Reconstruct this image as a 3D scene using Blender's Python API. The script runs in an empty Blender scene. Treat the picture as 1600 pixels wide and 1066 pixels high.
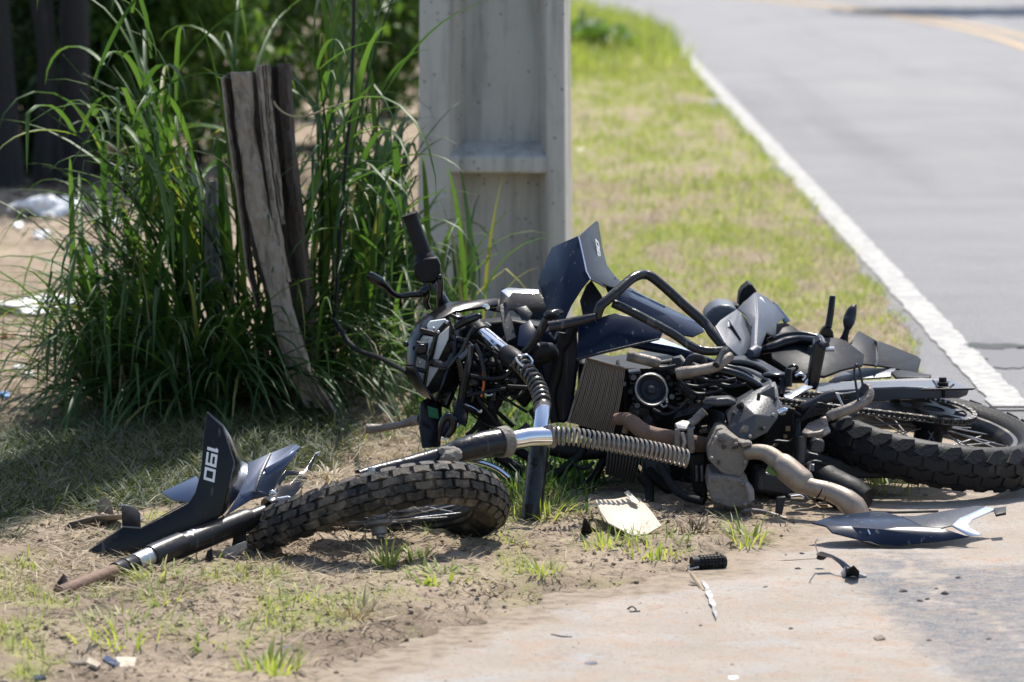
import bpy, bmesh, math, random
import numpy as np
from mathutils import Vector, Matrix
rnd = random.Random(7)
NR = np.random.RandomState(11)
sc = bpy.context.scene
COL = sc.collection
rad = math.radians

# ---------------------------------------------------------------- camera, sky, sun, exposure
CAM_H, FPX, PITCH = 1.61, 6731.0, rad(6.27)
cam_data = bpy.data.cameras.new("camera")
cam = bpy.data.objects.new("camera", cam_data); COL.objects.link(cam)
cam.location = (0, 0, CAM_H)
cam.rotation_euler = (math.pi / 2 - PITCH, 0, 0)
cam_data.sensor_width = 36.0
cam_data.lens = FPX / 1600 * 36
cam_data.clip_start = 0.5; cam_data.clip_end = 600
cam_data.dof.use_dof = True
cam_data.dof.focus_distance = 10.55
cam_data.dof.aperture_fstop = 5.2
sc.camera = cam

SUN_EL, SUN_AZ = rad(60), rad(18.6)          # azimuth from +Y towards +X
world = bpy.data.worlds.new("World"); sc.world = world; world.use_nodes = True
wn = world.node_tree; wn.nodes.clear()
sky = wn.nodes.new("ShaderNodeTexSky"); sky.sky_type = 'NISHITA'; sky.sun_disc = False
sky.sun_elevation = SUN_EL; sky.sun_rotation = SUN_AZ; sky.dust_density = 1.5
bg = wn.nodes.new("ShaderNodeBackground"); bg.inputs[1].default_value = 0.14
wo = wn.nodes.new("ShaderNodeOutputWorld")
wn.links.new(sky.outputs[0], bg.inputs[0]); wn.links.new(bg.outputs[0], wo.inputs[0])
sun_data = bpy.data.lights.new("sun", 'SUN'); sun_data.energy = 4.6; sun_data.angle = rad(0.5)
sun_data.color = (1.0, 0.955, 0.88)
sun = bpy.data.objects.new("sun", sun_data); COL.objects.link(sun)
sd = Vector((math.cos(SUN_EL) * math.sin(SUN_AZ), math.cos(SUN_EL) * math.cos(SUN_AZ), math.sin(SUN_EL)))
sun.rotation_euler = sd.to_track_quat('Z', 'Y').to_euler(); sun.location = sd * 40
vs = sc.view_settings
vs.view_transform = 'Standard'; vs.look = 'None'; vs.gamma = 1.0; vs.use_curve_mapping = False
vs.exposure = 0.55

# ---------------------------------------------------------------- measuring: photo pixel at a chosen distance -> metres
SP, CP = math.sin(PITCH), math.cos(PITCH)
def A(px, py, Y):
    x = (px - 800) / FPX; u = -(py - 533) / FPX
    d = Vector((x, u * SP + CP, u * CP - SP))
    d *= Y / d.y
    return Vector((d.x, d.y, CAM_H + d.z))
def G(px, py, h=0.0):
    x = (px - 800) / FPX; u = -(py - 533) / FPX
    d = Vector((x, u * SP + CP, u * CP - SP))
    return d * ((h - CAM_H) / d.z) + Vector((0, 0, CAM_H))
def S(p, Y): return p * Y / FPX

# ---------------------------------------------------------------- materials
def nd(nt, t, **kw):
    n = nt.nodes.new(t)
    for k, v in kw.items(): setattr(n, k, v)
    return n
def mat(name, base, rough=0.5, metal=0.0, dirt=None, dirt_amt=0.35, dirt_scale=9.0, rough2=None, bump=0.0, bump_scale=60.0,
        spec=0.5, coat=0.0, stretch=(1, 1, 1), streak=None):
    m = bpy.data.materials.new(name); m.use_nodes = True
    nt = m.node_tree; b = nt.nodes["Principled BSDF"]
    b.inputs["Base Color"].default_value = (*base, 1); b.inputs["Roughness"].default_value = rough
    b.inputs["Metallic"].default_value = metal; b.inputs["Specular IOR Level"].default_value = spec
    b.inputs["Coat Weight"].default_value = coat; b.inputs["Coat Roughness"].default_value = 0.08
    tc = nd(nt, "ShaderNodeTexCoord"); mp = nd(nt, "ShaderNodeMapping"); mp.inputs["Scale"].default_value = stretch
    nt.links.new(tc.outputs["Object"], mp.inputs[0])
    if dirt:
        n1 = nd(nt, "ShaderNodeTexNoise"); n1.inputs["Scale"].default_value = dirt_scale; n1.inputs["Detail"].default_value = 8
        n1.inputs["Roughness"].default_value = 0.68
        nt.links.new(mp.outputs[0], n1.inputs["Vector"])
        r = nd(nt, "ShaderNodeValToRGB")
        r.color_ramp.elements[0].position = 0.78 - dirt_amt * 0.62; r.color_ramp.elements[1].position = 0.94 - dirt_amt * 0.42
        nt.links.new(n1.outputs["Fac"], r.inputs[0])
        mx = nd(nt, "ShaderNodeMix", data_type='RGBA')
        mx.inputs[6].default_value = (*base, 1); mx.inputs[7].default_value = (*dirt, 1)
        nt.links.new(r.outputs[0], mx.inputs[0]); nt.links.new(mx.outputs[2], b.inputs["Base Color"])
        mr = nd(nt, "ShaderNodeMapRange"); mr.inputs[3].default_value = rough; mr.inputs[4].default_value = rough2 if rough2 else 0.9
        nt.links.new(r.outputs[0], mr.inputs[0]); nt.links.new(mr.outputs[0], b.inputs["Roughness"])
        if metal > 0:
            mm = nd(nt, "ShaderNodeMapRange"); mm.inputs[3].default_value = metal; mm.inputs[4].default_value = 0.0
            nt.links.new(r.outputs[0], mm.inputs[0]); nt.links.new(mm.outputs[0], b.inputs["Metallic"])
    if streak:
        ms = nd(nt, "ShaderNodeMapping"); ms.inputs["Scale"].default_value = (10, 10, .45); ms.inputs["Rotation"].default_value = (.5, .9, .4)
        nt.links.new(tc.outputs["Object"], ms.inputs[0])
        ns = nd(nt, "ShaderNodeTexNoise"); ns.inputs["Scale"].default_value = 6; ns.inputs["Detail"].default_value = 5; nt.links.new(ms.outputs[0], ns.inputs["Vector"])
        rs = nd(nt, "ShaderNodeMapRange"); rs.inputs[1].default_value = .645; rs.inputs[2].default_value = .70; rs.inputs[4].default_value = streak * .45; nt.links.new(ns.outputs["Fac"], rs.inputs[0])
        xs_ = nd(nt, "ShaderNodeMix", data_type='RGBA'); xs_.inputs[7].default_value = (.30, .30, .30, 1); nt.links.new(rs.outputs[0], xs_.inputs[0])
        if dirt: nt.links.new(mx.outputs[2], xs_.inputs[6])
        else: xs_.inputs[6].default_value = (*base, 1)
        nt.links.new(xs_.outputs[2], b.inputs["Base Color"])
    if bump:
        n2 = nd(nt, "ShaderNodeTexNoise"); n2.inputs["Scale"].default_value = bump_scale; n2.inputs["Detail"].default_value = 6
        nt.links.new(mp.outputs[0], n2.inputs["Vector"])
        bp = nd(nt, "ShaderNodeBump"); bp.inputs["Strength"].default_value = bump; bp.inputs["Distance"].default_value = 0.01
        nt.links.new(n2.outputs["Fac"], bp.inputs["Height"]); nt.links.new(bp.outputs[0], b.inputs["Normal"])
    return m
DUST = (0.23, 0.19, 0.145)
M = {}
M['black'] = mat("black_plastic", (0.007, 0.007, 0.008), 0.3, dirt=(0.07, 0.065, 0.058), dirt_amt=0.3, dirt_scale=14, rough2=0.7, bump=0.06, bump_scale=40, spec=0.28, streak=0.5)
M['gloss'] = mat("gloss_black", (0.005, 0.005, 0.006), 0.2, dirt=(0.05, 0.048, 0.045), dirt_amt=0.2, dirt_scale=20, rough2=0.55, bump=0.05, bump_scale=60, spec=0.42)
M['matte'] = mat("matte_black", (0.009, 0.009, 0.010), 0.5, dirt=(0.035, 0.033, 0.03), dirt_amt=0.35, dirt_scale=14, rough2=0.85, bump=0.1, bump_scale=70, spec=0.2)
M['navy'] = mat("navy_paint", (0.008, 0.014, 0.032), 0.24, metal=0.0, dirt=(0.16, 0.16, 0.16), dirt_amt=0.14, dirt_scale=40, rough2=0.7, bump=0.04, bump_scale=25, coat=0.0, spec=0.18, streak=0.6)
M['bluegrey'] = mat("blue_grey_paint", (0.05, 0.07, 0.12), 0.3, metal=0.35, dirt=(0.2, 0.2, 0.2), dirt_amt=0.15, dirt_scale=16, rough2=0.6, bump=0.03, bump_scale=30, coat=0.5, streak=0.6)
M['grey'] = mat("grey_plastic", (0.085, 0.094, 0.115), 0.4, dirt=(0.25, 0.24, 0.22), dirt_amt=0.25, dirt_scale=12, rough2=0.7, bump=0.12, bump_scale=220, streak=0.6)
M['darkgrey'] = mat("dark_grey_plastic", (0.028, 0.031, 0.038), 0.4, dirt=(0.13, 0.12, 0.11), dirt_amt=0.3, dirt_scale=11, rough2=0.8, bump=0.12, bump_scale=160, spec=0.25, streak=0.5)
M['flap'] = mat("mudguard_plastic", (0.014, 0.016, 0.02), 0.5, dirt=(0.09, 0.085, 0.08), dirt_amt=0.3, dirt_scale=6, rough2=0.8, bump=0.1, bump_scale=30, spec=0.15, streak=0.3)
M['chrome'] = mat("chrome", (0.75, 0.77, 0.8), 0.12, metal=1.0, dirt=(0.2, 0.17, 0.13), dirt_amt=0.12, dirt_scale=25, rough2=0.7)
M['steel'] = mat("dirty_steel", (0.42, 0.42, 0.43), 0.35, metal=0.9, dirt=(0.16, 0.13, 0.10), dirt_amt=0.42, dirt_scale=18, rough2=0.85, bump=0.15, bump_scale=80)
M['spring'] = mat("spring_steel", (0.25, 0.23, 0.21), 0.4, metal=0.8, dirt=(0.25, 0.21, 0.17), dirt_amt=0.45, dirt_scale=30, rough2=0.8)
M['springdark'] = mat("oily_spring_steel", (0.10, 0.095, 0.09), 0.3, metal=0.7, dirt=(0.06, 0.055, 0.05), dirt_amt=0.4, dirt_scale=30, rough2=0.7)
M['alu'] = mat("cast_aluminium", (0.30, 0.29, 0.285), 0.5, metal=0.55, dirt=(0.20, 0.165, 0.13), dirt_amt=0.45, dirt_scale=14, rough2=0.95, bump=0.2, bump_scale=90)
M['mud'] = mat("muddy_casing", (0.21, 0.185, 0.155), 0.8, dirt=(0.075, 0.065, 0.055), dirt_amt=0.42, dirt_scale=26, rough2=0.6, bump=0.9, bump_scale=75)
M['casing'] = mat("grey_engine_casing", (0.06, 0.06, 0.062), 0.42, metal=0.3, dirt=(0.25, 0.21, 0.17), dirt_amt=0.3, dirt_scale=16, rough2=0.9, bump=0.15, bump_scale=120, streak=0.5)
M['rust'] = mat("rusty_pipe", (0.19, 0.12, 0.085), 0.75, metal=0.25, dirt=(0.10, 0.07, 0.055), dirt_amt=0.45, dirt_scale=20, rough2=0.9, bump=0.3, bump_scale=110)
M['exhaust'] = mat("heat_stained_exhaust", (0.30, 0.25, 0.20), 0.5, metal=0.6, dirt=(0.20, 0.13, 0.09), dirt_amt=0.48, dirt_scale=22, rough2=0.8, bump=0.08, bump_scale=70)
M['peg'] = mat("scuffed_steel_peg", (0.21, 0.18, 0.155), 0.55, metal=0.4, dirt=(0.055, 0.046, 0.04), dirt_amt=0.52, dirt_scale=24, rough2=0.85, bump=0.3, bump_scale=90)
M['fork'] = mat("scraped_fork_tube", (0.014, 0.014, 0.016), 0.27, metal=0.0, dirt=(0.24, 0.22, 0.195), dirt_amt=0.28, dirt_scale=16, rough2=0.75, bump=0.2, bump_scale=60, stretch=(1, 1, .6), spec=0.4, streak=0.5)
M['forkblack'] = mat("black_fork_leg", (0.014, 0.013, 0.013), 0.36, dirt=(0.09, 0.07, 0.055), dirt_amt=0.25, dirt_scale=16, rough2=0.7, bump=0.08, bump_scale=60, spec=0.35, streak=0.3)
M['rubber'] = mat("tyre_rubber", (0.014, 0.014, 0.015), 0.55, dirt=(0.085, 0.075, 0.062), dirt_amt=0.36, dirt_scale=16, rough2=0.95, bump=0.15, bump_scale=140, spec=0.2)
M['rubber_dusty'] = mat("dusty_tyre_rubber", (0.024, 0.024, 0.024), 0.5, dirt=(0.21, 0.175, 0.135), dirt_amt=0.52, dirt_scale=17, rough2=0.95, bump=0.25, bump_scale=120, spec=0.25)
M['rim'] = mat("dark_rim", (0.05, 0.05, 0.052), 0.4, metal=0.6, dirt=(0.22, 0.19, 0.15), dirt_amt=0.4, dirt_scale=14, rough2=0.9)
M['lamp'] = mat("lamp_reflector", (0.82, 0.81, 0.79), 0.4, metal=0.0, dirt=(0.3, 0.28, 0.25), dirt_amt=0.25, dirt_scale=30, rough2=0.7)
M['fin'] = mat("cooler_fins", (0.27, 0.225, 0.175), 0.6, metal=0.4, dirt=(0.07, 0.06, 0.05), dirt_amt=0.4, dirt_scale=12, rough2=0.9)
M['cream'] = mat("cream_plastic", (0.50, 0.42, 0.32), 0.6, dirt=(0.33, 0.26, 0.19), dirt_amt=0.38, dirt_scale=11, rough2=0.9, bump=0.2, bump_scale=30)
M['white'] = mat("white_plastic", (0.75, 0.75, 0.74), 0.55, dirt=(0.45, 0.42, 0.38), dirt_amt=0.3, dirt_scale=9, rough2=0.8, bump=0.3, bump_scale=14)
M['decal'] = mat("white_decal", (0.78, 0.78, 0.78), 0.5)
M['orange'] = mat("orange_wire", (0.5, 0.12, 0.03), 0.5)
M['green_w'] = mat("green_cloth", (0.01, 0.10, 0.04), 0.8)
M['blue'] = mat("blue_plastic", (0.12, 0.28, 0.6), 0.5)
M['red'] = mat("red_plastic", (0.6, 0.06, 0.03), 0.5)
M['silver'] = mat("silver_trim", (0.62, 0.66, 0.74), 0.25, metal=0.75, dirt=(0.4, 0.4, 0.4), dirt_amt=0.12, dirt_scale=12, coat=0.4)
M['wood'] = mat("grey_weathered_wood", (0.37, 0.30, 0.235), 0.9, dirt=(0.13, 0.10, 0.075), dirt_amt=0.5, dirt_scale=16, bump=0.8, bump_scale=45, stretch=(3, 3, .5))
M['wooddark'] = mat("dark_rotten_wood", (0.10, 0.075, 0.058), 0.9, dirt=(0.035, 0.028, 0.022), dirt_amt=0.5, dirt_scale=16, bump=0.8, bump_scale=45, stretch=(4, 4, .4))
M['concrete'] = mat("pole_concrete", (0.50, 0.47, 0.415), 0.85, dirt=(0.36, 0.345, 0.32), dirt_amt=0.4, dirt_scale=4, bump=0.25, bump_scale=35)
M['bark'] = mat("dark_bark", (0.022, 0.02, 0.018), 0.9, dirt=(0.06, 0.052, 0.045), dirt_amt=0.35, dirt_scale=10, bump=0.6, bump_scale=30)
M['palebark'] = mat("pale_bark", (0.26, 0.24, 0.21), 0.9, dirt=(0.08, 0.07, 0.06), dirt_amt=0.4, dirt_scale=6, bump=0.6, bump_scale=30)
M['stone'] = mat("dark_pebble", (0.13, 0.105, 0.095), 0.9, dirt=(0.2, 0.17, 0.14), dirt_amt=0.3, dirt_scale=40)
M['twig'] = mat("dry_twig", (0.36, 0.28, 0.18), 0.9, dirt=(0.2, 0.15, 0.1), dirt_amt=0.4, dirt_scale=40)
M['card'] = mat("dirty_cardboard", (0.28, 0.235, 0.18), 0.9, dirt=(0.13, 0.11, 0.085), dirt_amt=0.4, dirt_scale=14, bump=0.2)
M['leafdry'] = mat("dead_leaf", (0.40, 0.26, 0.15), 0.85)
M['cable'] = mat("black_cable", (0.015, 0.015, 0.017), 0.5, spec=0.25)

def leaf_mat(name, c1, c2, trans=0.5, rough=0.45, ttint=(1.5, 1.6, 0.55), c3=None):
    """foliage: colour varies with the blade's own random number; some light passes through"""
    m = bpy.data.materials.new(name); m.use_nodes = True; nt = m.node_tree
    b = nt.nodes["Principled BSDF"]; out = nt.nodes["Material Output"]
    at = nd(nt, "ShaderNodeAttribute", attribute_name="tint")
    r = nd(nt, "ShaderNodeValToRGB"); r.color_ramp.elements[0].color = (*c1, 1); r.color_ramp.elements[1].color = (*c2, 1)
    if c3:
        e = r.color_ramp.elements.new(0.93); e.color = (*c2, 1); r.color_ramp.elements[2].color = (*c3, 1)
    nt.links.new(at.outputs["Fac"], r.inputs[0]); nt.links.new(r.outputs[0], b.inputs["Base Color"])
    b.inputs["Roughness"].default_value = rough; b.inputs["Specular IOR Level"].default_value = 0.4
    t = nd(nt, "ShaderNodeBsdfTranslucent")
    mu = nd(nt, "ShaderNodeMix", data_type='RGBA', blend_type='MULTIPLY'); mu.inputs[0].default_value = 1
    mu.inputs[7].default_value = (*ttint, 1)
    nt.links.new(r.outputs[0], mu.inputs[6]); nt.links.new(mu.outputs[2], t.inputs[0])
    mx = nd(nt, "ShaderNodeMixShader"); mx.inputs[0].default_value = trans
    nt.links.new(b.outputs[0], mx.inputs[1]); nt.links.new(t.outputs[0], mx.inputs[2]); nt.links.new(mx.outputs[0], out.inputs[0])
    return m
M['matted'] = leaf_mat("shade_darkened_grass", (0.03, 0.05, 0.02), (0.10, 0.115, 0.055), 0.25, 0.6, c3=(0.25, 0.22, 0.13))  # blade colours darkened so the shade they lie in reads deeper
M['leaf'] = leaf_mat("tall_grass_leaf", (0.028, 0.068, 0.022), (0.082, 0.145, 0.042), 0.42, 0.48, ttint=(1.5, 1.65, 0.6), c3=(0.30, 0.27, 0.09))
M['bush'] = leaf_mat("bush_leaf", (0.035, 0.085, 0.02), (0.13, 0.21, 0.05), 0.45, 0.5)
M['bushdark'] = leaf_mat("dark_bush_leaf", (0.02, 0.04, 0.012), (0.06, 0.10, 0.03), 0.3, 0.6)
M['lawn'] = leaf_mat("lawn_blade", (0.15, 0.22, 0.045), (0.42, 0.42, 0.18), 0.4, 0.6)
M['straw'] = leaf_mat("dry_straw", (0.20, 0.15, 0.09), (0.52, 0.44, 0.30), 0.2, 0.7, ttint=(1.1, 1.0, 0.8))
M['debris'] = leaf_mat("dark_plant_litter", (0.05, 0.038, 0.026), (0.22, 0.17, 0.11), 0.1, 0.9, ttint=(1, 1, 1))

def weather(m, spots=26, stain=(0.16, 0.15, 0.13)):
    """pits and long water stains on concrete"""
    nt = m.node_tree; b = nt.nodes["Principled BSDF"]; L = nt.links.new; src = b.inputs["Base Color"].links[0].from_socket
    tc = nd(nt, "ShaderNodeTexCoord"); mp = nd(nt, "ShaderNodeMapping"); mp.inputs["Scale"].default_value = (9, 9, .9); L(tc.outputs["Object"], mp.inputs[0])
    n = nd(nt, "ShaderNodeTexNoise"); n.inputs["Scale"].default_value = 1.6; n.inputs["Detail"].default_value = 9; n.inputs["Roughness"].default_value = .65; L(mp.outputs[0], n.inputs["Vector"])
    v = nd(nt, "ShaderNodeTexVoronoi"); v.inputs["Scale"].default_value = spots; L(tc.outputs["Object"], v.inputs["Vector"])
    n3 = nd(nt, "ShaderNodeTexNoise"); n3.inputs["Scale"].default_value = 7; n3.inputs["Detail"].default_value = 7; L(tc.outputs["Object"], n3.inputs["Vector"])
    def ramp(f, a, c):
        r = nd(nt, "ShaderNodeMapRange"); r.inputs[1].default_value = a; r.inputs[2].default_value = c; L(f, r.inputs[0]); return r.outputs[0]
    def mix(f, a, col, k):
        x = nd(nt, "ShaderNodeMix", data_type='RGBA'); q = nd(nt, "ShaderNodeMath", operation='MULTIPLY'); q.inputs[1].default_value = k; L(f, q.inputs[0]); L(q.outputs[0], x.inputs[0]); L(a, x.inputs[6]); x.inputs[7].default_value = (*col, 1); return x.outputs[2]
    c = mix(ramp(n.outputs[0], .46, .68), src, (0.24, 0.225, 0.195), .75)
    c = mix(ramp(n3.outputs[0], .58, .74), c, (0.58, 0.56, 0.52), .5)
    c = mix(ramp(v.outputs["Distance"], .16, .09), c, stain, .85)
    L(c, b.inputs["Base Color"])
weather(M['concrete'])

M['coolerback'] = mat('cooler_core', (0.055, 0.045, 0.036), 0.8, dirt=(0.13, 0.105, 0.08), dirt_amt=0.4, dirt_scale=14)

# ---------------------------------------------------------------- objects
ORG = {}
def tag(o, label=None, cat=None, group=None, kind=None):
    if label: o['label'] = label
    if cat: o['category'] = cat
    if group: o['group'] = group
    if kind: o['kind'] = kind
    return o
def thing(name, loc, label, cat, group=None):
    o = bpy.data.objects.new(name, None); COL.objects.link(o)
    o.location = loc; o.empty_display_size = 0.1; ORG[o.name] = Vector(loc)
    return tag(o, label, cat, group)
class MB:
    def __init__(s): s.v = []; s.f = []
    def add(s, vs, fs):
        n = len(s.v); s.v += [Vector(v) for v in vs]; s.f += [[i + n for i in f] for f in fs]; return s
    def tube(s, pts, r, sides=10, caps=True, smooth=0):
        pts = [Vector(p) for p in pts]
        rs = list(r) if isinstance(r, (list, tuple)) else [r] * len(pts)
        if smooth and len(pts) > 2:
            q, qr = [], []
            for i in range(len(pts) - 1):
                p0, p1, p2, p3 = pts[max(i - 1, 0)], pts[i], pts[i + 1], pts[min(i + 2, len(pts) - 1)]
                for k in range(smooth):
                    t = k / smooth
                    q.append(0.5 * ((2 * p1) + (p2 - p0) * t + (2 * p0 - 5 * p1 + 4 * p2 - p3) * t * t + (3 * p1 - p0 - 3 * p2 + p3) * t ** 3))
                    qr.append(rs[i] * (1 - t) + rs[i + 1] * t)
            q.append(pts[-1]); qr.append(rs[-1]); pts, rs = q, qr
        n = len(s.v); prev = None
        for i, p in enumerate(pts):
            d = (pts[min(i + 1, len(pts) - 1)] - pts[max(i - 1, 0)])
            d = d.normalized() if d.length > 1e-9 else Vector((0, 0, 1))
            if prev is None: a = d.orthogonal().normalized()
            else:
                a = prev - d * prev.dot(d); a = a.normalized() if a.length > 1e-6 else d.orthogonal().normalized()
            prev = a; b = d.cross(a)
            for k in range(sides):
                t = 2 * math.pi * k / sides
                s.v.append(p + (a * math.cos(t) + b * math.sin(t)) * rs[i])
        for i in range(len(pts) - 1):
            for k in range(sides):
                k2 = (k + 1) % sides
                s.f.append([n + i * sides + k, n + i * sides + k2, n + (i + 1) * sides + k2, n + (i + 1) * sides + k])
        if caps:
            s.f.append([n + k for k in range(sides)][::-1]); e = n + (len(pts) - 1) * sides
            s.f.append([e + k for k in range(sides)])
        return s
    def prism(s, poly, off):
        """solid: outline polygon and the same outline moved by off"""
        poly = [Vector(p) for p in poly]; off = Vector(off); n = len(poly); b = len(s.v)
        s.v += poly + [p + off for p in poly]
        s.f.append([b + i for i in range(n)]); s.f.append([b + n + i for i in range(n)][::-1])
        for i in range(n):
            j = (i + 1) % n; s.f.append([b + i, b + n + i, b + n + j, b + j])
        return s
    def box(s, c, sx, sy, sz, M3=None):
        c = Vector(c); vs = []
        for x in (-1, 1):
            for y in (-1, 1):
                for z in (-1, 1):
                    o = Vector((x * sx / 2, y * sy / 2, z * sz / 2)); vs.append(c + (M3 @ o if M3 else o))
        return s.add(vs, [[0, 1, 3, 2], [4, 6, 7, 5], [0, 4, 5, 1], [2, 3, 7, 6], [0, 2, 6, 4], [1, 5, 7, 3]])
    def lathe(s, prof, Mx, seg=32, closed=False, fn=None):
        """profile of (radius, z) turned about z of Mx"""
        b = len(s.v); m = len(prof)
        for i in range(seg):
            t = 2 * math.pi * i / seg
            for (r, z) in prof:
                p = Vector((r * math.cos(t), r * math.sin(t), z))
                if fn: p = fn(p)
                s.v.append(Mx @ p)
        for i in range(seg):
            i2 = (i + 1) % seg
            for j in range(m if closed else m - 1):
                j2 = (j + 1) % m
                s.f.append([b + i * m + j, b + i2 * m + j, b + i2 * m + j2, b + i * m + j2])
        return s
    def coil(s, pts, R, r, turns, sides=6, per=12):
        """helical spring along a path of points"""
        pts = [Vector(p) for p in pts]; L = [0]
        for i in range(1, len(pts)): L.append(L[-1] + (pts[i] - pts[i - 1]).length)
        N = int(turns * per); out = []
        a = (pts[1] - pts[0]).orthogonal().normalized()
        for k in range(N + 1):
            d = L[-1] * k / N; i = 0
            while i < len(L) - 2 and L[i + 1] < d: i += 1
            t = (d - L[i]) / max(L[i + 1] - L[i], 1e-9); p = pts[i].lerp(pts[i + 1], t)
            i2 = min(i + 1, len(pts) - 2) if t > .5 else max(i - 1, 0)
            dr = (pts[i + 1] - pts[i]).normalized().lerp((pts[i2 + 1] - pts[i2]).normalized(), abs(t - .5)).normalized()
            a = (a - dr * a.dot(dr)).normalized(); b = dr.cross(a)
            w = 2 * math.pi * k / per
            out.append(p + (a * math.cos(w) + b * math.sin(w)) * R)
        return s.tube(out, r, sides)
    def blob(s, c, rx, ry, rz, seed=0, amt=0.15, seg=12, rings=8):
        rr = random.Random(seed); b = len(s.v); c = Vector(c)
        ph = [rr.uniform(0, 6.28) for _ in range(6)]
        for i in range(rings + 1):
            th = math.pi * i / rings
            for k in range(seg):
                t = 2 * math.pi * k / seg
                q = 1 + amt * (math.sin(2 * t + ph[0]) * math.sin(th * 2 + ph[1]) + 0.7 * math.sin(3 * t + ph[2] + 3 * th) + .5 * math.sin(5 * t + ph[3]) * math.sin(4 * th + ph[4])) * math.sin(th)
                s.v.append(c + Vector((rx * q * math.sin(th) * math.cos(t), ry * q * math.sin(th) * math.sin(t), rz * q * math.cos(th))))
        for i in range(rings):
            for k in range(seg):
                k2 = (k + 1) % seg
                s.f.append([b + i * seg + k, b + (i + 1) * seg + k, b + (i + 1) * seg + k2, b + i * seg + k2])
        return s
    def build(s, name, m, parent=None, origin=None, bevel=0, solid=0, sub=0, sharp=35, label=None):
        o0 = ORG[parent.name] if parent else (Vector(origin) if origin is not None else Vector((0, 0, 0)))
        me = bpy.data.meshes.new(name)
        me.from_pydata([tuple(v - o0) for v in s.v], [], s.f); me.update()
        bm = bmesh.new(); bm.from_mesh(me); bmesh.ops.recalc_face_normals(bm, faces=bm.faces); bm.to_mesh(me); bm.free()
        me.materials.append(M[m] if isinstance(m, str) else m)
        me.shade_smooth(); me.set_sharp_from_angle(angle=rad(sharp))
        o = bpy.data.objects.new(name, me); COL.objects.link(o); ORG[o.name] = o0
        if parent: o.parent = parent
        else: o.location = o0
        if solid:
            md = o.modifiers.new("thickness", 'SOLIDIFY'); md.thickness = solid; md.offset = 0
        if bevel:
            md = o.modifiers.new("edge", 'BEVEL'); md.width = bevel; md.segments = 2; md.limit_method = 'ANGLE'; md.angle_limit = rad(30)
        if sub:
            md = o.modifiers.new("smooth", 'SUBSURF'); md.levels = sub; md.render_levels = sub
        if label: o['label'] = label
        return o
def PA(pts, Y=None):
    """list of (px, py) or (px, py, Y) -> points"""
    return [A(p[0], p[1], p[2] if len(p) > 2 else Y) for p in pts]
def tubepx(pts, r, Y=None, sides=10, smooth=0):
    """tube through photo points; radius in photo pixels"""
    P = [(p[0], p[1], p[2] if len(p) > 2 else Y) for p in pts]
    rs = r if isinstance(r, (list, tuple)) else [r] * len(P)
    return MB().tube([A(*p) for p in P], [S(q, p[2]) for q, p in zip(rs, P)], sides, True, smooth)
def sheet(verts, faces):
    """bent panel from photo points and facets"""
    return MB().add([A(*v) for v in verts], faces)

# ---------------------------------------------------------------- fast meshes from arrays (grass)
def np_quads(name, V, F, m, tint=None, parent=None, origin=(0, 0, 0), smooth=False):
    me = bpy.data.meshes.new(name); V = np.asarray(V, dtype=np.float32) - np.asarray(origin, dtype=np.float32); F = np.asarray(F, dtype=np.int32)
    me.vertices.add(len(V)); me.vertices.foreach_set("co", V.ravel())
    me.loops.add(F.size); me.loops.foreach_set("vertex_index", F.ravel())
    me.polygons.add(len(F)); me.polygons.foreach_set("loop_start", np.arange(0, F.size, F.shape[1], dtype=np.int32))
    me.update(calc_edges=True)
    if tint is not None:
        a = me.attributes.new("tint", 'FLOAT', 'POINT'); a.data.foreach_set("value", np.asarray(tint, dtype=np.float32))
    me.materials.append(M[m] if isinstance(m, str) else m)
    if smooth: me.shade_smooth()
    o = bpy.data.objects.new(name, me); COL.objects.link(o)
    if parent: o.parent = parent
    else: o.location = origin
    ORG[o.name] = Vector(origin)
    return o
def ribbons(base, az, el, length, width, droop, seg=4, fold=0.0, kink=None, twist=None):
    """curved leaf blades. every argument is an array over blades; returns vertices, quads, blade index of each vertex"""
    n = len(base); el = np.array(el, dtype=float); P = np.array(base, dtype=float).copy()
    cols = 3 if fold else 2
    V = np.zeros((n, seg + 1, cols, 3))
    side = np.stack([-np.sin(az), np.cos(az), np.zeros(n)], 1)
    if twist is not None:
        side = side * np.cos(twist)[:, None] + np.array([0, 0, 1.0]) * np.sin(twist)[:, None]
    e = el.copy()
    for i in range(seg + 1):
        t = i / seg
        w = width * (np.clip(0.55 + 1.6 * t, 0, 1) * (1 - t ** 2.2) * 1.05 + 0.03)
        if cols == 2:
            V[:, i, 0] = P - side * w[:, None] / 2; V[:, i, 1] = P + side * w[:, None] / 2
        else:
            up = np.stack([-np.sin(e) * np.cos(az), -np.sin(e) * np.sin(az), np.cos(e)], 1)
            V[:, i, 0] = P - side * w[:, None] / 2 + up * (w * fold)[:, None]; V[:, i, 1] = P
            V[:, i, 2] = P + side * w[:, None] / 2 + up * (w * fold)[:, None]
        P = P + np.stack([np.cos(e) * np.cos(az), np.cos(e) * np.sin(az), np.sin(e)], 1) * (length / seg)[:, None]
        e = e - droop / seg * (0.5 + 1.0 * t)
        if kink is not None: e = e - np.where(np.abs(kink - t) < 0.5 / seg, 1.3, 0)
        e = np.maximum(e, -1.5)
    F = []
    for i in range(seg):
        for c in range(cols - 1):
            a = i * cols + c; F.append([a, a + 1, a + cols + 1, a + cols])
    F = np.array(F); per = (seg + 1) * cols
    FF = (F[None] + (np.arange(n) * per)[:, None, None]).reshape(-1, 4)
    return V.reshape(-1, 3), FF, np.repeat(np.arange(n), per)
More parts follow.
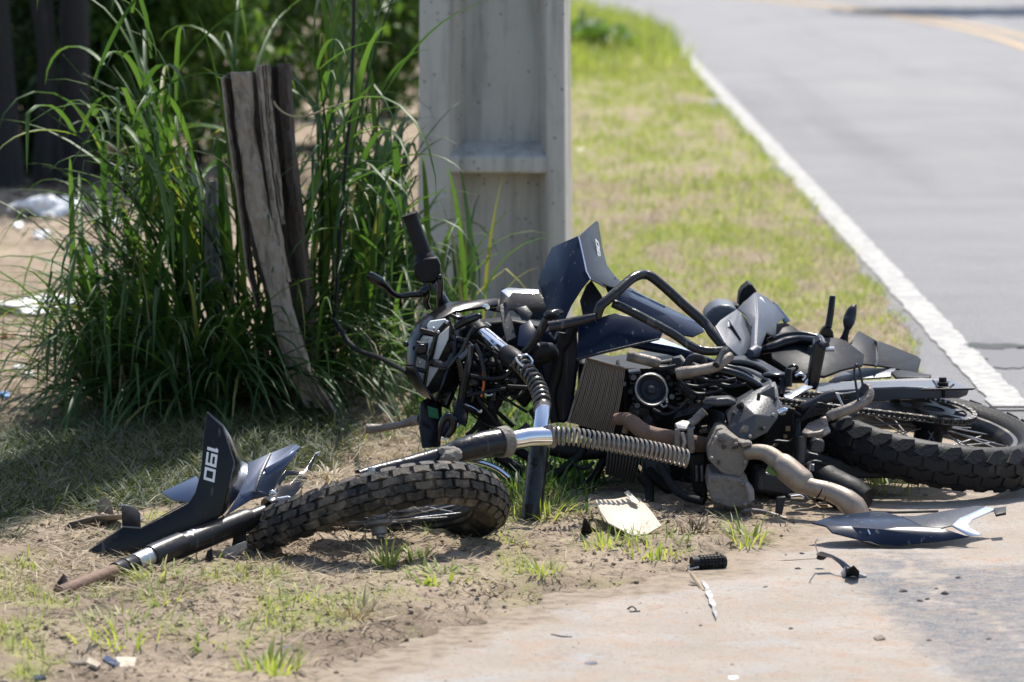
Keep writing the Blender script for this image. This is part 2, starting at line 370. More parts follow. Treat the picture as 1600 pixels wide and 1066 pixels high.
def vnoise(x, y, seed=0):
    x = np.asarray(x, dtype=float); y = np.asarray(y, dtype=float)
    xi = np.floor(x).astype(np.int64); yi = np.floor(y).astype(np.int64); fx = x - xi; fy = y - yi
    def h(a, b):
        k = (a * 374761393 + b * 668265263 + seed * 1442695041) & 0x7fffffff
        k = ((k ^ (k >> 13)) * 1274126177) & 0x7fffffff
        return ((k ^ (k >> 16)) & 0xffff) / 65535.0
    u = fx * fx * (3 - 2 * fx); v = fy * fy * (3 - 2 * fy)
    return (h(xi, yi) * (1 - u) + h(xi + 1, yi) * u) * (1 - v) + (h(xi, yi + 1) * (1 - u) + h(xi + 1, yi + 1) * u) * v
def fbm(x, y, s, seed=0, o=4):
    r = 0; a = 0.5; t = 0
    for i in range(o): r = r + a * vnoise(x * s, y * s, seed + i); t += a; a *= .5; s *= 2.03
    return r / t
def sst(a, b, x):
    t = np.clip((x - a) / (b - a), 0, 1); return t * t * (3 - 2 * t)
# ================================================================ THE SETTING
PAVE = [G(*p) for p in [(200, 1400), (350, 1190), (470, 1085), (525, 1052), (610, 1025), (700, 992), (790, 958), (850, 942), (960, 918), (1080, 897), (1140, 870),
        (1190, 850), (1260, 815), (1340, 792), (1410, 777), (1440, 750), (1445, 700), (1438, 640), (1432, 600), (1436, 565), (1430, 535)]]
PAVE = [(p.x, p.y) for p in PAVE] + [(1.41, 17), (1.425, 22), (1.425, 30), (1.42, 40), (1.25, 43), (0.95, 46.6), (0.55, 49.2), (-3, 57), (-20, 85), (-60, 160), (-60, 260), (200, 260), (200, 5), (-1.2, 5)]
def pave_dist(x, y):
    """signed distance to the paved outline, positive inside"""
    P = np.array(PAVE); Q = np.roll(P, -1, 0); d = np.full(x.shape, 1e9); ins = np.zeros(x.shape, bool)
    for (ax, ay), (bx, by) in zip(P, Q):
        ex, ey = bx - ax, by - ay
        t = np.clip(((x - ax) * ex + (y - ay) * ey) / (ex * ex + ey * ey), 0, 1)
        d = np.minimum(d, np.hypot(x - ax - t * ex, y - ay - t * ey))
        ins ^= ((ay > y) != (by > y)) & (x < (bx - ax) * (y - ay) / (by - ay + 1e-12) + ax)
    return np.where(ins, d, -d)
def pave_n(x, y):
    return pave_dist(x, y) + ((fbm(x, y, 9, 3) - .5) * .14 + (fbm(x, y, 40, 5) - .5) * .05) * (1 - .6 * sst(12.3, 13.5, y))
def ground_h(x, y, pd=None):
    if pd is None: pd = pave_n(x, y)
    near = 1 - sst(15, 24, y)
    h = 0.012 + (fbm(x, y, 1.3, 21) - .5) * .05 * near + (fbm(x, y, 9, 22) - .5) * .036 * near + (fbm(x, y, 30, 23) - .5) * .026 * near
    h = h + (fbm(x, y, .35, 25) - .5) * .10 * sst(15, 24, y)
    h = h + .016 * sst(12.3, 13.2, y) * sst(.2, .6, x)
    h = h + 0.05 * np.exp(-(((x + .65) / .55) ** 2 + ((y - 12.75) / .5) ** 2))
    return h * (1 - sst(-.10, .05, pd)) - 0.025 * sst(-.02, .05, pd)
def green_at(x, y):
    g = 0.16 + 0.33 * sst(11.5, 13.2, y) * sst(-.35, .1, x) + (fbm(x, y * .42, 2.4, 31) - .5) * .6 + (fbm(x, y * .5, 8, 33) - .5) * .9 + (fbm(x, y, .5, 37) - .5) * .4 * sst(14, 20, y)
    g = g - .10 * sst(-.9, -1.3, x) * sst(12.8, 13.5, y) + .5 * sst(31, 36, y) * sst(-1, .2, x)
    g = g + .65 * np.exp(-(((x - .10) / .26) ** 2 + ((y - 11.3) / .65) ** 2)) + .35 * np.exp(-(((x + .15) / .3) ** 2 + ((y - 12.3) / .6) ** 2))
    g = g + .34 * sst(.48, .62, fbm(x, y * .6, 5.5, 91)) * sst(.0, -.5, x) * (1 - sst(9.4, 9.9, y))
    return np.clip(g, 0, 1)
def spread(a, b, step, g=1.0):
    out = [a]
    while out[-1] < b: out.append(out[-1] + step); step *= g
    return out
xs = np.array(sorted(set([-x - 2.2 for x in spread(.05, 90, .06, 1.16)] + spread(-2.2, 2.0, .018) + [x for x in spread(2.07, 110, .06, 1.16)])))
ys = np.array(sorted(set([4.0, 6.0, 7.2, 7.8] + spread(8.2, 14.5, .020) + spread(14.55, 260, .04, 1.05))))
GX, GY = np.meshgrid(xs, ys, indexing='ij'); pd = pave_n(GX, GY)
H = ground_h(GX, GY, pd)
V = np.stack([GX, GY, H], -1).reshape(-1, 3)
nx, ny = GX.shape; idx = np.arange(nx * ny).reshape(nx, ny)
F = np.stack([idx[:-1, :-1], idx[1:, :-1], idx[1:, 1:], idx[:-1, 1:]], -1).reshape(-1, 4)
def ground_mat():
    m = bpy.data.materials.new("bare_earth_and_thin_grass"); m.use_nodes = True; nt = m.node_tree; b = nt.nodes["Principled BSDF"]
    L = nt.links.new; tc = nd(nt, "ShaderNodeTexCoord"); at = nd(nt, "ShaderNodeAttribute", attribute_name="tint")
    def noise(s, d=8, r=.62):
        n = nd(nt, "ShaderNodeTexNoise"); n.inputs["Scale"].default_value = s; n.inputs["Detail"].default_value = d; n.inputs["Roughness"].default_value = r
        L(tc.outputs["Object"], n.inputs["Vector"]); return n
    def mix(f, a, c):
        x = nd(nt, "ShaderNodeMix", data_type='RGBA')
        if isinstance(f, float): x.inputs[0].default_value = f
        else: L(f, x.inputs[0])
        for s, v in ((6, a), (7, c)):
            if isinstance(v, tuple): x.inputs[s].default_value = (*v, 1)
            else: L(v, x.inputs[s])
        return x.outputs[2]
    def ramp(f, a, c):
        r = nd(nt, "ShaderNodeMapRange"); r.inputs[1].default_value = a; r.inputs[2].default_value = c; L(f, r.inputs[0]); return r.outputs[0]
    n1, n2, n3, n4 = noise(2.2), noise(24), noise(120, 4), noise(7)
    dirt = mix(ramp(n1.outputs[0], .35, .65), (0.235, 0.18, 0.13), (0.42, 0.335, 0.245))
    dirt = mix(ramp(n2.outputs[0], .5, .72), dirt, (0.10, 0.075, 0.052))
    dirt = mix(ramp(n3.outputs[0], .55, .75), dirt, (0.42, 0.35, 0.26))
    lawn = mix(ramp(n2.outputs[0], .3, .7), (0.27, 0.255, 0.11), (0.42, 0.36, 0.21))
    lawn = mix(ramp(n4.outputs[0], .52, .70), lawn, (0.23, 0.26, 0.08))
    gm = nd(nt, "ShaderNodeMath", operation='ADD'); L(at.outputs["Fac"], gm.inputs[0])
    sc_ = nd(nt, "ShaderNodeMath", operation='MULTIPLY_ADD'); L(n2.outputs[0], sc_.inputs[0]); sc_.inputs[1].default_value = .6; sc_.inputs[2].default_value = -.3
    L(sc_.outputs[0], gm.inputs[1])
    L(mix(ramp(gm.outputs[0], .25, .62), dirt, lawn), b.inputs["Base Color"])
    b.inputs["Roughness"].default_value = .95; b.inputs["Specular IOR Level"].default_value = .15
    bp = nd(nt, "ShaderNodeBump"); bp.inputs["Strength"].default_value = .7; bp.inputs["Distance"].default_value = .02
    n5 = noise(90, 8, .7); L(n5.outputs[0], bp.inputs["Height"]); L(bp.outputs[0], b.inputs["Normal"])
    return m
M['ground'] = ground_mat()
o = np_quads("ground", V, F, 'ground', tint=green_at(GX, GY).ravel(), smooth=True)
tag(o, "bare earth and thin grass of the verge beside the road", kind='structure')

def pave_mat(name, sandy):
    m = bpy.data.materials.new(name); m.use_nodes = True; nt = m.node_tree; b = nt.nodes["Principled BSDF"]; L = nt.links.new
    tc = nd(nt, "ShaderNodeTexCoord"); at = nd(nt, "ShaderNodeAttribute", attribute_name="tint")
    def noise(s, d=8, r=.62, stretch=None):
        n = nd(nt, "ShaderNodeTexNoise"); n.inputs["Scale"].default_value = s; n.inputs["Detail"].default_value = d; n.inputs["Roughness"].default_value = r
        if stretch:
            mp = nd(nt, "ShaderNodeMapping"); mp.inputs["Scale"].default_value = stretch; L(tc.outputs["Object"], mp.inputs[0]); L(mp.outputs[0], n.inputs["Vector"])
        else: L(tc.outputs["Object"], n.inputs["Vector"])
        return n.outputs[0]
    def mix(f, a, c):
        x = nd(nt, "ShaderNodeMix", data_type='RGBA'); L(f, x.inputs[0])
        for s, v in ((6, a), (7, c)):
            if isinstance(v, tuple): x.inputs[s].default_value = (*v, 1)
            else: L(v, x.inputs[s])
        return x.outputs[2]
    def ramp(f, a, c):
        r = nd(nt, "ShaderNodeMapRange"); r.inputs[1].default_value = a; r.inputs[2].default_value = c; L(f, r.inputs[0]); return r.outputs[0]
    vo = nd(nt, "ShaderNodeTexVoronoi"); vo.inputs["Scale"].default_value = 95; L(tc.outputs["Object"], vo.inputs["Vector"])
    asph = mix(ramp(noise(1.0), .35, .65), *(((0.15, 0.148, 0.155), (0.20, 0.197, 0.20)) if sandy else ((0.205, 0.20, 0.205), (0.255, 0.25, 0.255))))
    asph = mix(ramp(noise(150, 3), .52, .66), asph, (0.36, 0.35, 0.34))
    asph = mix(ramp(noise(110, 3), .60, .74), asph, (0.10, 0.098, 0.10))
    if sandy:
        sand = mix(ramp(noise(3.5), .35, .68), (0.37, 0.31, 0.25), (0.46, 0.40, 0.345))
        sand = mix(ramp(noise(11), .50, .70), sand, (0.43, 0.305, 0.22))
        sand = mix(ramp(noise(5, 8, .7), .54, .68), sand, (0.40, 0.385, 0.37))
        sand = mix(ramp(noise(28, 8, .75), .56, .70), sand, (0.30, 0.25, 0.205))
        sand = mix(ramp(noise(70, 6, .7), .55, .7), sand, (0.27, 0.215, 0.165))
        sand = mix(ramp(noise(210, 3), .58, .72), sand, (0.52, 0.47, 0.41))
        sand = mix(ramp(noise(55, 4), .68, .74), sand, (0.17, 0.145, 0.125))
        ad = nd(nt, "ShaderNodeMath", operation='ADD'); L(at.outputs["Fac"], ad.inputs[0])
        ml = nd(nt, "ShaderNodeMath", operation='MULTIPLY_ADD'); L(noise(16, 8, .75), ml.inputs[0]); ml.inputs[1].default_value = 1.3; ml.inputs[2].default_value = -.65
        L(ml.outputs[0], ad.inputs[1])
        ed = nd(nt, "ShaderNodeAttribute", attribute_name="edge")
        ae = nd(nt, "ShaderNodeMath", operation='MULTIPLY_ADD'); L(noise(19, 8, .75), ae.inputs[0]); ae.inputs[1].default_value = 1.3; ae.inputs[2].default_value = -.65
        a2 = nd(nt, "ShaderNodeMath", operation='ADD'); L(ed.outputs["Fac"], a2.inputs[0]); L(ae.outputs[0], a2.inputs[1])
        earth = mix(ramp(noise(24), .45, .68), (0.37, 0.295, 0.215), (0.20, 0.155, 0.11))
        base = mix(ramp(a2.outputs[0], .40, .75), mix(ramp(ad.outputs[0], .32, .72), sand, asph), earth)
    else:
        base = mix(ramp(noise(.8, 6, .6, (1.4, .07, 1)), .52, .75), asph, (0.175, 0.17, 0.175))
        base = mix(ramp(noise(.5, 6, .6, (1, .2, 1)), .55, .75), base, (0.285, 0.275, 0.265))
    L(base, b.inputs["Base Color"]); b.inputs["Roughness"].default_value = .82; b.inputs["Specular IOR Level"].default_value = .3
    bp = nd(nt, "ShaderNodeBump"); bp.inputs["Strength"].default_value = .8; bp.inputs["Distance"].default_value = .012
    L(noise(75, 9, .78), bp.inputs["Height"]); L(bp.outputs[0], b.inputs["Normal"])
    return m
M['apron'] = pave_mat("sandy_driveway", True); M['road'] = pave_mat("sun_bleached_asphalt", False)
# driveway apron in front: a fine sheet, kept only inside the paved outline
ax = np.array(spread(-1.6, 2.1, .02) + spread(2.15, 7, .2)); ay = np.array([5, 6.2, 7.2] + spread(8.0, 13.4, .02))
AX, AY = np.meshgrid(ax, ay, indexing='ij'); apd = pave_n(AX, AY)
Az = 0.004 + (fbm(AX, AY, 30, 41) - .5) * .004 + (fbm(AX, AY, 2, 43) - .5) * .006 * (1 - sst(11.6, 12.8, AY))
nx, ny = AX.shape; idx = np.arange(nx * ny).reshape(nx, ny)
F = np.stack([idx[:-1, :-1], idx[1:, :-1], idx[1:, 1:], idx[:-1, 1:]], -1).reshape(-1, 4)
F = F[(apd.ravel()[F] > -0.10).all(1)]
q = G(1500, 985); q2 = G(1590, 800); q3 = G(1330, 870)
asp = .62 * sst(G(1360, 960).x - .05, G(1440, 960).x, AX + (AY - q.y) * .10) * (1 - sst(G(1400, 905).y, G(1400, 870).y, AY - .18 * (AX - .9)))
asp = np.maximum(asp, .62 * np.exp(-(((AX - G(1395, 855).x) / .16) ** 2 + ((AY - G(1395, 885).y) / .30) ** 2)))
asp = np.maximum(asp, .7 * sst(11.0, 11.45, AY - .25 * (AX - 1.0)))
asp = np.maximum(asp, .62 * np.exp(-(((AX - G(560, 1066).x) / .22) ** 2 + ((AY - G(700, 1020).y) / .14) ** 2)))
crack = np.abs((AX - G(1530, 960).x) + .14 * (AY - q.y) + (fbm(AX, AY, 7, 47) - .5) * .22)
asp = asp - .35 * np.exp(-(crack / .012) ** 2) * (asp > .4)
o = np_quads("driveway", np.stack([AX, AY, Az], -1).reshape(-1, 3), F, 'apron', tint=asp.ravel(), smooth=True)
a_ = o.data.attributes.new("edge", 'FLOAT', 'POINT'); a_.data.foreach_set("value", ((1 - sst(0, .26, apd)) * (1 - sst(12.0, 12.6, AY))).ravel().astype(np.float32))
tag(o, "sandy worn driveway apron in front of the motorcycle", kind='structure')
# road: strips along its length
def edge_x(y): return 1.40 - .010 * max(0, y - 40) ** 2 if y < 62 else 1.40 - 4.84 - .44 * (y - 62)
ry = [12.7] + spread(13, 60, .5) + spread(61, 250, 6); lat = [-.10, 0, .07, .15, .5, 1, 2, 3, 4.5, 6.5, 9.5, 12]
V, F = [], []
for i, y in enumerate(ry):
    for j, l in enumerate(lat): V.append((edge_x(y) + l + 0, y, 0.009))
for i in range(len(ry) - 1):
    for j in range(len(lat) - 1):
        a = i * len(lat) + j; F.append((a, a + 1, a + len(lat) + 1, a + len(lat)))
o = np_quads("road", V, F, 'road'); tag(o, "grey sun bleached asphalt road curving away", kind='structure')
def worn_paint(name, col, lo, hi):
    m = mat(name, col, .8); nt = m.node_tree; b = nt.nodes["Principled BSDF"]
    tc = nd(nt, "ShaderNodeTexCoord"); n = nd(nt, "ShaderNodeTexNoise"); n.inputs["Scale"].default_value = 22; n.inputs["Detail"].default_value = 8; n.inputs["Roughness"].default_value = .7
    r = nd(nt, "ShaderNodeMapRange"); r.inputs[1].default_value = lo; r.inputs[2].default_value = hi
    mx = nd(nt, "ShaderNodeMix", data_type='RGBA'); mx.inputs[6].default_value = (*col, 1); mx.inputs[7].default_value = (0.27, 0.265, 0.26, 1)
    nt.links.new(tc.outputs["Object"], n.inputs["Vector"]); nt.links.new(n.outputs[0], r.inputs[0]); nt.links.new(r.outputs[0], mx.inputs[0]); nt.links.new(mx.outputs[2], b.inputs["Base Color"])
    return m
M['paint'] = worn_paint("worn_white_road_paint", (0.42, 0.40, 0.36), .42, .56)
M['ypaint'] = worn_paint("worn_yellow_road_paint", (0.50, 0.33, 0.14), .48, .62)
def stripe(name, x0, x1, ya, yb, z, m, label, jit=.01, step=.04):
    V, F = [], []; n = int((yb - ya) / step)
    for i in range(n + 1):
        y = ya + (yb - ya) * i / n; j = jit * (fbm(np.array([0.0]), np.array([y]), 14, 5)[0] - .5) * 4; k = jit * (fbm(np.array([9.0]), np.array([y]), 14, 8)[0] - .5) * 4
        V += [(edge_x(y) + x0 + j, y, z), (edge_x(y) + x1 + k, y, z)]
    for i in range(n): F.append((2 * i, 2 * i + 1, 2 * i + 3, 2 * i + 2))
    o = np_quads(name, V, F, m); tag(o, label, kind='structure')
stripe("road_edge_line", .035, .145, 12.75, 41, .014, 'paint', "worn white edge line along the verge", .006, .08)
stripe("road_edge_line", .03, .155, 41.0, 58, .014, 'paint', "far end of the white edge line at the bend", .004, .4)
stripe("road_centre_line", 3.12, 3.24, 30, 60, .014, 'ypaint', "faded yellow centre line, nearer stripe", .006, .3)
stripe("road_centre_line", 3.42, 3.54, 30, 60, .014, 'ypaint', "faded yellow centre line, farther stripe", .006, .3)
# puddle of spilt liquid on the road by the line
m = mat("wet_asphalt", (0.09, 0.10, 0.085), .12); M['wet'] = mat('dark_wet_asphalt', (0.07, 0.075, 0.068), .6, spec=.06, dirt=(0.15, 0.15, 0.145), dirt_amt=.4, dirt_scale=14)
def wet_outline(pc, rx, ry, z, seed):
    r = random.Random(seed); ph = [r.uniform(0, 6.28) for _ in range(5)]
    return [pc + Vector((rx * math.cos(t) * k, ry * math.sin(t) * k, z)) for t in [6.2832 * i / 72 for i in range(72)] for k in [1 + .22 * math.sin(2 * t + ph[0]) + .16 * math.sin(3 * t + ph[1]) + .12 * math.sin(5 * t + ph[2]) + .07 * math.sin(9 * t + ph[3]) + .05 * math.sin(14 * t + ph[4])]]
tag(MB().add(wet_outline(G(1553, 547), .085, .10, .0142, 4), [list(range(72))]).build("puddle", 'wet'), "dark puddle on the road beside the white line", kind='structure')
m = mat("damp_asphalt", (0.185, 0.18, 0.185), .8, spec=.1); M['damp'] = m
tag(MB().add(wet_outline(G(1580, 562), .12, .45, .0125, 9), [list(range(72))]).build("damp_patch", 'damp'), "pale damp patch spreading round the dark puddle", kind='structure')

# ---------------------------------------------------------------- grass and plant litter on the ground
def scatter(n, x0, x1, y0, y1, dens, seed):
    r = np.random.RandomState(seed); x = r.uniform(x0, x1, n); y = r.uniform(y0, y1, n)
    k = (r.rand(n) < dens(x, y)) & (pave_n(x, y) < np.where(y > 12.5, .055, -.015)); x, y = x[k], y[k]
    return x, y, r
def blades(name, parts, m, label):
    Vs, Fs, Ts = [], [], []; off = 0
    for (x, y, r, L0, L1, w0, w1, e0, e1, d0, d1, seg, lift) in parts:
        n = len(x); base = np.stack([x, y, ground_h(x, y) - .004 + lift * r.rand(n)], 1)
        V, F, I = ribbons(base, r.uniform(0, 6.283, n), r.uniform(e0, e1, n), r.uniform(L0, L1, n), r.uniform(w0, w1, n), r.uniform(d0, d1, n), seg, twist=r.uniform(-.6, .6, n))
        Vs.append(V); Fs.append(F + off); Ts.append(r.rand(n)[I]); off += len(V)
    o = np_quads(name, np.concatenate(Vs), np.concatenate(Fs), m, tint=np.concatenate(Ts)); tag(o, label, kind='stuff'); return o
P = []
x, y, r = scatter(90000, -.45, 1.5, 11.3, 19, lambda x, y: sst(.28, .75, green_at(x, y)) * sst(11.3, 12.3, y + .3 * sst(.3, -.2, x)), 1); P.append((x, y, r, .02, .055, .002, .0045, .5, 1.5, .2, 1.4, 2, 0))
x, y, r = scatter(60000, -1.2, 1.5, 19, 34, lambda x, y: sst(.3, .8, green_at(x, y)), 2); P.append((x, y, r, .03, .07, .004, .008, .5, 1.5, .2, 1.2, 2, 0))
x, y, r = scatter(16000, -.3, 1.45, 33.5, 48, lambda x, y: .25 + .75 * sst(.35, .8, fbm(x, y, .8, 77)) * np.ones_like(x), 3); P.append((x, y, r, .10, .30, .008, .016, .7, 1.5, .3, 1.4, 2, 0))
x, y, r = scatter(80000, -1.7, .9, 8.3, 12.2, lambda x, y: .9 * sst(.36, .6, green_at(x, y)), 4); P.append((x, y, r, .015, .05, .002, .004, .3, 1.4, .2, 1.6, 2, 0))
x, y, r = scatter(14000, -3, -.6, 12.4, 18, lambda x, y: .6 * sst(.25, .6, green_at(x, y)), 5); P.append((x, y, r, .015, .06, .002, .005, .2, 1.3, .2, 1.4, 2, 0))
blades("grass", P, 'lawn', "short patchy grass on the verge and around the wreck")
P = []
x, y, r = scatter(110000, -1.7, .9, 8.3, 12.4, lambda x, y: .10 + .7 * sst(.44, .62, fbm(x, y, 2.2, 51)) * sst(.2, -.9, x + .3 * (10 - y)), 6); P.append((x, y, r, .015, .075, .0013, .0036, -.05, .4, -.1, .6, 2, .014))
x, y, r = scatter(60000, -.5, 1.5, 11.5, 22, lambda x, y: .6 * sst(.8, .3, green_at(x, y)) + .3, 7); P.append((x, y, r, .02, .06, .0015, .004, .1, 1.0, .1, 1.0, 2, .005))
x, y, r = scatter(16000, -2.6, -.5, 12.2, 17, lambda x, y: .5 + 0 * x, 8); P.append((x, y, r, .02, .08, .0015, .004, 0, .5, 0, .6, 2, .01))
blades("dry_grass", P, 'straw', "dry cut straw and dead grass lying on the earth")
P = []
x, y, r = scatter(60000, -1.7, .9, 8.3, 12.6, lambda x, y: .15 + .6 * sst(.48, .64, fbm(x, y, 3.5, 61)) + .4 * np.exp(-(((x + .55) / .45) ** 2 + ((y - 9.85) / .22) ** 2)), 9); P.append((x, y, r, .008, .035, .002, .006, -.1, .6, -.3, .8, 2, .006))
n_ = 9000; rc = np.random.RandomState(31); cx_ = rc.uniform(-1.6, .8, n_); cy_ = rc.uniform(8.4, 12.2, n_); k_ = (pave_n(cx_, cy_) < .02) & (rc.rand(n_) < .25 + .75 * sst(.45, .6, fbm(cx_, cy_, 3, 88))); cx_, cy_ = cx_[k_], cy_[k_]; n_ = len(cx_)
cs_ = .0015 + .0075 * rc.rand(n_) ** 3; cz_0 = ground_h(cx_, cy_); ov = np.array([(1, 0, 0), (0, 1, 0), (-1, 0, 0), (0, -1, 0), (0, 0, .8), (0, 0, -.5)]) ; CV = np.zeros((n_, 6, 3)); ra_ = rc.uniform(0, 6.28, n_)
for j_ in range(6):
    q_ = ov[j_] * (1 + rc.uniform(-.35, .35, (n_, 1))) * cs_[:, None]
    CV[:, j_, 0] = cx_ + q_[:, 0] * np.cos(ra_) - q_[:, 1] * np.sin(ra_); CV[:, j_, 1] = cy_ + q_[:, 0] * np.sin(ra_) + q_[:, 1] * np.cos(ra_); CV[:, j_, 2] = cz_0 + q_[:, 2] + cs_ * .3
CF = (np.array([(0, 1, 4), (1, 2, 4), (2, 3, 4), (3, 0, 4), (1, 0, 5), (2, 1, 5), (3, 2, 5), (0, 3, 5)])[None] + (np.arange(n_) * 6)[:, None, None]).reshape(-1, 3)
M['clod'] = leaf_mat("earth_crumb", (0.13, 0.098, 0.07), (0.40, 0.32, 0.235), 0.0, .95)
tag(np_quads("earth_crumbs", CV.reshape(-1, 3), CF, 'clod', tint=np.repeat(rc.rand(n_), 6)), "loose crumbs of dry earth round the wreck", kind='stuff')
blades("plant_litter", P, 'debris', "dark crumbs of earth and plant litter on the ground")

P = []
x, y, r = scatter(110000, -1.7, -.3, 10.0, 12.9, lambda x, y: .8 * sst(-.30, -.50, x + .10 * (y - 11)) * sst(-.25, .35, y - 10.3 - 1.6 * (x + 1.23) + (fbm(x, y, 5, 19) - .5) * .8) * (1 - sst(11.6, 12.3, y - .9 * (x + 1.23))), 12); P.append((x, y, r, .03, .10, .002, .005, .0, .9, .2, 1.6, 3, .02))  # outline follows the pole's cast shadow; the dark blades reinforce it
x, y, r = scatter(16000, -.45, .35, 10.6, 13, lambda x, y: .6 * sst(.3, .65, green_at(x, y)), 13); P.append((x, y, r, .04, .12, .004, .010, .3, 1.4, .4, 1.8, 3, .0))
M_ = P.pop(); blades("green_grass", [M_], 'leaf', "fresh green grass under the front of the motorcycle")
blades("matted_grass", P, 'matted', "matted grass at the foot of the tall clump, coloured dark to deepen the pole shadow")

def grass_tuft(px, py, n, L0, L1, label, m='lawn', w=(.003, .006), spread_=.05, el=(.5, 1.5), seed=0, cat="grass tuft", name="grass_tuft"):
    r = np.random.RandomState(seed); c = G(px, py, .005)
    a = r.uniform(0, 6.283, n); q = spread_ * np.sqrt(r.rand(n))
    base = np.stack([c.x + q * np.cos(a), c.y + 1.5 * q * np.sin(a), np.zeros(n)], 1); base[:, 2] = np.maximum(ground_h(base[:, 0], base[:, 1]), 0) - .003
    V, F, I = ribbons(base, a + r.uniform(-.6, .6, n), r.uniform(el[0], el[1], n), r.uniform(L0, L1, n), r.uniform(w[0], w[1], n), r.uniform(.3, 1.5, n), 4)
    o = np_quads(name, V, F, m, tint=r.rand(n)[I], origin=(c.x, c.y, 0)); tag(o, label, cat, "tufts of grass around the wreck"); return o
grass_tuft(604, 893, 45, .05, .10, "upright green tuft in the earth below the front wheel", seed=1, spread_=.022)
grass_tuft(655, 886, 26, .03, .06, "small bright green tuft between the front wheel and a low weed patch", seed=2, spread_=.03, w=(.005, .009))
grass_tuft(690, 915, 90, .02, .05, "low spreading green weed patch in front of the wheel", seed=3, spread_=.08, w=(.005, .01), el=(.2, 1.1))
grass_tuft(250, 916, 80, .04, .08, "flattened green tuft beside the lower black fork leg", seed=4, spread_=.055, el=(.2, 1.0))
grass_tuft(420, 1050, 60, .04, .09, "bright green tuft at the bottom edge beside the driveway", seed=5, spread_=.06, w=(.004, .009))
grass_tuft(190, 995, 130, .03, .07, "wide green tuft above the broken pale tile pieces", seed=6, spread_=.12, el=(.3, 1.2))
grass_tuft(260, 948, 70, .03, .06, "thin green tuft right of the fork leg end", seed=7, spread_=.07, el=(.3, 1.2))
grass_tuft(490, 945, 60, .03, .06, "green tuft beside the curled white stem", seed=8, spread_=.07, el=(.1, .9))
grass_tuft(340, 1005, 80, .03, .06, "loose green tuft in the middle of the bare foreground earth", seed=9, spread_=.10, el=(.2, 1.1))
grass_tuft(850, 812, 90, .04, .09, "fresh green tuft at the foot of the upright fork tube", seed=10, spread_=.07)
grass_tuft(1020, 872, 110, .02, .055, "pale green tuft left of the rubber footpeg", seed=11, spread_=.09)
grass_tuft(1165, 850, 60, .04, .10, "thin green tuft at the driveway edge under the engine", seed=12, spread_=.05)
grass_tuft(950, 862, 70, .03, .07, "green tuft below the cream plastic piece", seed=13, spread_=.08)
grass_tuft(850, 908, 50, .03, .06, "sparse tuft at the driveway edge right of the weed patch", seed=14, spread_=.06)
grass_tuft(1385, 765, 70, .04, .11, "mixed tuft between the rear tyre and the loose side panel", seed=15, spread_=.09)
grass_tuft(810, 790, 80, .05, .11, "tall green tuft between front wheel and fork tube", seed=16, spread_=.06)
grass_tuft(548, 968, 50, .03, .07, "brown dead tuft near the white scrap", m='straw', seed=17, spread_=.05, el=(.3, 1.4))
grass_tuft(1085, 838, 120, .02, .06, "brown uprooted tuft beside the cream plastic piece", m='debris', seed=18, spread_=.06, el=(0, 1.2))
grass_tuft(680, 830, 90, .03, .07, "dry brown tuft under the front wheel", m='straw', seed=19, spread_=.06, el=(.2, 1.3))
grass_tuft(500, 762, 160, .02, .06, "dry straw caught on top of the front tyre", m='straw', seed=20, spread_=.05, el=(-.2, .8))
bpy.data.objects["grass_tuft.019"].location = A(512, 756, 9.93)

# ---------------------------------------------------------------- concrete utility pole
PO = Vector((-.055, 14.45, 0)); PR = Matrix.Rotation(rad(-5.0), 3, 'Z')
pole = thing("utility_pole", PO, "grey concrete utility pole with recessed panels behind the motorcycle", "utility pole")
PH = 9.0
def pole_pts(x0, x1, y0, y1, z0, z1, zt=None):
    def tp(x, y, z): k = 1 - .032 * z; return PO + PR @ Vector((x * k, y * k, z))
    return [tp(x, y, z) for z in (z0, z1) for (x, y) in ((x0, y0), (x1, y0), (x1, y1), (x0, y1))]
BOXF = [[0, 3, 2, 1], [4, 5, 6, 7], [0, 1, 5, 4], [1, 2, 6, 5], [2, 3, 7, 6], [3, 0, 4, 7]]
W2 = .252
def flange(x0, x1, xi):
    mb = MB(); n = 24
    for k in range(n):
        mb.add([], [])
    prof = [(x0, -.15), (x1, -.15), (xi, -.024), (xi, .024), (x1, .15), (x0, .15)]
    rows = [0.0 + PH * (i / 30) for i in range(31)]; vs_ = []
    for z in rows:
        k = 1 - .032 * z
        vs_ += [PO + PR @ Vector((px_ * k + rnd.uniform(-.0012, .0012), py_ * k + rnd.uniform(-.0012, .0012), z - .15)) for (px_, py_) in prof]
    fs = [[i * 6 + j, i * 6 + (j + 1) % 6, (i + 1) * 6 + (j + 1) % 6, (i + 1) * 6 + j] for i in range(30) for j in range(6)]
    fs += [[5, 4, 3, 2, 1, 0], [180 + j for j in range(6)]]
    return MB().add(vs_, fs)
flange(-W2, -W2 + .105, -W2 + .150).build("flange", 'concrete', pole, bevel=.006)
flange(W2, W2 - .062, W2 - .10).build("flange", 'concrete', pole, bevel=.006)
MB().add(pole_pts(-W2 + .147, W2 - .097, -.022, .022, -.15, PH - .2), BOXF).build("web_panel", 'concrete', pole)
for zb in (.60, 2.2, 3.8, 5.4):
    v = pole_pts(-W2 + .10, W2 - .058, -.146, .146, zb, zb + .055); t = pole_pts(-W2 + .13, W2 - .085, -.030, .030, zb + .10, zb + .13)
    MB().add(v[:4] + v[4:] + t[:4], [[0, 3, 2, 1], [0, 1, 5, 4], [1, 2, 6, 5], [2, 3, 7, 6], [3, 0, 4, 7], [4, 5, 9, 8], [5, 6, 10, 9], [6, 7, 11, 10], [7, 4, 8, 11], [8, 9, 10, 11]]).build("rung", 'concrete', pole, bevel=.008)
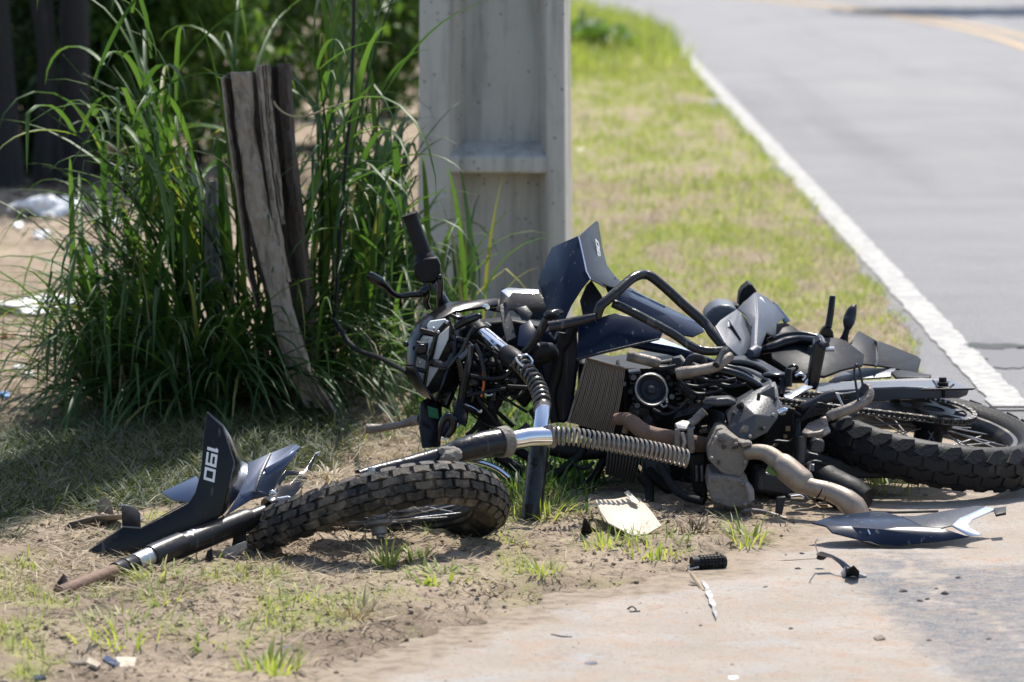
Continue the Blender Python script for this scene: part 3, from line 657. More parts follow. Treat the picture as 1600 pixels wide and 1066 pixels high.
# dark cable hanging in front of the pole
cb = [A(553, -300, 12.32), A(553, 0, 12.32), A(551, 90, 12.32), A(548, 170, 12.32), A(541, 240, 12.32), A(537, 300, 12.32), A(528, 420, 12.35), A(520, 560, 12.4)]
cb = [PO + Vector((-.16, -.1, 6.4)), Vector((cb[0].x, 12.6, 3.5))] + cb
o = MB().tube(cb, .0052, 8, smooth=5).build("stay_cable", 'cable', None, origin=cb[-1]); tag(o, "dark cable hanging straight down in front of the tall grass", "cable")

# ---------------------------------------------------------------- split wooden post
ST = G(495, 665); ST.y = 12.75
stump = thing("broken_post", (ST.x, 12.75, 0), "grey split wooden post leaning in the tall grass", "wooden post")
def cz(p): return (320 + p[0] * .5634, 80 + p[1] * .5634)
def slab(rows, Y, th, m, seed, jitter=.007, name="splinter"):
    """a riven board: left and right edge per height, front face uneven, real thickness"""
    r = random.Random(seed); rr = []
    for i in range(len(rows) - 1):
        n = max(2, int((rows[i + 1][2] - rows[i][2]) / 16))
        for k in range(n):
            t = k / n; rr.append([a * (1 - t) + b * t for a, b in zip(rows[i], rows[i + 1])])
    rr.append(list(rows[-1])); K = 7; vs_ = []
    groove = [r.uniform(-.010, .006) for _ in range(K)]; walk = 0
    for i, (l, rt, y) in enumerate(rr):
        walk = walk * .8 + r.uniform(-1, 1) * 2.0
        for k in range(K):
            t = k / (K - 1); px, py = cz((l + (rt - l) * t + (walk if k in (0, K - 1) else 0) * .8, y + r.uniform(-2, 2)))
            vs_.append(A(px, py, Y + (0.35 * th if k in (0, K - 1) else 0) + groove[k] + r.uniform(-jitter, jitter)))
        for k in range(K - 1, -1, -1):
            t = k / (K - 1); px, py = cz((l + (rt - l) * t, y)); vs_.append(A(px, py, Y + th))
    fs = []; R = 2 * K
    for i in range(len(rr) - 1):
        for k in range(R): fs.append([i * R + k, i * R + (k + 1) % R, (i + 1) * R + (k + 1) % R, (i + 1) * R + k])
    fs += [list(range(R))[::-1], [(len(rr) - 1) * R + k for k in range(R)]]
    return MB().add(vs_, fs).build(name, m, stump, sharp=28)
slab([(70, 130, 58), (85, 136, 200), (100, 152, 300), (115, 178, 430), (148, 218, 560), (185, 242, 700), (200, 272, 800), (235, 302, 900), (280, 334, 990)], 12.250, .05, 'wood', 1)
slab([(44, 58, 72), (58, 70, 200), (75, 88, 320), (95, 108, 460), (113, 120, 600), (142, 147, 705)], 12.260, .05, 'wood', 2)
slab([(56, 69, 66), (68, 82, 200), (84, 98, 320), (104, 117, 460), (122, 136, 600), (146, 158, 720)], 12.280, .05, 'wooddark', 3)
slab([(140, 158, 40), (150, 168, 150), (163, 182, 300), (180, 202, 430), (196, 222, 560), (216, 240, 640)], 12.270, .05, 'wood', 4)
slab([(158, 178, 38), (167, 186, 150), (182, 202, 300), (200, 218, 420), (212, 222, 480)], 12.290, .05, 'wood', 5)
slab([(200, 238, 34), (210, 248, 200), (225, 258, 350), (245, 276, 480), (257, 285, 600), (270, 290, 680)], 12.330, .05, 'wooddark', 6)
slab([(180, 203, 42), (192, 214, 200), (208, 230, 350), (222, 240, 520), (250, 262, 640)], 12.370, .05, 'wooddark', 7)
slab([(60, 236, 60), (75, 250, 250), (110, 280, 480), (160, 295, 650), (200, 315, 820), (250, 340, 1000)], 12.450, .12, 'wooddark', 8, name="core")
slab([(262, 292, 880), (300, 330, 940), (340, 368, 1000), (385, 405, 1075)], 12.230, .03, 'wood', 9)
slab([(5, 38, 360), (-2, 40, 480), (0, 46, 620), (6, 52, 800), (10, 55, 960)], 12.680, .09, 'palebark' , 10, name="bark_strip")
o = tubepx([(428, 158), (432, 166), (445, 177), (465, 183), (490, 178), (515, 168), (545, 160)], 1.7, 12.2, 6, 4).build("dry_tendril", 'twig', None, origin=A(428, 158, 12.2))
tag(o, "pale dry stem curling out from the top of the split post", "stem")
# ================================================================ TALL GRASS
def grass_clump(name, label, stems, leaves_per, seed, n_parts, basal, wscale=1.0, m='leaf', lim=(-1.27, -.33)):
    """stems = list of (x, y, azimuth, elevation, length)"""
    r = np.random.RandomState(seed); B, AZ, EL, LEN, W, DR, KK = [], [], [], [], [], [], []
    smb = MB()
    for (x, y, az, el, ln) in stems:
        p = np.array([x, y, float(max(0, ground_h(np.array([x]), np.array([y]))[0])) - .01]); e = el; n = 9; pts = [p.copy()]; a = az; dr = r.uniform(.3, 1.5)
        for i in range(n):
            p = p + np.array([math.cos(e) * math.cos(a), math.cos(e) * math.sin(a), math.sin(e)]) * ln / n
            e -= dr / n * (0.4 + 1.2 * i / n); a += r.uniform(-.08, .08); pts.append(p.copy())
            if not lim[0] < p[0] < lim[1]: n = i + 1; break
            if i >= 1:
                for q in range(leaves_per if i < n - 1 else leaves_per + 2):
                    if r.rand() < .95:
                        B.append(p + r.uniform(-.01, .01, 3)); AZ.append(a + r.choice([-1, 1]) * r.uniform(.1, 1.2)); EL.append(min(e + r.uniform(-.25, .55), 1.5))
                        LEN.append(r.uniform(.28, .72)); W.append(r.uniform(.009, .023) * wscale); DR.append(r.uniform(.7, 3.2)); KK.append(r.uniform(.3, .8) if r.rand() < .28 else -1)
        smb.tube([Vector(q) for q in pts], [.0038 * wscale * (1 - .7 * i / n) + .0008 for i in range(n + 1)], 5)
    for (x, y, az) in basal:
        B.append(np.array([x, y, float(max(0, ground_h(np.array([x]), np.array([y]))[0])) + r.uniform(0, .10)])); AZ.append(az + r.uniform(-.9, .9)); EL.append(r.uniform(.2, 1.35)); LEN.append(r.uniform(.28, .70))
        W.append(r.uniform(.008, .018) * wscale); DR.append(r.uniform(1.0, 2.6)); KK.append(-1)
    B, AZ, EL, LEN, W, DR, KK = map(np.array, (B, AZ, EL, LEN, W, DR, KK))
    tip = B[:, 0] + np.cos(AZ) * LEN * .62; ppx = lambda q: 800 + q / B[:, 1] * FPX
    keep = (tip < lim[1] + r.exponential(.07, len(B))) & (tip > lim[0] + .24 * sst(.25, .8, B[:, 2]) - r.exponential(.18, len(B))) & (B[:, 0] < lim[1] + .04)
    keep &= ~((B[:, 1] < 12.5) & (B[:, 2] > .16) & (np.minimum(ppx(B[:, 0]), ppx(tip)) < 485) & (np.maximum(ppx(B[:, 0]), ppx(tip)) > 340))
    keep &= ~((B[:, 1] < 13.1) & (np.sin(AZ) < -.35) & (B[:, 2] > .3) & (ppx(tip) < 470) & (ppx(tip) > 345) & (r.rand(len(B)) < .75))
    B, AZ, EL, LEN, W, DR, KK = [q[keep] for q in (B, AZ, EL, LEN, W, DR, KK)]; N = len(B); T = r.rand(N)
    cx = float(np.mean([s[0] for s in stems])); cy = float(np.mean([s[1] for s in stems])); org = Vector((cx, cy, 0))
    t = thing(name, org, label, "tall grass")
    smb.build("stems", 'leaf', t)['kind'] = 'stuff'
    nd_ = len(stems) * 3; q_ = r.randint(0, len(stems), nd_); db = np.array([[stems[k][0] + r.uniform(-.12, .12), stems[k][1] + r.uniform(-.25, .1), .02] for k in q_]); da = np.array([stems[k][2] for k in q_]) + r.uniform(-1, 1, nd_)
    dl = r.uniform(.25, .8, nd_); dk = (db[:, 0] + np.cos(da) * dl * .6 < lim[1]) & (db[:, 0] + np.cos(da) * dl * .6 > lim[0] - .1); db, da, dl = db[dk], da[dk], dl[dk]; nd_ = len(db)
    V, F, I = ribbons(db, da, r.uniform(.5, 1.45, nd_), dl, r.uniform(.003, .009, nd_), r.uniform(.5, 3.0, nd_), 7, fold=.15, kink=np.where(r.rand(nd_) < .5, r.uniform(.3, .8, nd_), -1), twist=r.uniform(-.5, .5, nd_)); V[:, 2] = np.maximum(V[:, 2], .006)
    np_quads("dead_stalks", V, F, 'straw', tint=(r.rand(nd_) * .7)[I], parent=t, origin=org)['kind'] = 'stuff'
    order = np.argsort(-(LEN * W) + .004 * (B[:, 1] - cy)); one, rest = order[:n_parts], order[n_parts:]
    def mk(sel, nm):
        V, F, I = ribbons(B[sel], AZ[sel], EL[sel], LEN[sel], W[sel], DR[sel], 8, fold=.22, kink=KK[sel], twist=np.zeros(len(sel)))
        V[:, 2] = np.maximum(V[:, 2], .004 + .02 * T[sel][I])
        return np_quads(nm, V, F, m, tint=T[sel][I], parent=t, origin=org, smooth=True)
    for k in one: mk(np.array([k]), "leaf")
    if len(rest): mk(rest, "foliage")['kind'] = 'stuff'
    return t
r = np.random.RandomState(5); st, ba = [], []
for i in range(58):
    u = r.uniform(-1, 1); x = -.72 + .27 * u; y = 12.85 + r.uniform(-.18, .30)
    az = math.atan2(r.uniform(-1, .6), u * .9 - .15 + r.uniform(-.5, .5)); st.append((x, y, az, r.uniform(1.05, 1.5), r.uniform(.8, 1.4)))
for i in range(30):      # left flank leaning out
    x = -1.02 + r.uniform(-.18, .15); y = 12.7 + r.uniform(-.35, .3); st.append((x, y, math.pi + r.uniform(-.9, .9), r.uniform(.6, 1.2), r.uniform(.3, .62)))
for i in range(16):      # right flank towards the pole
    x = -.46 + r.uniform(-.12, .08); y = 12.9 + r.uniform(-.2, .4); st.append((x, y, r.uniform(-1.6, 1.6), r.uniform(1.15, 1.45), r.uniform(.45, .95)))
for i in range(800):
    u = r.uniform(-1, 1); q = (-.92 + .38 * u, 12.46 + r.uniform(-.24, .35) + .10 * u * u, math.atan2(-.7, u))
    if not (q[0] > -.78 and q[1] < 12.34): ba.append(q)
grass_clump("tall_grass_clump", "big dark green clump of tall grass around the split wooden post", st, 2, 3, 290, ba)
st = []
for (px, py, tx, ty) in [(700, 500, 712, 250), (745, 480, 760, 270), (715, 480, 700, 300), (690, 520, 650, 260), (730, 520, 740, 330), (660, 560, 640, 300), (755, 500, 780, 330), (640, 590, 600, 380), (670, 600, 690, 420), (710, 560, 735, 360), (620, 600, 560, 400), (650, 570, 610, 440)]:
    p = G(px, 595); p.y = 13.1 + r.uniform(-.25, .45); p.x = A(px, 560, p.y).x; q = A(tx, ty, p.y)
    st.append((p.x, p.y, r.uniform(-1.2, 1.2) if tx > px else math.pi + r.uniform(-1, 1), r.uniform(1.3, 1.52), q.z * .7))
ba = [(-.30 + r.uniform(-.2, .15), 12.9 + r.uniform(-.5, .5), r.uniform(-3.1, 3.1)) for _ in range(90)]
t2 = grass_clump("tall_grass_clump", "bright sunlit grass with yellowing leaves between post and concrete pole", st, 2, 9, 70, ba, 1.1, lim=(-.5, -.13))

for i_, (bx, by, yy, ln_, w_, az_, dr_, tn_) in enumerate([(756, 478, 13.0, .46, .020, .6, .25, .99), (741, 470, 13.05, .50, .022, 2.0, .5, .6), (722, 480, 12.95, .40, .017, 2.6, .4, .97), (748, 500, 12.9, .46, .022, -.4, 1.9, .5), (705, 500, 13.0, .52, .018, 0.2, 2.2, .7), (712, 490, 13.1, .34, .014, 3.0, 1.4, .3), (768, 505, 13.05, .30, .014, .2, 1.6, .98)]):
    p_ = A(bx, by, yy); V, F, I = ribbons(np.array([[p_.x, p_.y, max(p_.z - .06, .05)]]), np.array([az_]), np.array([1.5]), np.array([ln_]), np.array([w_]), np.array([dr_]), 8, fold=.2, twist=np.zeros(1))
    np_quads("leaf", V, F, 'leaf', tint=np.full(len(V), tn_), parent=t2, origin=tuple(t2.location), smooth=True)
# ================================================================ TREES AND BUSHES BEHIND
def leaf_cloud(cl, n, size, seed):
    r = np.random.RandomState(seed); B = []
    for (cx, cy, cz_, rx, ry, rz, wt) in cl:
        k = int(n * wt); d = r.normal(size=(k, 3)); d /= np.linalg.norm(d, axis=1)[:, None]
        q = r.uniform(.25, 1, k) ** .5
        lump = 1 + .35 * np.sin(d[:, 0] * 5 + seed) * np.sin(d[:, 2] * 6 + 2 * seed) + .2 * np.sin(d[:, 1] * 9 + d[:, 2] * 7)
        B.append(np.array([cx, cy, cz_]) + d * q[:, None] * lump[:, None] * np.array([rx, ry, rz]))
    B = np.concatenate(B); B = B[B[:, 2] > .02]; k = len(B)
    V, F, I = ribbons(B, r.uniform(0, 6.283, k), r.uniform(-1.2, 1.2, k), r.uniform(size * .6, size * 1.4, k), r.uniform(size * .3, size * .6, k), r.uniform(0, 1.2, k), 2)
    return V, F, r.rand(k)[I]
def bush(name, label, x, y, cl, n, size, m, seed, stems=4, cat="bush", trunk=None, group=None):
    t = thing(name, (x, y, 0), label, cat, group)
    V, F, T = leaf_cloud([(x + a, y + b, c, d, e, f, w) for (a, b, c, d, e, f, w) in cl], n, size, seed)
    np_quads("crown" if trunk else "foliage", V, F, m, tint=T, parent=t, origin=(x, y, 0))
    rr = random.Random(seed)
    if trunk:
        r0, h = trunk; p = [Vector((x + rr.uniform(-.05, .05) * i, y + rr.uniform(-.04, .04) * i, h * i / 6 - (.1 if i == 0 else 0))) for i in range(7)]
        mb = MB().tube(p, [r0 * (1.25 if i == 0 else 1 - .09 * i) for i in range(7)], 9, smooth=3)
        for (a, b, c, d, e, f, w) in cl:
            mb.tube([p[4], p[4].lerp(Vector((x + a, y + b, c)), .5) + Vector((0, 0, .1)), Vector((x + a, y + b, c))], [r0 * .5, r0 * .35, r0 * .12], 7, smooth=3)
        mb.build("trunk", 'bark', t)
    else:
        mb = MB()
        for k in range(stems):
            a = rr.uniform(0, 6.28); e = cl[k % len(cl)]
            mb.tube([Vector((x + .06 * math.cos(a), y + .06 * math.sin(a), -.05)), Vector((x + e[0] * .5, y + e[1] * .5, e[2] * .5)), Vector((x + e[0], y + e[1], e[2]))], [.018, .013, .006], 6, smooth=3)
        mb.build("stem", 'bark', t)
    return t
def X(px, Y): return (px - 800) / FPX * Y
bush("bush", "mid green bush behind the dark post", X(205, 23), 23, [(0, 0, .55, .42, .4, .5, .5), (.25, .2, 1.1, .4, .4, .45, .5)], 5200, .075, 'bush', 1)
bush("bush", "leafy bush beyond the left edge of the tall grass", X(300, 23.6), 23.6, [(0, 0, .6, .45, .4, .55, .5), (-.2, .2, 1.25, .45, .4, .5, .5)], 5200, .08, 'bush', 2)
bush("bush", "sunlit bush seen behind the top of the wooden post", X(430, 25), 25, [(0, 0, .6, .6, .5, .6, .5), (.1, .2, 1.3, .5, .4, .5, .5)], 5200, .08, 'bush', 3)
bush("bush", "bright bush between the cable and the concrete pole", X(605, 28), 28, [(0, 0, .55, .40, .4, .55, .5), (.05, .1, 1.3, .45, .4, .5, .5)], 5600, .075, 'bush', 4)
bush("bush", "bright bush half hidden by the concrete pole", X(700, 33), 33, [(0, 0, .6, .55, .4, .6, .5), (0, .2, 1.2, .5, .4, .5, .5)], 5000, .085, 'bush', 5)
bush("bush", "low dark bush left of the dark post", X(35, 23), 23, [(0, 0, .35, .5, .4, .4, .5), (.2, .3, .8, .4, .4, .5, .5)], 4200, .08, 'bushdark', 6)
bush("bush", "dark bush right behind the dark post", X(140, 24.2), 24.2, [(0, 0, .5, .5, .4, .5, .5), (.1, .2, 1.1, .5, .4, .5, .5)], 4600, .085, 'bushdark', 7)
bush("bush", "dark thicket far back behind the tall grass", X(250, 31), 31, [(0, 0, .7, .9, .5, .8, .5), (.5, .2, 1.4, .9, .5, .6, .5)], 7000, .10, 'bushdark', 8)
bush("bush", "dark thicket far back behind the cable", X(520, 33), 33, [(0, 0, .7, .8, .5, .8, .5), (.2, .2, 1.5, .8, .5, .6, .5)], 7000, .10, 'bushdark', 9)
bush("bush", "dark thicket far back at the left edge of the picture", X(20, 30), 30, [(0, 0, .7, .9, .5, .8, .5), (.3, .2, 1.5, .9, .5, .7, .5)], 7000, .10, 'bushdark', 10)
bush("leafy_weed", "patch of broad bright weeds on the verge right of the concrete pole", X(925, 37), 37, [(0, 0, .12, .34, .8, .16, .6), (-.35, .3, .14, .3, .8, .18, .4)], 1700, .13, 'bush', 14, cat="weeds")
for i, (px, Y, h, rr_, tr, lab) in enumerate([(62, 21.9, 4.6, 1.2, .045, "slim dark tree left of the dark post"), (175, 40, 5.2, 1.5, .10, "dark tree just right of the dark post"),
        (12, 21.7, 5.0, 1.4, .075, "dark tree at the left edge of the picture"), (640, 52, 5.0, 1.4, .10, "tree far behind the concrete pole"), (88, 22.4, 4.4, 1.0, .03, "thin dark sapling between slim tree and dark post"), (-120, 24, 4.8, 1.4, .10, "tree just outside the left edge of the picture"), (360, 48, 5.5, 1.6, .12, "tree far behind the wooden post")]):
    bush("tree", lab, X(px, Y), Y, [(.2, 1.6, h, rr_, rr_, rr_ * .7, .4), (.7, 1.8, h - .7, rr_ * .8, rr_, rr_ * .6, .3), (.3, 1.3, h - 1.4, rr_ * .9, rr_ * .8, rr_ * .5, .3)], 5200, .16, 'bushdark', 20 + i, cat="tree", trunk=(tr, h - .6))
t = thing("tree", (X(44, 23.6), 23.6, 0), "pale bare tree trunk left of the dark post", "tree")
MB().tube([A(52, 300, 23.6), A(46, 180, 23.6), A(40, 60, 23.6), A(50, -60, 23.6), A(58, -400, 23.7)], [.042, .036, .034, .03, .02], 9, smooth=4).build("trunk", 'bark', t)
MB().tube([A(40, 60, 23.6), A(70, -20, 23.5), A(90, -200, 23.5)], [.03, .02, .012], 7, smooth=3).build("branch", 'palebark', t)
pb = A(119, 285, 22.0)
o = MB().tube([Vector((pb.x, 22.0, -.05)), Vector((pb.x, 22.0, 1.0)), Vector((pb.x - .01, 22.0, 4.2))], [.077, .075, .068], 14).build("wooden_post", 'bark', None, origin=(pb.x, 22, 0)); tag(o, "dark upright post in the shade at the far left", "post")
for i_, (x_, y_, l_) in enumerate([(-4.6, 27, 'first green bush left of the dark trees, beyond the picture edge'), (-6.6, 29, 'second green bush left of the dark trees, beyond the picture edge'), (-9.0, 28, 'green bush farthest left, beyond the picture edge'), (-5.6, 33, 'green bush standing behind the other bushes beyond the left edge')]):
    bush("bush", l_, x_, y_, [(0, 0, .8, 1.1, .8, .9, .5), (.5, .3, 1.7, 1.0, .8, .8, .5)], 5200, .13, 'bush', 60 + i_, group="bushes beyond the left edge")
# street tree across the road: only its shade reaches the picture
bush("tree", "street tree beyond the right edge of the picture shading the road", 8.6, 50.6, [(-2.9, 0, 4.6, 1.2, 1.3, .7, .5), (-1.2, .5, 5.2, 1.8, 1.5, .9, .5)], 5000, .22, 'bush', 40, cat="tree", trunk=(.14, 4.2))

x, y, r = scatter(9000, -3.4, -.8, 18, 25, lambda x, y: .2 + .8 * sst(20.3, 21.5, y), 61)
blades("leaf_litter", [(x, y, r, .02, .07, .008, .03, -.1, .5, -.3, .6, 2, .01)], 'debris', "brown leaf litter under the trees at the back left")
# ================================================================ RUBBISH AND LOOSE BITS
def wad(px, py, w, h, d, m, label, cat, name, seed, amt=.35, up=.5):
    c = G(px, py); c.z = h * up; n = MB().blob(c, w / 2, d / 2, h / 2, seed, amt, 22, 12)
    rr = random.Random(seed)
    for i, v in enumerate(n.v): n.v[i] = v + Vector((rr.uniform(-1, 1) * w * .03, rr.uniform(-1, 1) * d * .03, rr.uniform(-1, 1) * h * .10))
    for i, v in enumerate(n.v):
        if v.z < .003: v.z = .003
    tag(n.build(name, m, None, origin=(c.x, c.y, 0), sharp=50), label, cat, "rubbish scattered behind the tall grass")
wad(72, 342, .24, .10, .25, 'white', "large crumpled white bag near the trees, upper left", "plastic bag", "plastic_bag", 1)
wad(55, 492, .27, .06, .35, 'white', "long flat white bag on the sunny earth at far left", "plastic bag", "plastic_bag", 2)
wad(163, 357, .10, .07, .14, 'white', "small round white bag right of the large crumpled bag", "plastic bag", "plastic_bag", 3)
wad(64, 378, .07, .05, .12, 'white', "small white scrap below the large crumpled bag", "paper scrap", "paper_scrap", 4)
wad(28, 358, .05, .03, .12, 'white', "tiny white scrap left of the large crumpled bag", "paper scrap", "paper_scrap", 5)
wad(140, 398, .06, .03, .12, 'blue', "blue plastic scrap under the small round white bag", "plastic scrap", "plastic_scrap", 6)
wad(95, 332, .04, .035, .05, 'blue', "blue scrap tucked against the large crumpled bag", "plastic scrap", "plastic_scrap", 7)
wad(120, 370, .16, .015, .4, 'white', "pale flattened sheet beside the small round white bag", "plastic sheet", "plastic_sheet", 8, up=.4)
wad(30, 582, .035, .025, .05, 'white', "small white scrap low on the left sunny earth", "paper scrap", "paper_scrap", 9)
wad(45, 596, .03, .03, .05, 'white', "bright white scrap lowest on the left sunny earth", "paper scrap", "paper_scrap", 10)
wad(8, 622, .03, .02, .06, 'blue', "pale blue scrap at the left edge of the picture", "plastic scrap", "plastic_scrap", 11)
wad(95, 402, .06, .012, .10, 'blue', "faded blue scrap left of the brighter blue one", "plastic scrap", "plastic_scrap", 12, up=.4)
wad(235, 332, .05, .04, .08, 'white', "white scrap showing through the left grass stems", "paper scrap", "paper_scrap", 13)
wad(8, 534, .05, .03, .07, 'leafdry', "orange brown leaf on the left sunny earth", "dead leaf", "dead_leaf", 14)
wad(907, 241, .10, .03, .12, 'white', "white litter on the verge right of the concrete pole", "litter", "litter_scrap", 15)
wad(982, 292, .022, .02, .05, 'white', "tiny white speck of litter on the middle of the verge", "litter", "litter_scrap", 16)
wad(1141, 237, .028, .025, .05, 'red', "small orange red scrap near the white road line", "litter", "litter_scrap", 17)
def chip(pts, th, m, label, cat, name, lift=.006, bevel=.001, grp=None):
    """small flat broken piece lying on the ground; points are (px, py, height)"""
    q = [G(p[0], p[1], p[2] if len(p) > 2 else lift) for p in pts]
    o = MB().prism(q, (0, 0, th)).build(name, m, None, origin=(q[0].x, q[0].y, 0), bevel=bevel); tag(o, label, cat, grp); return o
chip([(536, 944, .010), (552, 938, .014), (566, 944, .010), (563, 952, .008), (545, 953, .008)], .003, 'white', "white plastic scrap on the bare earth below the front wheel", "plastic scrap", "plastic_scrap")
chip([(160, 1034, .026), (166, 1027, .03), (188, 1040, .012), (182, 1047, .006)], .006, 'bluegrey', "grey tilted piece of tile at lower left", "tile fragment", "tile_fragment")
chip([(180, 1030, .012), (213, 1031, .012), (210, 1044, .008), (187, 1046, .008)], .005, 'cream', "pale square piece leaning beside the grey tile piece", "tile fragment", "tile_fragment")
chip([(138, 1032, .014), (158, 1042, .010), (152, 1047, .008), (135, 1040, .010)], .007, 'cream', "cream angled chip left of the grey tile piece", "tile fragment", "tile_fragment")
chip([(108, 1036, .012), (138, 1034, .012), (136, 1041, .006), (110, 1041, .006)], .006, 'card', "brown strip leftmost of the broken tile pieces", "tile fragment", "tile_fragment")
chip([(82, 921, .01), (100, 897, .05), (107, 910, .02), (95, 925, .005)], .003, 'grey', "grey plastic shard beside the thin end of the fork leg", "plastic shard", "plastic_shard")
chip([(905, 842, .006), (907, 838, .015), (912, 812, .065), (917, 815, .062), (925, 828, .03), (948, 840, .012), (949, 845, .005), (930, 843, .004)], .006, 'matte', "black pointed shard left of the cream plastic piece", "plastic shard", "plastic_shard")
chip([(60, 832, .01), (110, 818, .02), (150, 808, .04), (190, 806, .05), (192, 812, .03), (150, 818, .015), (100, 830, .008), (70, 838, .004)], .003, 'card', "long curled brown strip in the shade behind the black fairing", "debris strip", "debris_strip")
chip([(148, 790, .03), (160, 778, .06), (172, 782, .06), (178, 805, .02), (150, 808, .01)], .004, 'card', "brown crumpled card behind the black fairing", "card scrap", "card_scrap")
chip([(132, 783, .01), (165, 765, .03), (170, 770, .02), (140, 786, .005)], .003, 'navy', "dark blue shard in the shade left of the fairing", "plastic shard", "plastic_shard")
chip([(170, 762, .01), (190, 750, .03), (210, 742, .02), (208, 748, .01), (180, 766, .005)], .003, 'matte', "black bent shard in the shade at the grass foot", "plastic shard", "plastic_shard")
chip([(64, 790, .004), (74, 784, .012), (78, 790, .006)], .003, 'white', "small pale chip in the shaded grass at far left", "chip", "pale_chip")
chip([(442, 1012, .004), (460, 1012, .01), (462, 1017, .004), (446, 1019, .003)], .004, 'grey', "small grey chip on the foreground earth", "chip", "grey_chip")
chip([(50, 1060, .006), (66, 1057, .012), (73, 1063, .004), (56, 1066, .003)], .006, 'bluegrey', "blue grey chip at the bottom left corner", "chip", "grey_chip")
chip([(913, 1037, .002), (932, 1035, .006), (934, 1039, .002), (916, 1041, .002)], .003, 'grey', "small grey flake on the driveway foreground", "chip", "grey_chip")
chip([(1137, 1059, .004), (1152, 1058, .006), (1156, 1062, .003), (1140, 1064, .003)], .003, 'white', "white flake at the bottom edge of the driveway", "chip", "pale_chip")
chip([(1365, 998, .004), (1378, 994, .012), (1384, 1000, .005), (1370, 1003, .003)], .004, 'card', "brown flake on the edge of the exposed asphalt", "flake", "brown_flake")
chip([(712, 951, .003), (728, 950, .008), (727, 955, .003)], .002, 'cream', "pale thin flake at the driveway edge", "flake", "pale_flake")
chip([(478, 1005, .01), (492, 1006, .02), (498, 1015, .004), (484, 1013, .003)], .002, 'leafdry', "curled brown leaf below the dead tuft", "dead leaf", "dead_leaf")
chip([(55, 972, .01), (72, 970, .02), (78, 978, .006), (60, 980, .004)], .002, 'leafdry', "curled brown leaf near the left bottom edge", "dead leaf", "dead_leaf")
def twig(pts, r, m, label, cat, name):
    q = [G(*p) for p in pts]; o = MB().tube(q, r, 6, smooth=4).build(name, m, None, origin=(q[0].x, q[0].y, 0)); tag(o, label, cat)
twig([(413, 970, .004), (440, 955, .006), (462, 944, .008), (478, 932, .012), (481, 922, .02), (477, 914, .012)], .0022, 'white', "curled white stem on the bare earth", "stem", "curled_straw")
twig([(1080, 897, .022), (1088, 908, .012), (1100, 924, .004)], .0042, 'twig', "yellow split twig below the rubber footpeg", "twig", "yellow_twig")
twig([(1076, 915, .004), (1090, 914, .008), (1098, 913, .006)], .0035, 'card', "short brown stick crossing the yellow twig", "twig", "brown_stick")
twig([(405, 943, .006), (430, 932, .01), (452, 928, .006)], .0016, 'bark', "thin dark twig beside the curled white stem", "twig", "dark_twig")
twig([(1165, 877, .003), (1220, 876, .004), (1275, 873, .012)], .0010, 'twig', "thin straw leading to the grey bracket", "straw", "long_straw")
twig([(30, 792, .01), (70, 780, .03), (112, 768, .05), (128, 756, .08)], .0020, 'twig', "dry stalk lying in the shade at far left", "stalk", "dry_stalk")
twig([(300, 712, .03), (420, 708, .02), (520, 712, .03), (560, 704, .02)], .0022, 'twig', "long dry stalk behind the grey blue mudguard", "stalk", "dry_stalk")
twig([(490, 745, .02), (540, 730, .05), (570, 690, .10)], .0014, 'twig', "bent thin stalk behind the front tyre", "stalk", "dry_stalk")
twig([(980, 952, .003), (988, 948, .012), (994, 954, .004), (984, 957, .003), (1000, 955, .004)], .0018, 'cable', "small black wire knot on the driveway", "wire", "wire_scrap")
twig([(862, 992, .003), (878, 995, .004), (894, 996, .003)], .0022, 'cable', "thin black sliver at left of the driveway", "sliver", "black_sliver")
for i, (px, py, s, lab) in enumerate([(1411, 925, .0085, "largest dark pebble at left of the pebble group on the driveway"), (1477, 928, .0085, "round brown pebble at right of the pebble group"), (1449, 937, .006, "dark pebble at the front of the pebble group, right one"),
        (1438, 940, .0065, "dark flat pebble at the front of the pebble group, left one"), (1497, 904, .007, "lone brown pebble behind the pebble group"), (1247, 890, .007, "dark pebble left of the grey bracket"), (1253, 866, .006, "dark crumb behind the grey bracket"),
        (1463, 921, .005, "small pebble at the back of the pebble group"), (1436, 926, .004, "small pebble second from left in the pebble group"), (1331, 925, .004, "tiny dark pebble below the grey bracket"), (1236, 983, .005, "tiny dark pebble in the middle of the driveway"), (1196, 919, .006, "dark pebble below the yellow twig"),
        (1525, 961, .004, "tiny dark stone on the exposed asphalt at right"), (1095, 978, .004, "tiny dark stone near the white scuff"), (1452, 1002, .006, "dark stone at the edge of the exposed asphalt"), (1545, 1000, .006, "long dark stone on the exposed asphalt at right"),
        (886, 946, .004, "tiny dark stone on the left of the driveway"), (896, 1013, .004, "dark stone near the lower left of the driveway"), (1049, 1022, .003, "tiny stone at the lower middle of the driveway"), (735, 1003, .004, "dark stone by the driveway edge, left"), (777, 979, .003, "tiny stone by the driveway edge, right"),
        (1144, 1040, .005, "flat dark stone near the bottom of the driveway"), (620, 1004, .006, "dark stone on the earth just before the driveway"), (1228, 868, .004, "small flat crumb left of the crumb behind the bracket"), (1446, 775, .006, "dark stone under the rear tyre")]):
    c = G(px, py, s * .6); o = MB().blob(c, s, s * .9, s * .75, 50 + i, .3, 10, 7).build("pebble", 'stone', None, origin=(c.x, c.y, 0), sharp=40); tag(o, lab, "pebble", "pebbles on the driveway")
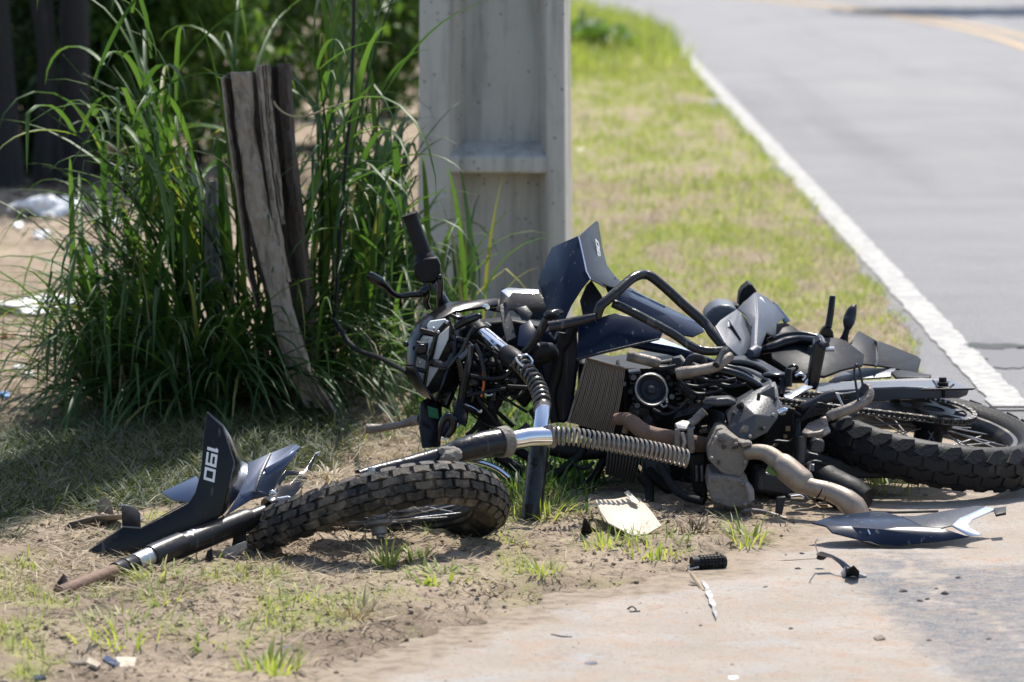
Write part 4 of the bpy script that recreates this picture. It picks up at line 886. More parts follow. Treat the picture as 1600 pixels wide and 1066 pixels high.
# gravel and grit too small to count
r = np.random.RandomState(77); x = r.uniform(-1.3, 2.0, 5200); y = r.uniform(8.2, 12.6, 5200); k = pave_n(x, y) > -.05; x, y = x[k], y[k]; n = len(x)
s = r.uniform(.0006, .0024, n) * np.where(r.rand(n) < .03, 2.0, 1); oc = np.array([(1, 0, 0), (-.3, .95, 0), (-.8, -.5, 0), (.1, .1, 1.0)])
rot = r.uniform(0, 6.28, n); V = np.zeros((n, 4, 3))
for j in range(4):
    V[:, j, 0] = x + s * (oc[j, 0] * np.cos(rot) - oc[j, 1] * np.sin(rot)); V[:, j, 1] = y + s * (oc[j, 0] * np.sin(rot) + oc[j, 1] * np.cos(rot)); V[:, j, 2] = .004 + s * oc[j, 2] * .9
F = (np.array([(0, 1, 3), (1, 2, 3), (2, 0, 3)])[None] + (np.arange(n) * 4)[:, None, None]).reshape(-1, 3)
M['grit'] = leaf_mat("driveway_grit", (0.10, 0.085, 0.07), (0.42, 0.37, 0.31), 0.0, .9)
tag(np_quads("gravel", V.reshape(-1, 3), F, 'grit', tint=np.repeat(r.rand(n), 4)), "fine grit scattered over the driveway", kind='stuff')
# pale scuff of paint left on the driveway
q = [(1097, 912), (1102, 917), (1106, 921), (1109, 929), (1114, 934), (1114, 942), (1119, 950), (1117, 958), (1121, 966), (1119, 974), (1116, 966), (1113, 962), (1113, 954), (1108, 949), (1107, 940), (1102, 934), (1102, 925), (1098, 920)]; q = [G(*p) for p in q]
M['scuff'] = worn_paint("white_scuff", (0.52, 0.48, 0.44), .46, .54)
tag(MB().add([v + Vector((0, 0, .0098)) for v in q], [list(range(len(q)))]).build("white_scuff_mark", 'scuff'), "white scuff mark on the driveway by the yellow twig", kind='structure')
# ================================================================ WHEELS
VIEW = Vector((0, math.cos(rad(8.4)), -math.sin(rad(8.4)))); RT = Vector((1, 0, 0)); UP = Vector((0, math.sin(rad(8.4)), math.cos(rad(8.4))))
def wheel_frame(c, roll, tilt):
    """roll: long axis turned down to the right; tilt > 0: we look on the upper side, < 0: on the under side"""
    a, t = rad(roll), rad(tilt)
    xa = RT * math.cos(a) - UP * math.sin(a); mu = RT * math.sin(a) + UP * math.cos(a)
    n = mu * math.cos(t) - VIEW * math.sin(t); ya = n.cross(xa)
    Mx = Matrix((xa, ya, n)).transposed().to_4x4(); Mx.translation = c
    return Mx
def tyre_mesh(Mx, Ro, w, hgt, fn, blocks):
    """carcass plus raised tread blocks. blocks: list of (n around, offset, [corner (along 0..1, across deg)], height)"""
    Rc = Ro - hgt * .5 - .006; a, b = w / 2, hgt / 2
    prof = []
    for k in range(22):
        ph = rad(-150 + 300 * k / 21); prof.append((Rc + b * math.cos(ph), a * math.sin(ph) * (1 if abs(math.degrees(ph)) < 95 else .93)))
    prof += [(Rc - b * 1.02, a * .46), (Rc - b * 1.02, -a * .46)]
    mb = MB().lathe(prof, Mx, 96, True, fn)
    def pt(t, ph, h):
        p = rad(ph); rr = Rc + (b + h) * math.cos(p); z = (a + h) * math.sin(p)
        q = Vector((rr * math.cos(t), rr * math.sin(t), z)); return Mx @ (fn(q) if fn else q)
    jr = random.Random(3)
    for (N, off, poly, hh) in blocks:
        for i in range(N):
            t0 = 2 * math.pi * (i + off) / N; dt = 2 * math.pi / N; j = jr.uniform(-.0012, .0012)
            jx = jr.uniform(-.03, .03); c0 = sum(q[0] for q in poly) / len(poly); c1 = sum(q[1] for q in poly) / len(poly); n = len(poly)
            lo = [pt(t0 + q[0] * dt, q[1], -.003) for q in poly]; md = [pt(t0 + q[0] * dt, q[1], hh * .72 + j) for q in poly]
            hi = [pt(t0 + (c0 + (q[0] - c0) * .92) * dt, c1 + (q[1] - c1) * .93, hh + j) for q in poly]
            s = len(mb.v); mb.v += lo + md + hi
            mb.f.append([s + 2 * n + k for k in range(n)])
            for k in range(n):
                k2 = (k + 1) % n; mb.f.append([s + k, s + k2, s + n + k2, s + n + k]); mb.f.append([s + n + k, s + n + k2, s + 2 * n + k2, s + 2 * n + k])
    return mb
def rim_mesh(Mx, R, w, fn):
    h = w / 2
    prof = [(R + .008, -h), (R + .012, -h + .003), (R - .004, -h + .010), (R - .012, -h * .35), (R - .012, h * .35), (R - .004, h - .010), (R + .012, h - .003), (R + .008, h),
            (R - .003, h - .001), (R - .010, h - .012), (R - .017, h * .3), (R - .017, -h * .3), (R - .010, -h + .012), (R - .003, -h + .001)]
    return MB().lathe(prof, Mx, 96, True, fn)
def spoke_set(Mx, R, rh, hz, N, fn, part, m):
    for i in range(N):
        t = 2 * math.pi * i / N; sd_ = 1 if i % 2 else -1; tw = (.55 if (i // 2) % 2 else -.55)
        p = Vector((rh * math.cos(t), rh * math.sin(t), hz * sd_)); q = Vector((R * math.cos(t + tw * .62), R * math.sin(t + tw * .62), .004 * sd_))
        if fn: p, q = fn(p), fn(q)
        MB().tube([Mx @ p, Mx @ q], .0019, 6).build("spoke", m, part)

# ---------------------------------------------------------------- the torn-off front wheel with its fork legs
FWC = A(588, 796, 10.08); FR = .312; FM = wheel_frame(FWC, -7.5, -7.5)
def fbend(p):
    u, v = p.x / FR, p.y / FR; return Vector((p.x, p.y, p.z - .020 * u * u - .045 * u * v))
fw = thing("front_wheel", (FWC.x, FWC.y, 0), "torn-off front wheel with knobbly muddy tyre and fork legs lying on the earth", "motorcycle wheel")
K = [(0, 0)]
kb = []
# two staggered centre rows, two side rows, two shoulder rows of knobs
kb.append((38, .0, [(.06, 1), (.50, 3), (.88, 1), (.96, 17), (.56, 22), (.12, 18)], .0100))
kb.append((38, .5, [(.06, -1), (.50, -3), (.88, -1), (.96, -17), (.56, -22), (.12, -18)], .0100))
kb.append((38, .5, [(.10, 22), (.55, 26), (.90, 21), (.98, 43), (.60, 46), (.14, 43)], .0100))
kb.append((38, .0, [(.10, -22), (.55, -26), (.90, -21), (.98, -43), (.60, -46), (.14, -43)], .0100))
kb.append((38, .0, [(.12, 48), (.86, 48), (.92, 66), (.76, 74), (.26, 74), (.08, 66)], .0075))
kb.append((38, .5, [(.12, -48), (.86, -48), (.92, -66), (.76, -74), (.26, -74), (.08, -66)], .0075))
tyre_mesh(FM, FR, .094, .080, fbend, kb).build("tyre", 'rubber_dusty', fw, sharp=28)
rm = rim_mesh(FM, .238, .058, fbend).build("rim", 'rim', fw)
spoke_set(FM, .226, .026, .028, 32, fbend, rm, 'steel')
MB().lathe([(0.009, -.062), (.018, -.060), (.020, -.044), (.034, -.038), (.034, -.030), (.022, -.022), (.022, .022), (.034, .030), (.034, .038), (.020, .044), (.018, .060), (.009, .062)], FM, 24).build("hub", 'alu', fw)
dm = MB().lathe([(.060, .058), (.130, .058), (.130, .062), (.060, .062)], FM, 64, True).build("brake_disc", 'steel', fw)
MB().lathe([(.026, .054), (.062, .054), (.062, .060), (.026, .060)], FM, 40, True).build("disc_carrier", 'rim', dm)
MB().tube([FM @ Vector((0, 0, -.068)), FM @ Vector((0, 0, .10))], .009, 10).build("axle", 'steel', fw)
tubepx([(566, 741), (584, 737), (610, 731), (650, 723), (700, 717), (745, 721), (775, 731), (795, 746)], 4.2, 10.38, 8, 5).build("bent_rim_edge", 'chrome', fw)
MB().prism(PA([(428, 792), (432, 780), (452, 775), (462, 781), (487, 767), (488, 776), (464, 792), (436, 800)], 10.12), (0, .012, -.004)).build("axle_clamp", 'silver', fw, bevel=.003)
# lower leg lying left, towards the camera
leg = [(92, 926, 9.4000), (168, 897, 9.5800), (180, 893, 9.6038), (226, 874, 9.6950), (238, 869, 9.7147), (272, 857, 9.7706), (296, 848, 9.8100), (384, 813, 9.9200), (392, 811, 9.9287), (428, 796, 9.9678), (436, 792, 9.9745), (470, 778, 10.0000)]
rr_ = [10, 11.5, 11.5, 15, 15, 15, 16.5, 19, 15, 12.5, 12, 11]
lower = tubepx(leg[5:9], [19.5, 19, 18.5, 16], sides=24).build("fork_leg", 'forkblack', fw, label="black fork leg with a bare steel end lying to the left")
tubepx(leg[0:3], [10.5, 11.5, 11.7], sides=20).build("rusty_end", 'rust', lower)
tubepx([leg[2], (192, 888, 9.6276), (194, 887.5, 9.6316)], [14.5, 14.8, 13], sides=20).build("collar", 'forkblack', lower)
tubepx([(195, 887, 9.6335), (206, 882.5, 9.6553), (208, 881.5, 9.6593), (212, 880, 9.6672)], [14.8, 15.2, 13, 13.4], sides=20).build("collar", 'forkblack', lower)
tubepx([(211, 880.5, 9.6653), (236, 869.5, 9.7114)], [15, 15.8], sides=24).build("bare_tube", 'steel', lower)
tubepx([(234, 870.5, 9.7081), (238, 869, 9.7147), (282, 852, 9.7870), (284, 851, 9.7903)], [18.6, 19.2, 20.5, 19], sides=24).build("sleeve", 'forkblack', lower)
tubepx([(284, 851, 9.7903), (300, 845, 9.8150), (304, 843.5, 9.8200)], [17, 17.5, 18], sides=24).build("bare_ring", 'steel', lower)
tubepx([(383, 814, 9.9187), (388, 812, 9.9243), (424, 797, 9.9635)], [15.5, 14, 13], sides=20).build("joint", 'forkblack', lower)
tubepx([(421, 799, 9.9602), (430, 794, 9.9700), (434, 792.5, 9.9730)], [22, 22, 19], sides=20).build("flange", 'gloss', lower)
# upper leg up to the bare chrome tube and its spring
ul = tubepx([(560, 744, 10.22), (590, 737, 10.25), (640, 726, 10.29), (700, 711, 10.34), (716, 706, 10.35), (742, 698, 10.37), (776, 692, 10.40), (790, 690, 10.41)], [10, 12, 14, 17, 19.5, 21, 22.5, 22.5], sides=24, smooth=3).build("fork_leg", 'fork', fw, label="mud-scraped black fork leg running to the spring")
tubepx([(779, 692, 10.40), (792, 689.5, 10.415), (796, 689, 10.42)], [24.5, 25, 20], sides=24).build("dust_seal", 'mud', ul)
MB().blob(A(703, 712, 10.31), .030, .026, .022, 4, .25, 16, 10).build("mud_lump", 'mud', ul)
ct = tubepx([(790, 690, 10.41), (815, 685.5, 10.43), (830, 683, 10.44), (858, 682, 10.46)], [15, 15.5, 15.5, 15], sides=28, smooth=3).build("chrome_tube", 'chrome', fw)
MB().blob(A(860, 681, 10.455), .018, .014, .028, 9, .35, 14, 9).build("mud_lump", 'mud', ct)
MB().coil(PA([(862, 680, 10.46), (900, 683, 10.46), (960, 693, 10.48), (1010, 702, 10.50), (1050, 711, 10.52), (1076, 718, 10.53)]), S(13.5, 10.48), S(2.2, 10.48), 29, 6, 14).build("fork_spring", 'spring', fw)

# ---------------------------------------------------------------- torn-off panels round the front wheel
def panel(verts, faces, name, m, parent, th=.004, bevel=.0015, label=None, sharp=25):
    mb = sheet(verts, faces); return mb.build(name, m, parent, solid=th, bevel=bevel, sharp=sharp, label=label)
def letters(parent, O, U, Vv, size, m='decal', text="190", lift=None, wid=1.25):
    """block numerals on a panel: O start corner, U reading direction, Vv up direction, both unit vectors"""
    B = {'1': [[(.18, .78), (.30, 1), (.55, 1), (.55, 0), (.30, 0), (.30, .78)]],
         '9': [[(0, 1), (1, 1), (1, .80), (0, .80)], [(0, .80), (.22, .80), (.22, .40), (0, .40)], [(.78, .80), (1, .80), (1, 0), (.78, 0)], [(.22, .58), (.78, .58), (.78, .40), (.22, .40)], [(0, .19), (.78, .19), (.78, 0), (0, 0)]],
         '0': [[(0, 1), (1, 1), (1, .80), (0, .80)], [(0, .80), (.22, .80), (.22, .20), (0, .20)], [(.78, .80), (1, .80), (1, .20), (.78, .20)], [(0, .20), (1, .20), (1, 0), (0, 0)]]}
    x = 0; mb = MB(); N = U.cross(Vv).normalized()
    if N.y > 0: N = -N
    for ch in text:
        w = wid * (.55 if ch == '1' else 1)
        for poly in B[ch]:
            P = [O + U * ((x + (q[0] * wid if ch != '1' else q[0] * wid)) * size + .18 * q[1] * size) + Vv * (q[1] * size) + N * (lift or .004) for q in poly]
            mb.prism(P, -N * .0008)
        x += w + .16 * wid
    mb.build("numerals", m, parent)
fp = thing("fairing_panel", G(240, 870), "black pointed fairing panel numbered 190 leaning over the black fork leg", "fairing panel")
def fy(px, py): return 9.95 - .0003 * (py - 644)
Vp = [(a, b, fy(a, b)) for a, b in [(323, 644), (318, 684), (314, 738), (305, 770), (295, 786), (221, 826), (193, 824), (176, 836), (137, 861), (180, 878), (246, 857), (308, 835), (346, 806), (366, 722), (348, 667)]]
panel(Vp, [[14, 0, 1, 2, 13], [13, 2, 3, 4, 11, 12], [4, 5, 10, 11], [5, 6, 7, 9, 10], [7, 8, 9]], "main_face", 'black', fp, .004)
panel([(a, b, fy(a, b) + c) for a, b, c in [(323, 643.5, .004), (348, 666.5, .004), (366, 722, .004), (346, 806, .004), (356, 795, .06), (370, 776, .10), (385, 742, .13), (386, 726, .13), (370, 697, .11), (348, 664, .05)]],
      [[0, 1, 9], [1, 2, 8, 9], [2, 7, 8], [2, 6, 7], [2, 5, 6], [2, 3, 4, 5]], "side_face", 'gloss', fp, .004)
panel([(191, 824, 9.980), (190, 790, 10.000), (206, 793, 10.030), (219, 802, 10.040), (220, 826, 10.010)], [[0, 1, 2, 3, 4]], "mount_tab", 'matte', fp, .003)
tubepx([(190, 789.5, 10.000), (206, 792.5, 10.030), (217, 801, 10.040), (219, 812, 10.030), (212, 820, 10.010)], 1.2, sides=6, smooth=4).build("tab_edge", 'silver', fp)
panel([(279, 787, 10.060), (281, 778, 10.070), (288, 768, 10.090), (294, 773, 10.090), (291, 786, 10.070)], [[0, 1, 2, 3, 4]], "mount_tab", 'black', fp, .003)
tubepx([(251, 842, 9.920), (290, 825, 9.960), (310, 817, 9.990)], 1.0, sides=6).build("seam", 'grey', fp)
O = A(325, 692, fy(0, 692)); U = (A(316, 766, fy(0, 766)) - O); U.normalize(); Vv = (A(338, 694, fy(0, 694)) - O); Vv = (Vv - U * Vv.dot(U)).normalized()
letters(fp, O, U, Vv, .026, lift=.0028, wid=1.15)
tubepx([(296, 783, fy(0, 783) - .003), (260, 803, fy(0, 803) - .003), (221, 825, fy(0, 825) - .003), (193, 823, fy(0, 823) - .003), (176, 835, fy(0, 835) - .003), (150, 851, fy(0, 851) - .003)], 1.1, sides=6).build('scuff_highlight_edge', 'grey', fp)  # pale line puts the edge highlight into the colour, along with scuffing
tubepx([(323, 645, fy(0, 645)), (348, 667, fy(0, 667) - .002), (366, 722, fy(0, 722) - .002), (358, 762, fy(0, 762) - .002)], .9, sides=6).build('scuff_highlight_edge', 'grey', fp)
MB().blob(A(379, 735, 10.13), .006, .004, .006, 2, 0, 12, 8).build("bolt", 'steel', fp)

mg = thing("mudguard", G(400, 800), "grey blue mudguard panel standing behind the black 190 panel", "mudguard")
panel([(252, 770, 10.10), (308, 744, 10.12), (315, 760, 10.05), (296, 786, 10.02), (270, 782, 10.06)], [[0, 1, 2, 3, 4]], "wing", 'bluegrey', mg)
panel([(388, 724, 10.15), (422, 709, 10.2), (459, 694, 10.28), (470, 699, 10.28), (444, 734, 10.2), (422, 775, 10.1), (393, 781, 10.06), (352, 806, 10.0), (372, 775, 10.06),
       (436, 726, 10.16), (410, 742, 10.10), (400, 765, 10.06)],
      [[0, 1, 10, 11, 8], [1, 2, 3, 9, 10], [3, 4, 9], [4, 5, 11, 10, 9], [5, 6, 11], [6, 7, 8, 11]], "shell", 'bluegrey', mg, .005, .002)
tubepx([(422, 709, 10.195), (408, 738, 10.095), (397, 770, 10.05)], [2.2, 2.6, 2], sides=6).build("rib", 'darkgrey', mg)
panel([(444, 716, 10.02), (459, 704, 10.05), (465, 708, 10.06), (441, 733, 10.0), (417, 744, 9.99), (412, 733, 10.0)], [[0, 1, 2, 3, 4, 5]], "raised_fin", 'bluegrey', mg, .006, .002)
br = panel([(424, 770, 10.28), (432, 752, 10.3), (446, 735, 10.34), (470, 736, 10.38), (480, 728, 10.40), (492, 708, 10.44), (494, 712, 10.44), (478, 752, 10.36), (462, 772, 10.3), (440, 790, 10.24), (410, 796, 10.2), (478, 742, 10.37), (466, 742, 10.36), (448, 743, 10.34), (436, 760, 10.30), (452, 757, 10.31)],
      [[5, 6, 7, 11, 4], [11, 7, 15, 12], [3, 4, 11, 12], [2, 3, 12, 13], [1, 2, 13, 14], [0, 1, 14, 9, 10], [14, 15, 8, 9], [15, 7, 8]], "bracket", 'gloss', mg, .004)
MB().blob(A(425, 771, 10.06), .008, .006, .008, 2, 0, 14, 8).build("bolt", 'chrome', mg)
tubepx([(493, 709, 10.44), (500, 706, 10.44), (497, 712, 10.44)], 1.5, sides=6).build("torn_tip", 'white', mg)
tubepx([(421, 781, 10.05), (450, 776, 10.1)], 1.2, sides=6).build("edge", 'silver', mg)
ck = thing("mudguard_stay", G(360, 872), "dirty grey flat stay poking out under the front tyre", "bracket")
MB().prism(PA([(344, 865), (352, 857), (384, 845), (386, 856), (366, 872), (346, 873)], 9.85), (0, .01, -.004)).build("stay_plate", 'alu', ck, bevel=.002)
MB().prism(PA([(362, 853), (366, 830), (384, 828), (384, 848)], 9.90), (0, .02, 0)).build("stay_block", 'matte', ck, bevel=.002)
hb = thing("broken_clip", G(315, 896), "black broken clip hanging below the black fork leg", "bracket")
MB().prism(PA([(318, 892), (323, 862), (331, 857), (333, 892), (326, 896)], 9.78), (0, .012, 0)).build("clip_body", 'matte', hb, bevel=.002)
tubepx([(262, 897, 9.74), (280, 903, 9.73), (302, 901, 9.74), (328, 890, 9.78)], 1.6, sides=6, smooth=4).build("wire_loop", 'gloss', hb)

sp = thing("side_panel", G(1420, 850), "navy and silver side panel lying on the sandy driveway under the rear tyre", "side panel")
panel([(1268, 818, 10.185), (1300, 807, 10.246), (1375, 799, 10.290), (1408, 808, 10.240), (1440, 823, 10.158), (1470, 826, 10.141), (1380, 828, 10.130), (1330, 824, 10.152), (1290, 823, 10.158), (1515, 839, 10.122), (1480, 845, 10.115), (1400, 853, 10.105), (1378, 851, 10.107), (1350, 846, 10.113), (1300, 833, 10.129)],
      [[0, 1, 7, 8], [1, 2, 3, 7], [3, 6, 7], [3, 4, 6], [4, 5, 9, 10, 6], [6, 10, 11, 12], [6, 12, 13, 7], [7, 13, 14, 8]], "shell", 'navy', sp, .004, .0015, sharp=18)
panel([(1408, 807, 10.246), (1430, 807, 10.246), (1470, 800, 10.284), (1525, 791, 10.334), (1545, 793, 10.323), (1500, 812, 10.218), (1488, 822, 10.163), (1470, 826, 10.141), (1440, 823, 10.158)], [[0, 1, 2, 5, 6, 7, 8], [2, 3, 4, 5]], "upper_face", 'darkgrey', sp, .003, .001)
panel([(1541, 793, 10.323), (1556, 797, 10.301), (1520, 812, 10.218), (1513, 820, 10.174), (1518, 829, 10.134), (1535, 836, 10.125), (1516, 839, 10.122), (1487, 822, 10.163), (1500, 810, 10.229)], [[0, 1, 2, 8], [2, 3, 7, 8], [3, 4, 7], [4, 5, 6, 7]], "silver_edge", 'silver', sp, .005, .0015)
panel([(1552, 796, 10.306), (1572, 793, 10.323), (1572, 803, 10.268), (1556, 806, 10.251)], [[0, 1, 2, 3]], "fixing_lug", 'matte', sp, .006, .001)
tubepx([(1356, 828, 10.130), (1360, 837, 10.124), (1362, 846, 10.113)], 1.3, sides=6).build("crack_edge", 'silver', sp)
panel([(1345, 846, 10.113), (1362, 847, 10.112), (1376, 854, 10.104), (1364, 853, 10.105)], [[0, 1, 2, 3]], "torn_lug", 'matte', sp, .004)
tubepx([(1360, 800, 10.284), (1400, 801, 10.279), (1466, 799, 10.290)], 2.2, sides=6).build("cable_clip", 'cable', sp)

fr = thing("footpeg_rubber", G(1108, 889), "ribbed black rubber footpeg lying at the edge of the driveway", "footpeg")
c0, c1 = G(1082, 881, .017), G(1133, 877.5, .018)
d = (c1 - c0).normalized(); a_ = Vector((0, 0, 1)); b_ = d.cross(a_).normalized(); a_ = b_.cross(d)
MB().tube([c0, c0 + d * .008, c1 - d * .008, c1], [.0125, .0150, .0165, .0145], 24).build("core", 'rubber', fr)
ribs = MB()
for i in range(7):
    for j in range(16):
        t = 2 * math.pi * j / 16; nrm = a_ * math.cos(t) + b_ * math.sin(t); tg_ = b_ * math.cos(t) - a_ * math.sin(t)
        M3 = Matrix((d, tg_, nrm)).transposed()
        if (a_ * math.cos(t) + b_ * math.sin(t)).dot(Vector((0, -1, .35))) > -.2:
            ribs.box(c0 + d * (.020 + i * .0085) + nrm * (.0155 + i * .0001), .0062, .0042, .006, M3)
ribs.build("rubber_ribs", 'rubber', fr)['kind'] = 'stuff'
MB().tube([c0 + d * -.002, c0 + d * .010], [.0165, .0165], 20).build("collar", 'rubber', fr)
tubepx([(1080, 882, 9.80), (1074, 884, 9.79), (1078, 889, 9.76), (1092, 886, 9.76)], 1.3, sides=6, smooth=3).build("wire_clip", 'steel', fr)

bk = thing("broken_bracket", G(1325, 905), "small broken grey bracket with a bent tab on the driveway", "bracket")
panel([(1275, 866, 9.768), (1283, 862, 9.743), (1303, 868, 9.750), (1318, 876, 9.720), (1330, 886, 9.678), (1321, 893, 9.701), (1312, 882, 9.714), (1300, 872, 9.769)], [[0, 1, 2, 7], [2, 3, 6, 7], [3, 4, 5, 6]], "strip", 'grey', bk, .003, .001)
panel([(1314, 895, 9.707), (1321, 886, 9.678), (1330, 890, 9.691), (1345, 895, 9.707), (1355, 900, 9.686), (1353, 904, 9.681), (1330, 905, 9.672), (1316, 902, 9.681)], [[0, 1, 2, 3, 4, 5, 6, 7]], "foot", 'grey', bk, .004, .001)
panel([(1321, 902, 9.681), (1322, 891, 9.633), (1334, 884, 9.604), (1343, 894, 9.619), (1342, 902, 9.681), (1334, 900, 9.686), (1334, 891, 9.633)], [[0, 1, 2, 6, 5], [2, 3, 4, 5, 6]], "bent_tab", 'matte', bk, .003, .001)
tubepx([(1279, 866, 9.768), (1275, 856, 9.704), (1274, 848, 9.652), (1278, 842, 9.644)], 1.1, sides=6, smooth=4).build("torn_wire", 'steel', bk)
MB().blob(A(1283, 870, 9.824), .012, .010, .008, 5, .3, 12, 8).build("mount_rubber", 'rubber', bk)

cs = thing("cream_guard", G(985, 835), "cream plastic guard with a torn flap stuck in the earth below the engine", "plastic guard")
panel([(930, 782, 10.42), (960, 781, 10.46), (980, 777, 10.48), (1000, 780, 10.44), (1018, 800, 10.36), (1034, 822, 10.26), (1010, 836, 10.18), (985, 836, 10.16), (950, 818, 10.22), (938, 800, 10.32), (975, 802, 10.32)],
      [[0, 1, 10, 9], [1, 2, 3, 10], [3, 4, 10], [4, 5, 6, 10], [6, 7, 10], [7, 8, 9, 10]], "guard", 'cream', cs, .004, .0015)
panel([(975, 770, 10.42), (981, 767, 10.43), (989, 774, 10.42), (994, 780, 10.40), (999, 784, 10.38), (996, 789, 10.36), (986, 784, 10.37), (983, 778, 10.40)], [[0, 1, 2, 7], [2, 3, 6, 7], [3, 4, 5, 6]], "torn_flap", 'cream', cs, .003, .001)
panel([(930, 782, 10.42), (938, 800, 10.32), (946, 816, 10.24), (951, 810, 10.34)], [[0, 1, 2, 3]], "edge_return", 'cream', cs, .003, .001)
tg2 = thing("grey_scrap", G(875, 800), "pale grey curved scrap in the grass left of the cream guard", "plastic scrap")
MB().prism(PA([(864, 797), (872, 789), (881, 788), (886, 794), (880, 799)], 10.6), (0, .02, -.01)).build("curved_piece", 'grey', tg2, bevel=.002)
# ================================================================ THE MOTORCYCLE, lying on its right side
bike = thing("motorcycle", G(1100, 800), "wrecked black motorcycle lying on its side against the verge with no front wheel", "motorcycle")
# ---- rear wheel
RWC = A(1450, 684, 11.12); RR = .318; RM = wheel_frame(RWC, 9.5, 15.5)
rb = []
rb.append((30, 0, [(.03, 1), (.50, -9), (.97, 1), (.97, 27), (.50, 17), (.03, 27)], .0060))
rb.append((30, .5, [(.03, -2), (.50, -12), (.97, -2), (.97, -30), (.50, -40), (.03, -30)], .0060))
rb.append((30, .5, [(.05, 30), (.55, 20), (.84, 30), (1.08, 52), (1.02, 68), (.52, 60)], .0062))
rb.append((30, 0, [(.05, -33), (.55, -43), (.88, -34), (1.06, -53), (1.0, -68), (.46, -64)], .0062))
ty = tyre_mesh(RM, RR, .114, .092, None, rb).build("rear_tyre", 'rubber', bike, sharp=28)
rw = rim_mesh(RM, .222, .066, None).build("rear_rim", 'rim', bike)
spoke_set(RM, .208, .040, .030, 32, None, rw, 'steel')
MB().lathe([(.012, -.075), (.030, -.072), (.052, -.05), (.055, -.034), (.038, -.026), (.038, .026), (.055, .034), (.060, .050), (.052, .064), (.012, .066)], RM, 32).build("rear_hub", 'matte', bike)
def spk():
    mb = MB(); N = 38; Ro_, Ri = .110, .062; outl = []
    for i in range(N * 4):
        t = 2 * math.pi * i / (N * 4); outl.append((Ro_ + (.0045 if i % 4 in (1, 2) else -.003), t))
    b = len(mb.v)
    for z in (.074, .079):
        for (r_, t) in outl: mb.v.append(RM @ Vector((r_ * math.cos(t), r_ * math.sin(t), z)))
        for (r_, t) in outl: mb.v.append(RM @ Vector((.088 * math.cos(t), .088 * math.sin(t), z)))
    n = N * 4
    for i in range(n):
        j = (i + 1) % n
        mb.f += [[i, j, n + j, n + i], [2 * n + i, 3 * n + i, 3 * n + j, 2 * n + j], [i, 2 * n + i, 2 * n + j, j], [n + i, n + j, 3 * n + j, 3 * n + i]]
    mb.lathe([(.030, .074), (.056, .074), (.056, .079), (.030, .079)], RM, 48, True)
    for i in range(6):
        t = 2 * math.pi * (i + .3) / 6; p = Vector((.054 * math.cos(t), .054 * math.sin(t), .0765)); q = Vector((.090 * math.cos(t + .22), .090 * math.sin(t + .22), .0765))
        d_ = (q - p); M3 = Matrix((d_.normalized(), Vector((0, 0, 1)).cross(d_.normalized()), Vector((0, 0, 1)))).transposed()
        R3 = RM.to_3x3(); mb.box(RM @ ((p + q) / 2), d_.length * 1.1, .016, .0046, R3 @ M3)
    return mb
spk().build("rear_sprocket", 'rim', bike)
# ---- chain: links along the loop round the sprocket and forward to the engine
fs = Vector((-.42, -.15, .0765)); r1, r2 = .108, .036; path = []
for i in range(40):
    t = -math.pi * .48 + math.pi * .98 * i / 39; path.append(Vector((r1 * math.cos(t), r1 * math.sin(t), .0765)))
path.append(Vector((fs.x, fs.y + r2, .0765)))
for i in range(10):
    t = math.pi * .5 + math.pi * i / 9; path.append(fs + Vector((r2 * math.cos(t), r2 * math.sin(t), 0)))
path.append(path[0].copy())
Ls = [0]
for i in range(1, len(path)): Ls.append(Ls[-1] + (path[i] - path[i - 1]).length)
def chain_at(d):
    d %= Ls[-1]; i = 0
    while i < len(Ls) - 2 and Ls[i + 1] < d: i += 1
    return path[i].lerp(path[i + 1], (d - Ls[i]) / max(Ls[i + 1] - Ls[i], 1e-9))
PITCH_C = Ls[-1] / round(Ls[-1] / .0137); NL = round(Ls[-1] / .0137)
def link_mesh(outer):
    mb = MB(); w = .0064 if outer else .0045
    for s_ in (-1, 1):
        prof = []
        for k in range(6): t = math.pi * .5 + math.pi * k / 5; prof.append(Vector((-PITCH_C / 2 + .0058 * math.cos(t), .0058 * math.sin(t), s_ * w)))
        for k in range(6): t = -math.pi * .5 + math.pi * k / 5; prof.append(Vector((PITCH_C / 2 + .0058 * math.cos(t), .0058 * math.sin(t), s_ * w)))
        mb.prism(prof, (0, 0, s_ * .0016))
    for x_ in (-PITCH_C / 2, PITCH_C / 2): mb.tube([Vector((x_, 0, -.0085)), Vector((x_, 0, .0085))], .0036, 7)
    return mb
ch = MB().tube([RM @ chain_at(Ls[-1] * i / 120) for i in range(121)], .0028, 6, False).build("chain", 'rim', bike)
lm = [link_mesh(False), link_mesh(True)]
lo_ = [m_.build("chain_link", 'spring' if k else 'rim', None) for k, m_ in enumerate(lm)]
lms = [o_.data for o_ in lo_]
for o_ in lo_: bpy.data.objects.remove(o_)
bo = ORG[bike.name]
for i in range(NL):
    a_, b_ = chain_at(i * PITCH_C), chain_at((i + 1) * PITCH_C); d_ = (b_ - a_).normalized()
    L3 = Matrix((d_, Vector((0, 0, 1)).cross(d_), Vector((0, 0, 1)))).transposed().to_4x4(); L3.translation = (a_ + b_) / 2
    o_ = bpy.data.objects.new("chain_link", lms[i % 2]); COL.objects.link(o_); o_.parent = ch
    o_.matrix_local = Matrix.Translation(-bo) @ RM @ L3
def part(mb, name, m, parent=None, **k): return mb.build(name, m, parent or bike, **k)
def T(pts, r, name, m, Y=None, parent=None, sides=12, smooth=0, **k): return part(tubepx(pts, r, Y, sides, smooth), name, m, parent, **k)
def block(pts, Y, dy, name, m, parent=None, bevel=.004, dz=0, **k): return part(MB().prism(PA(pts, Y), (0, dy, dz)), name, m, parent, bevel=bevel, **k)
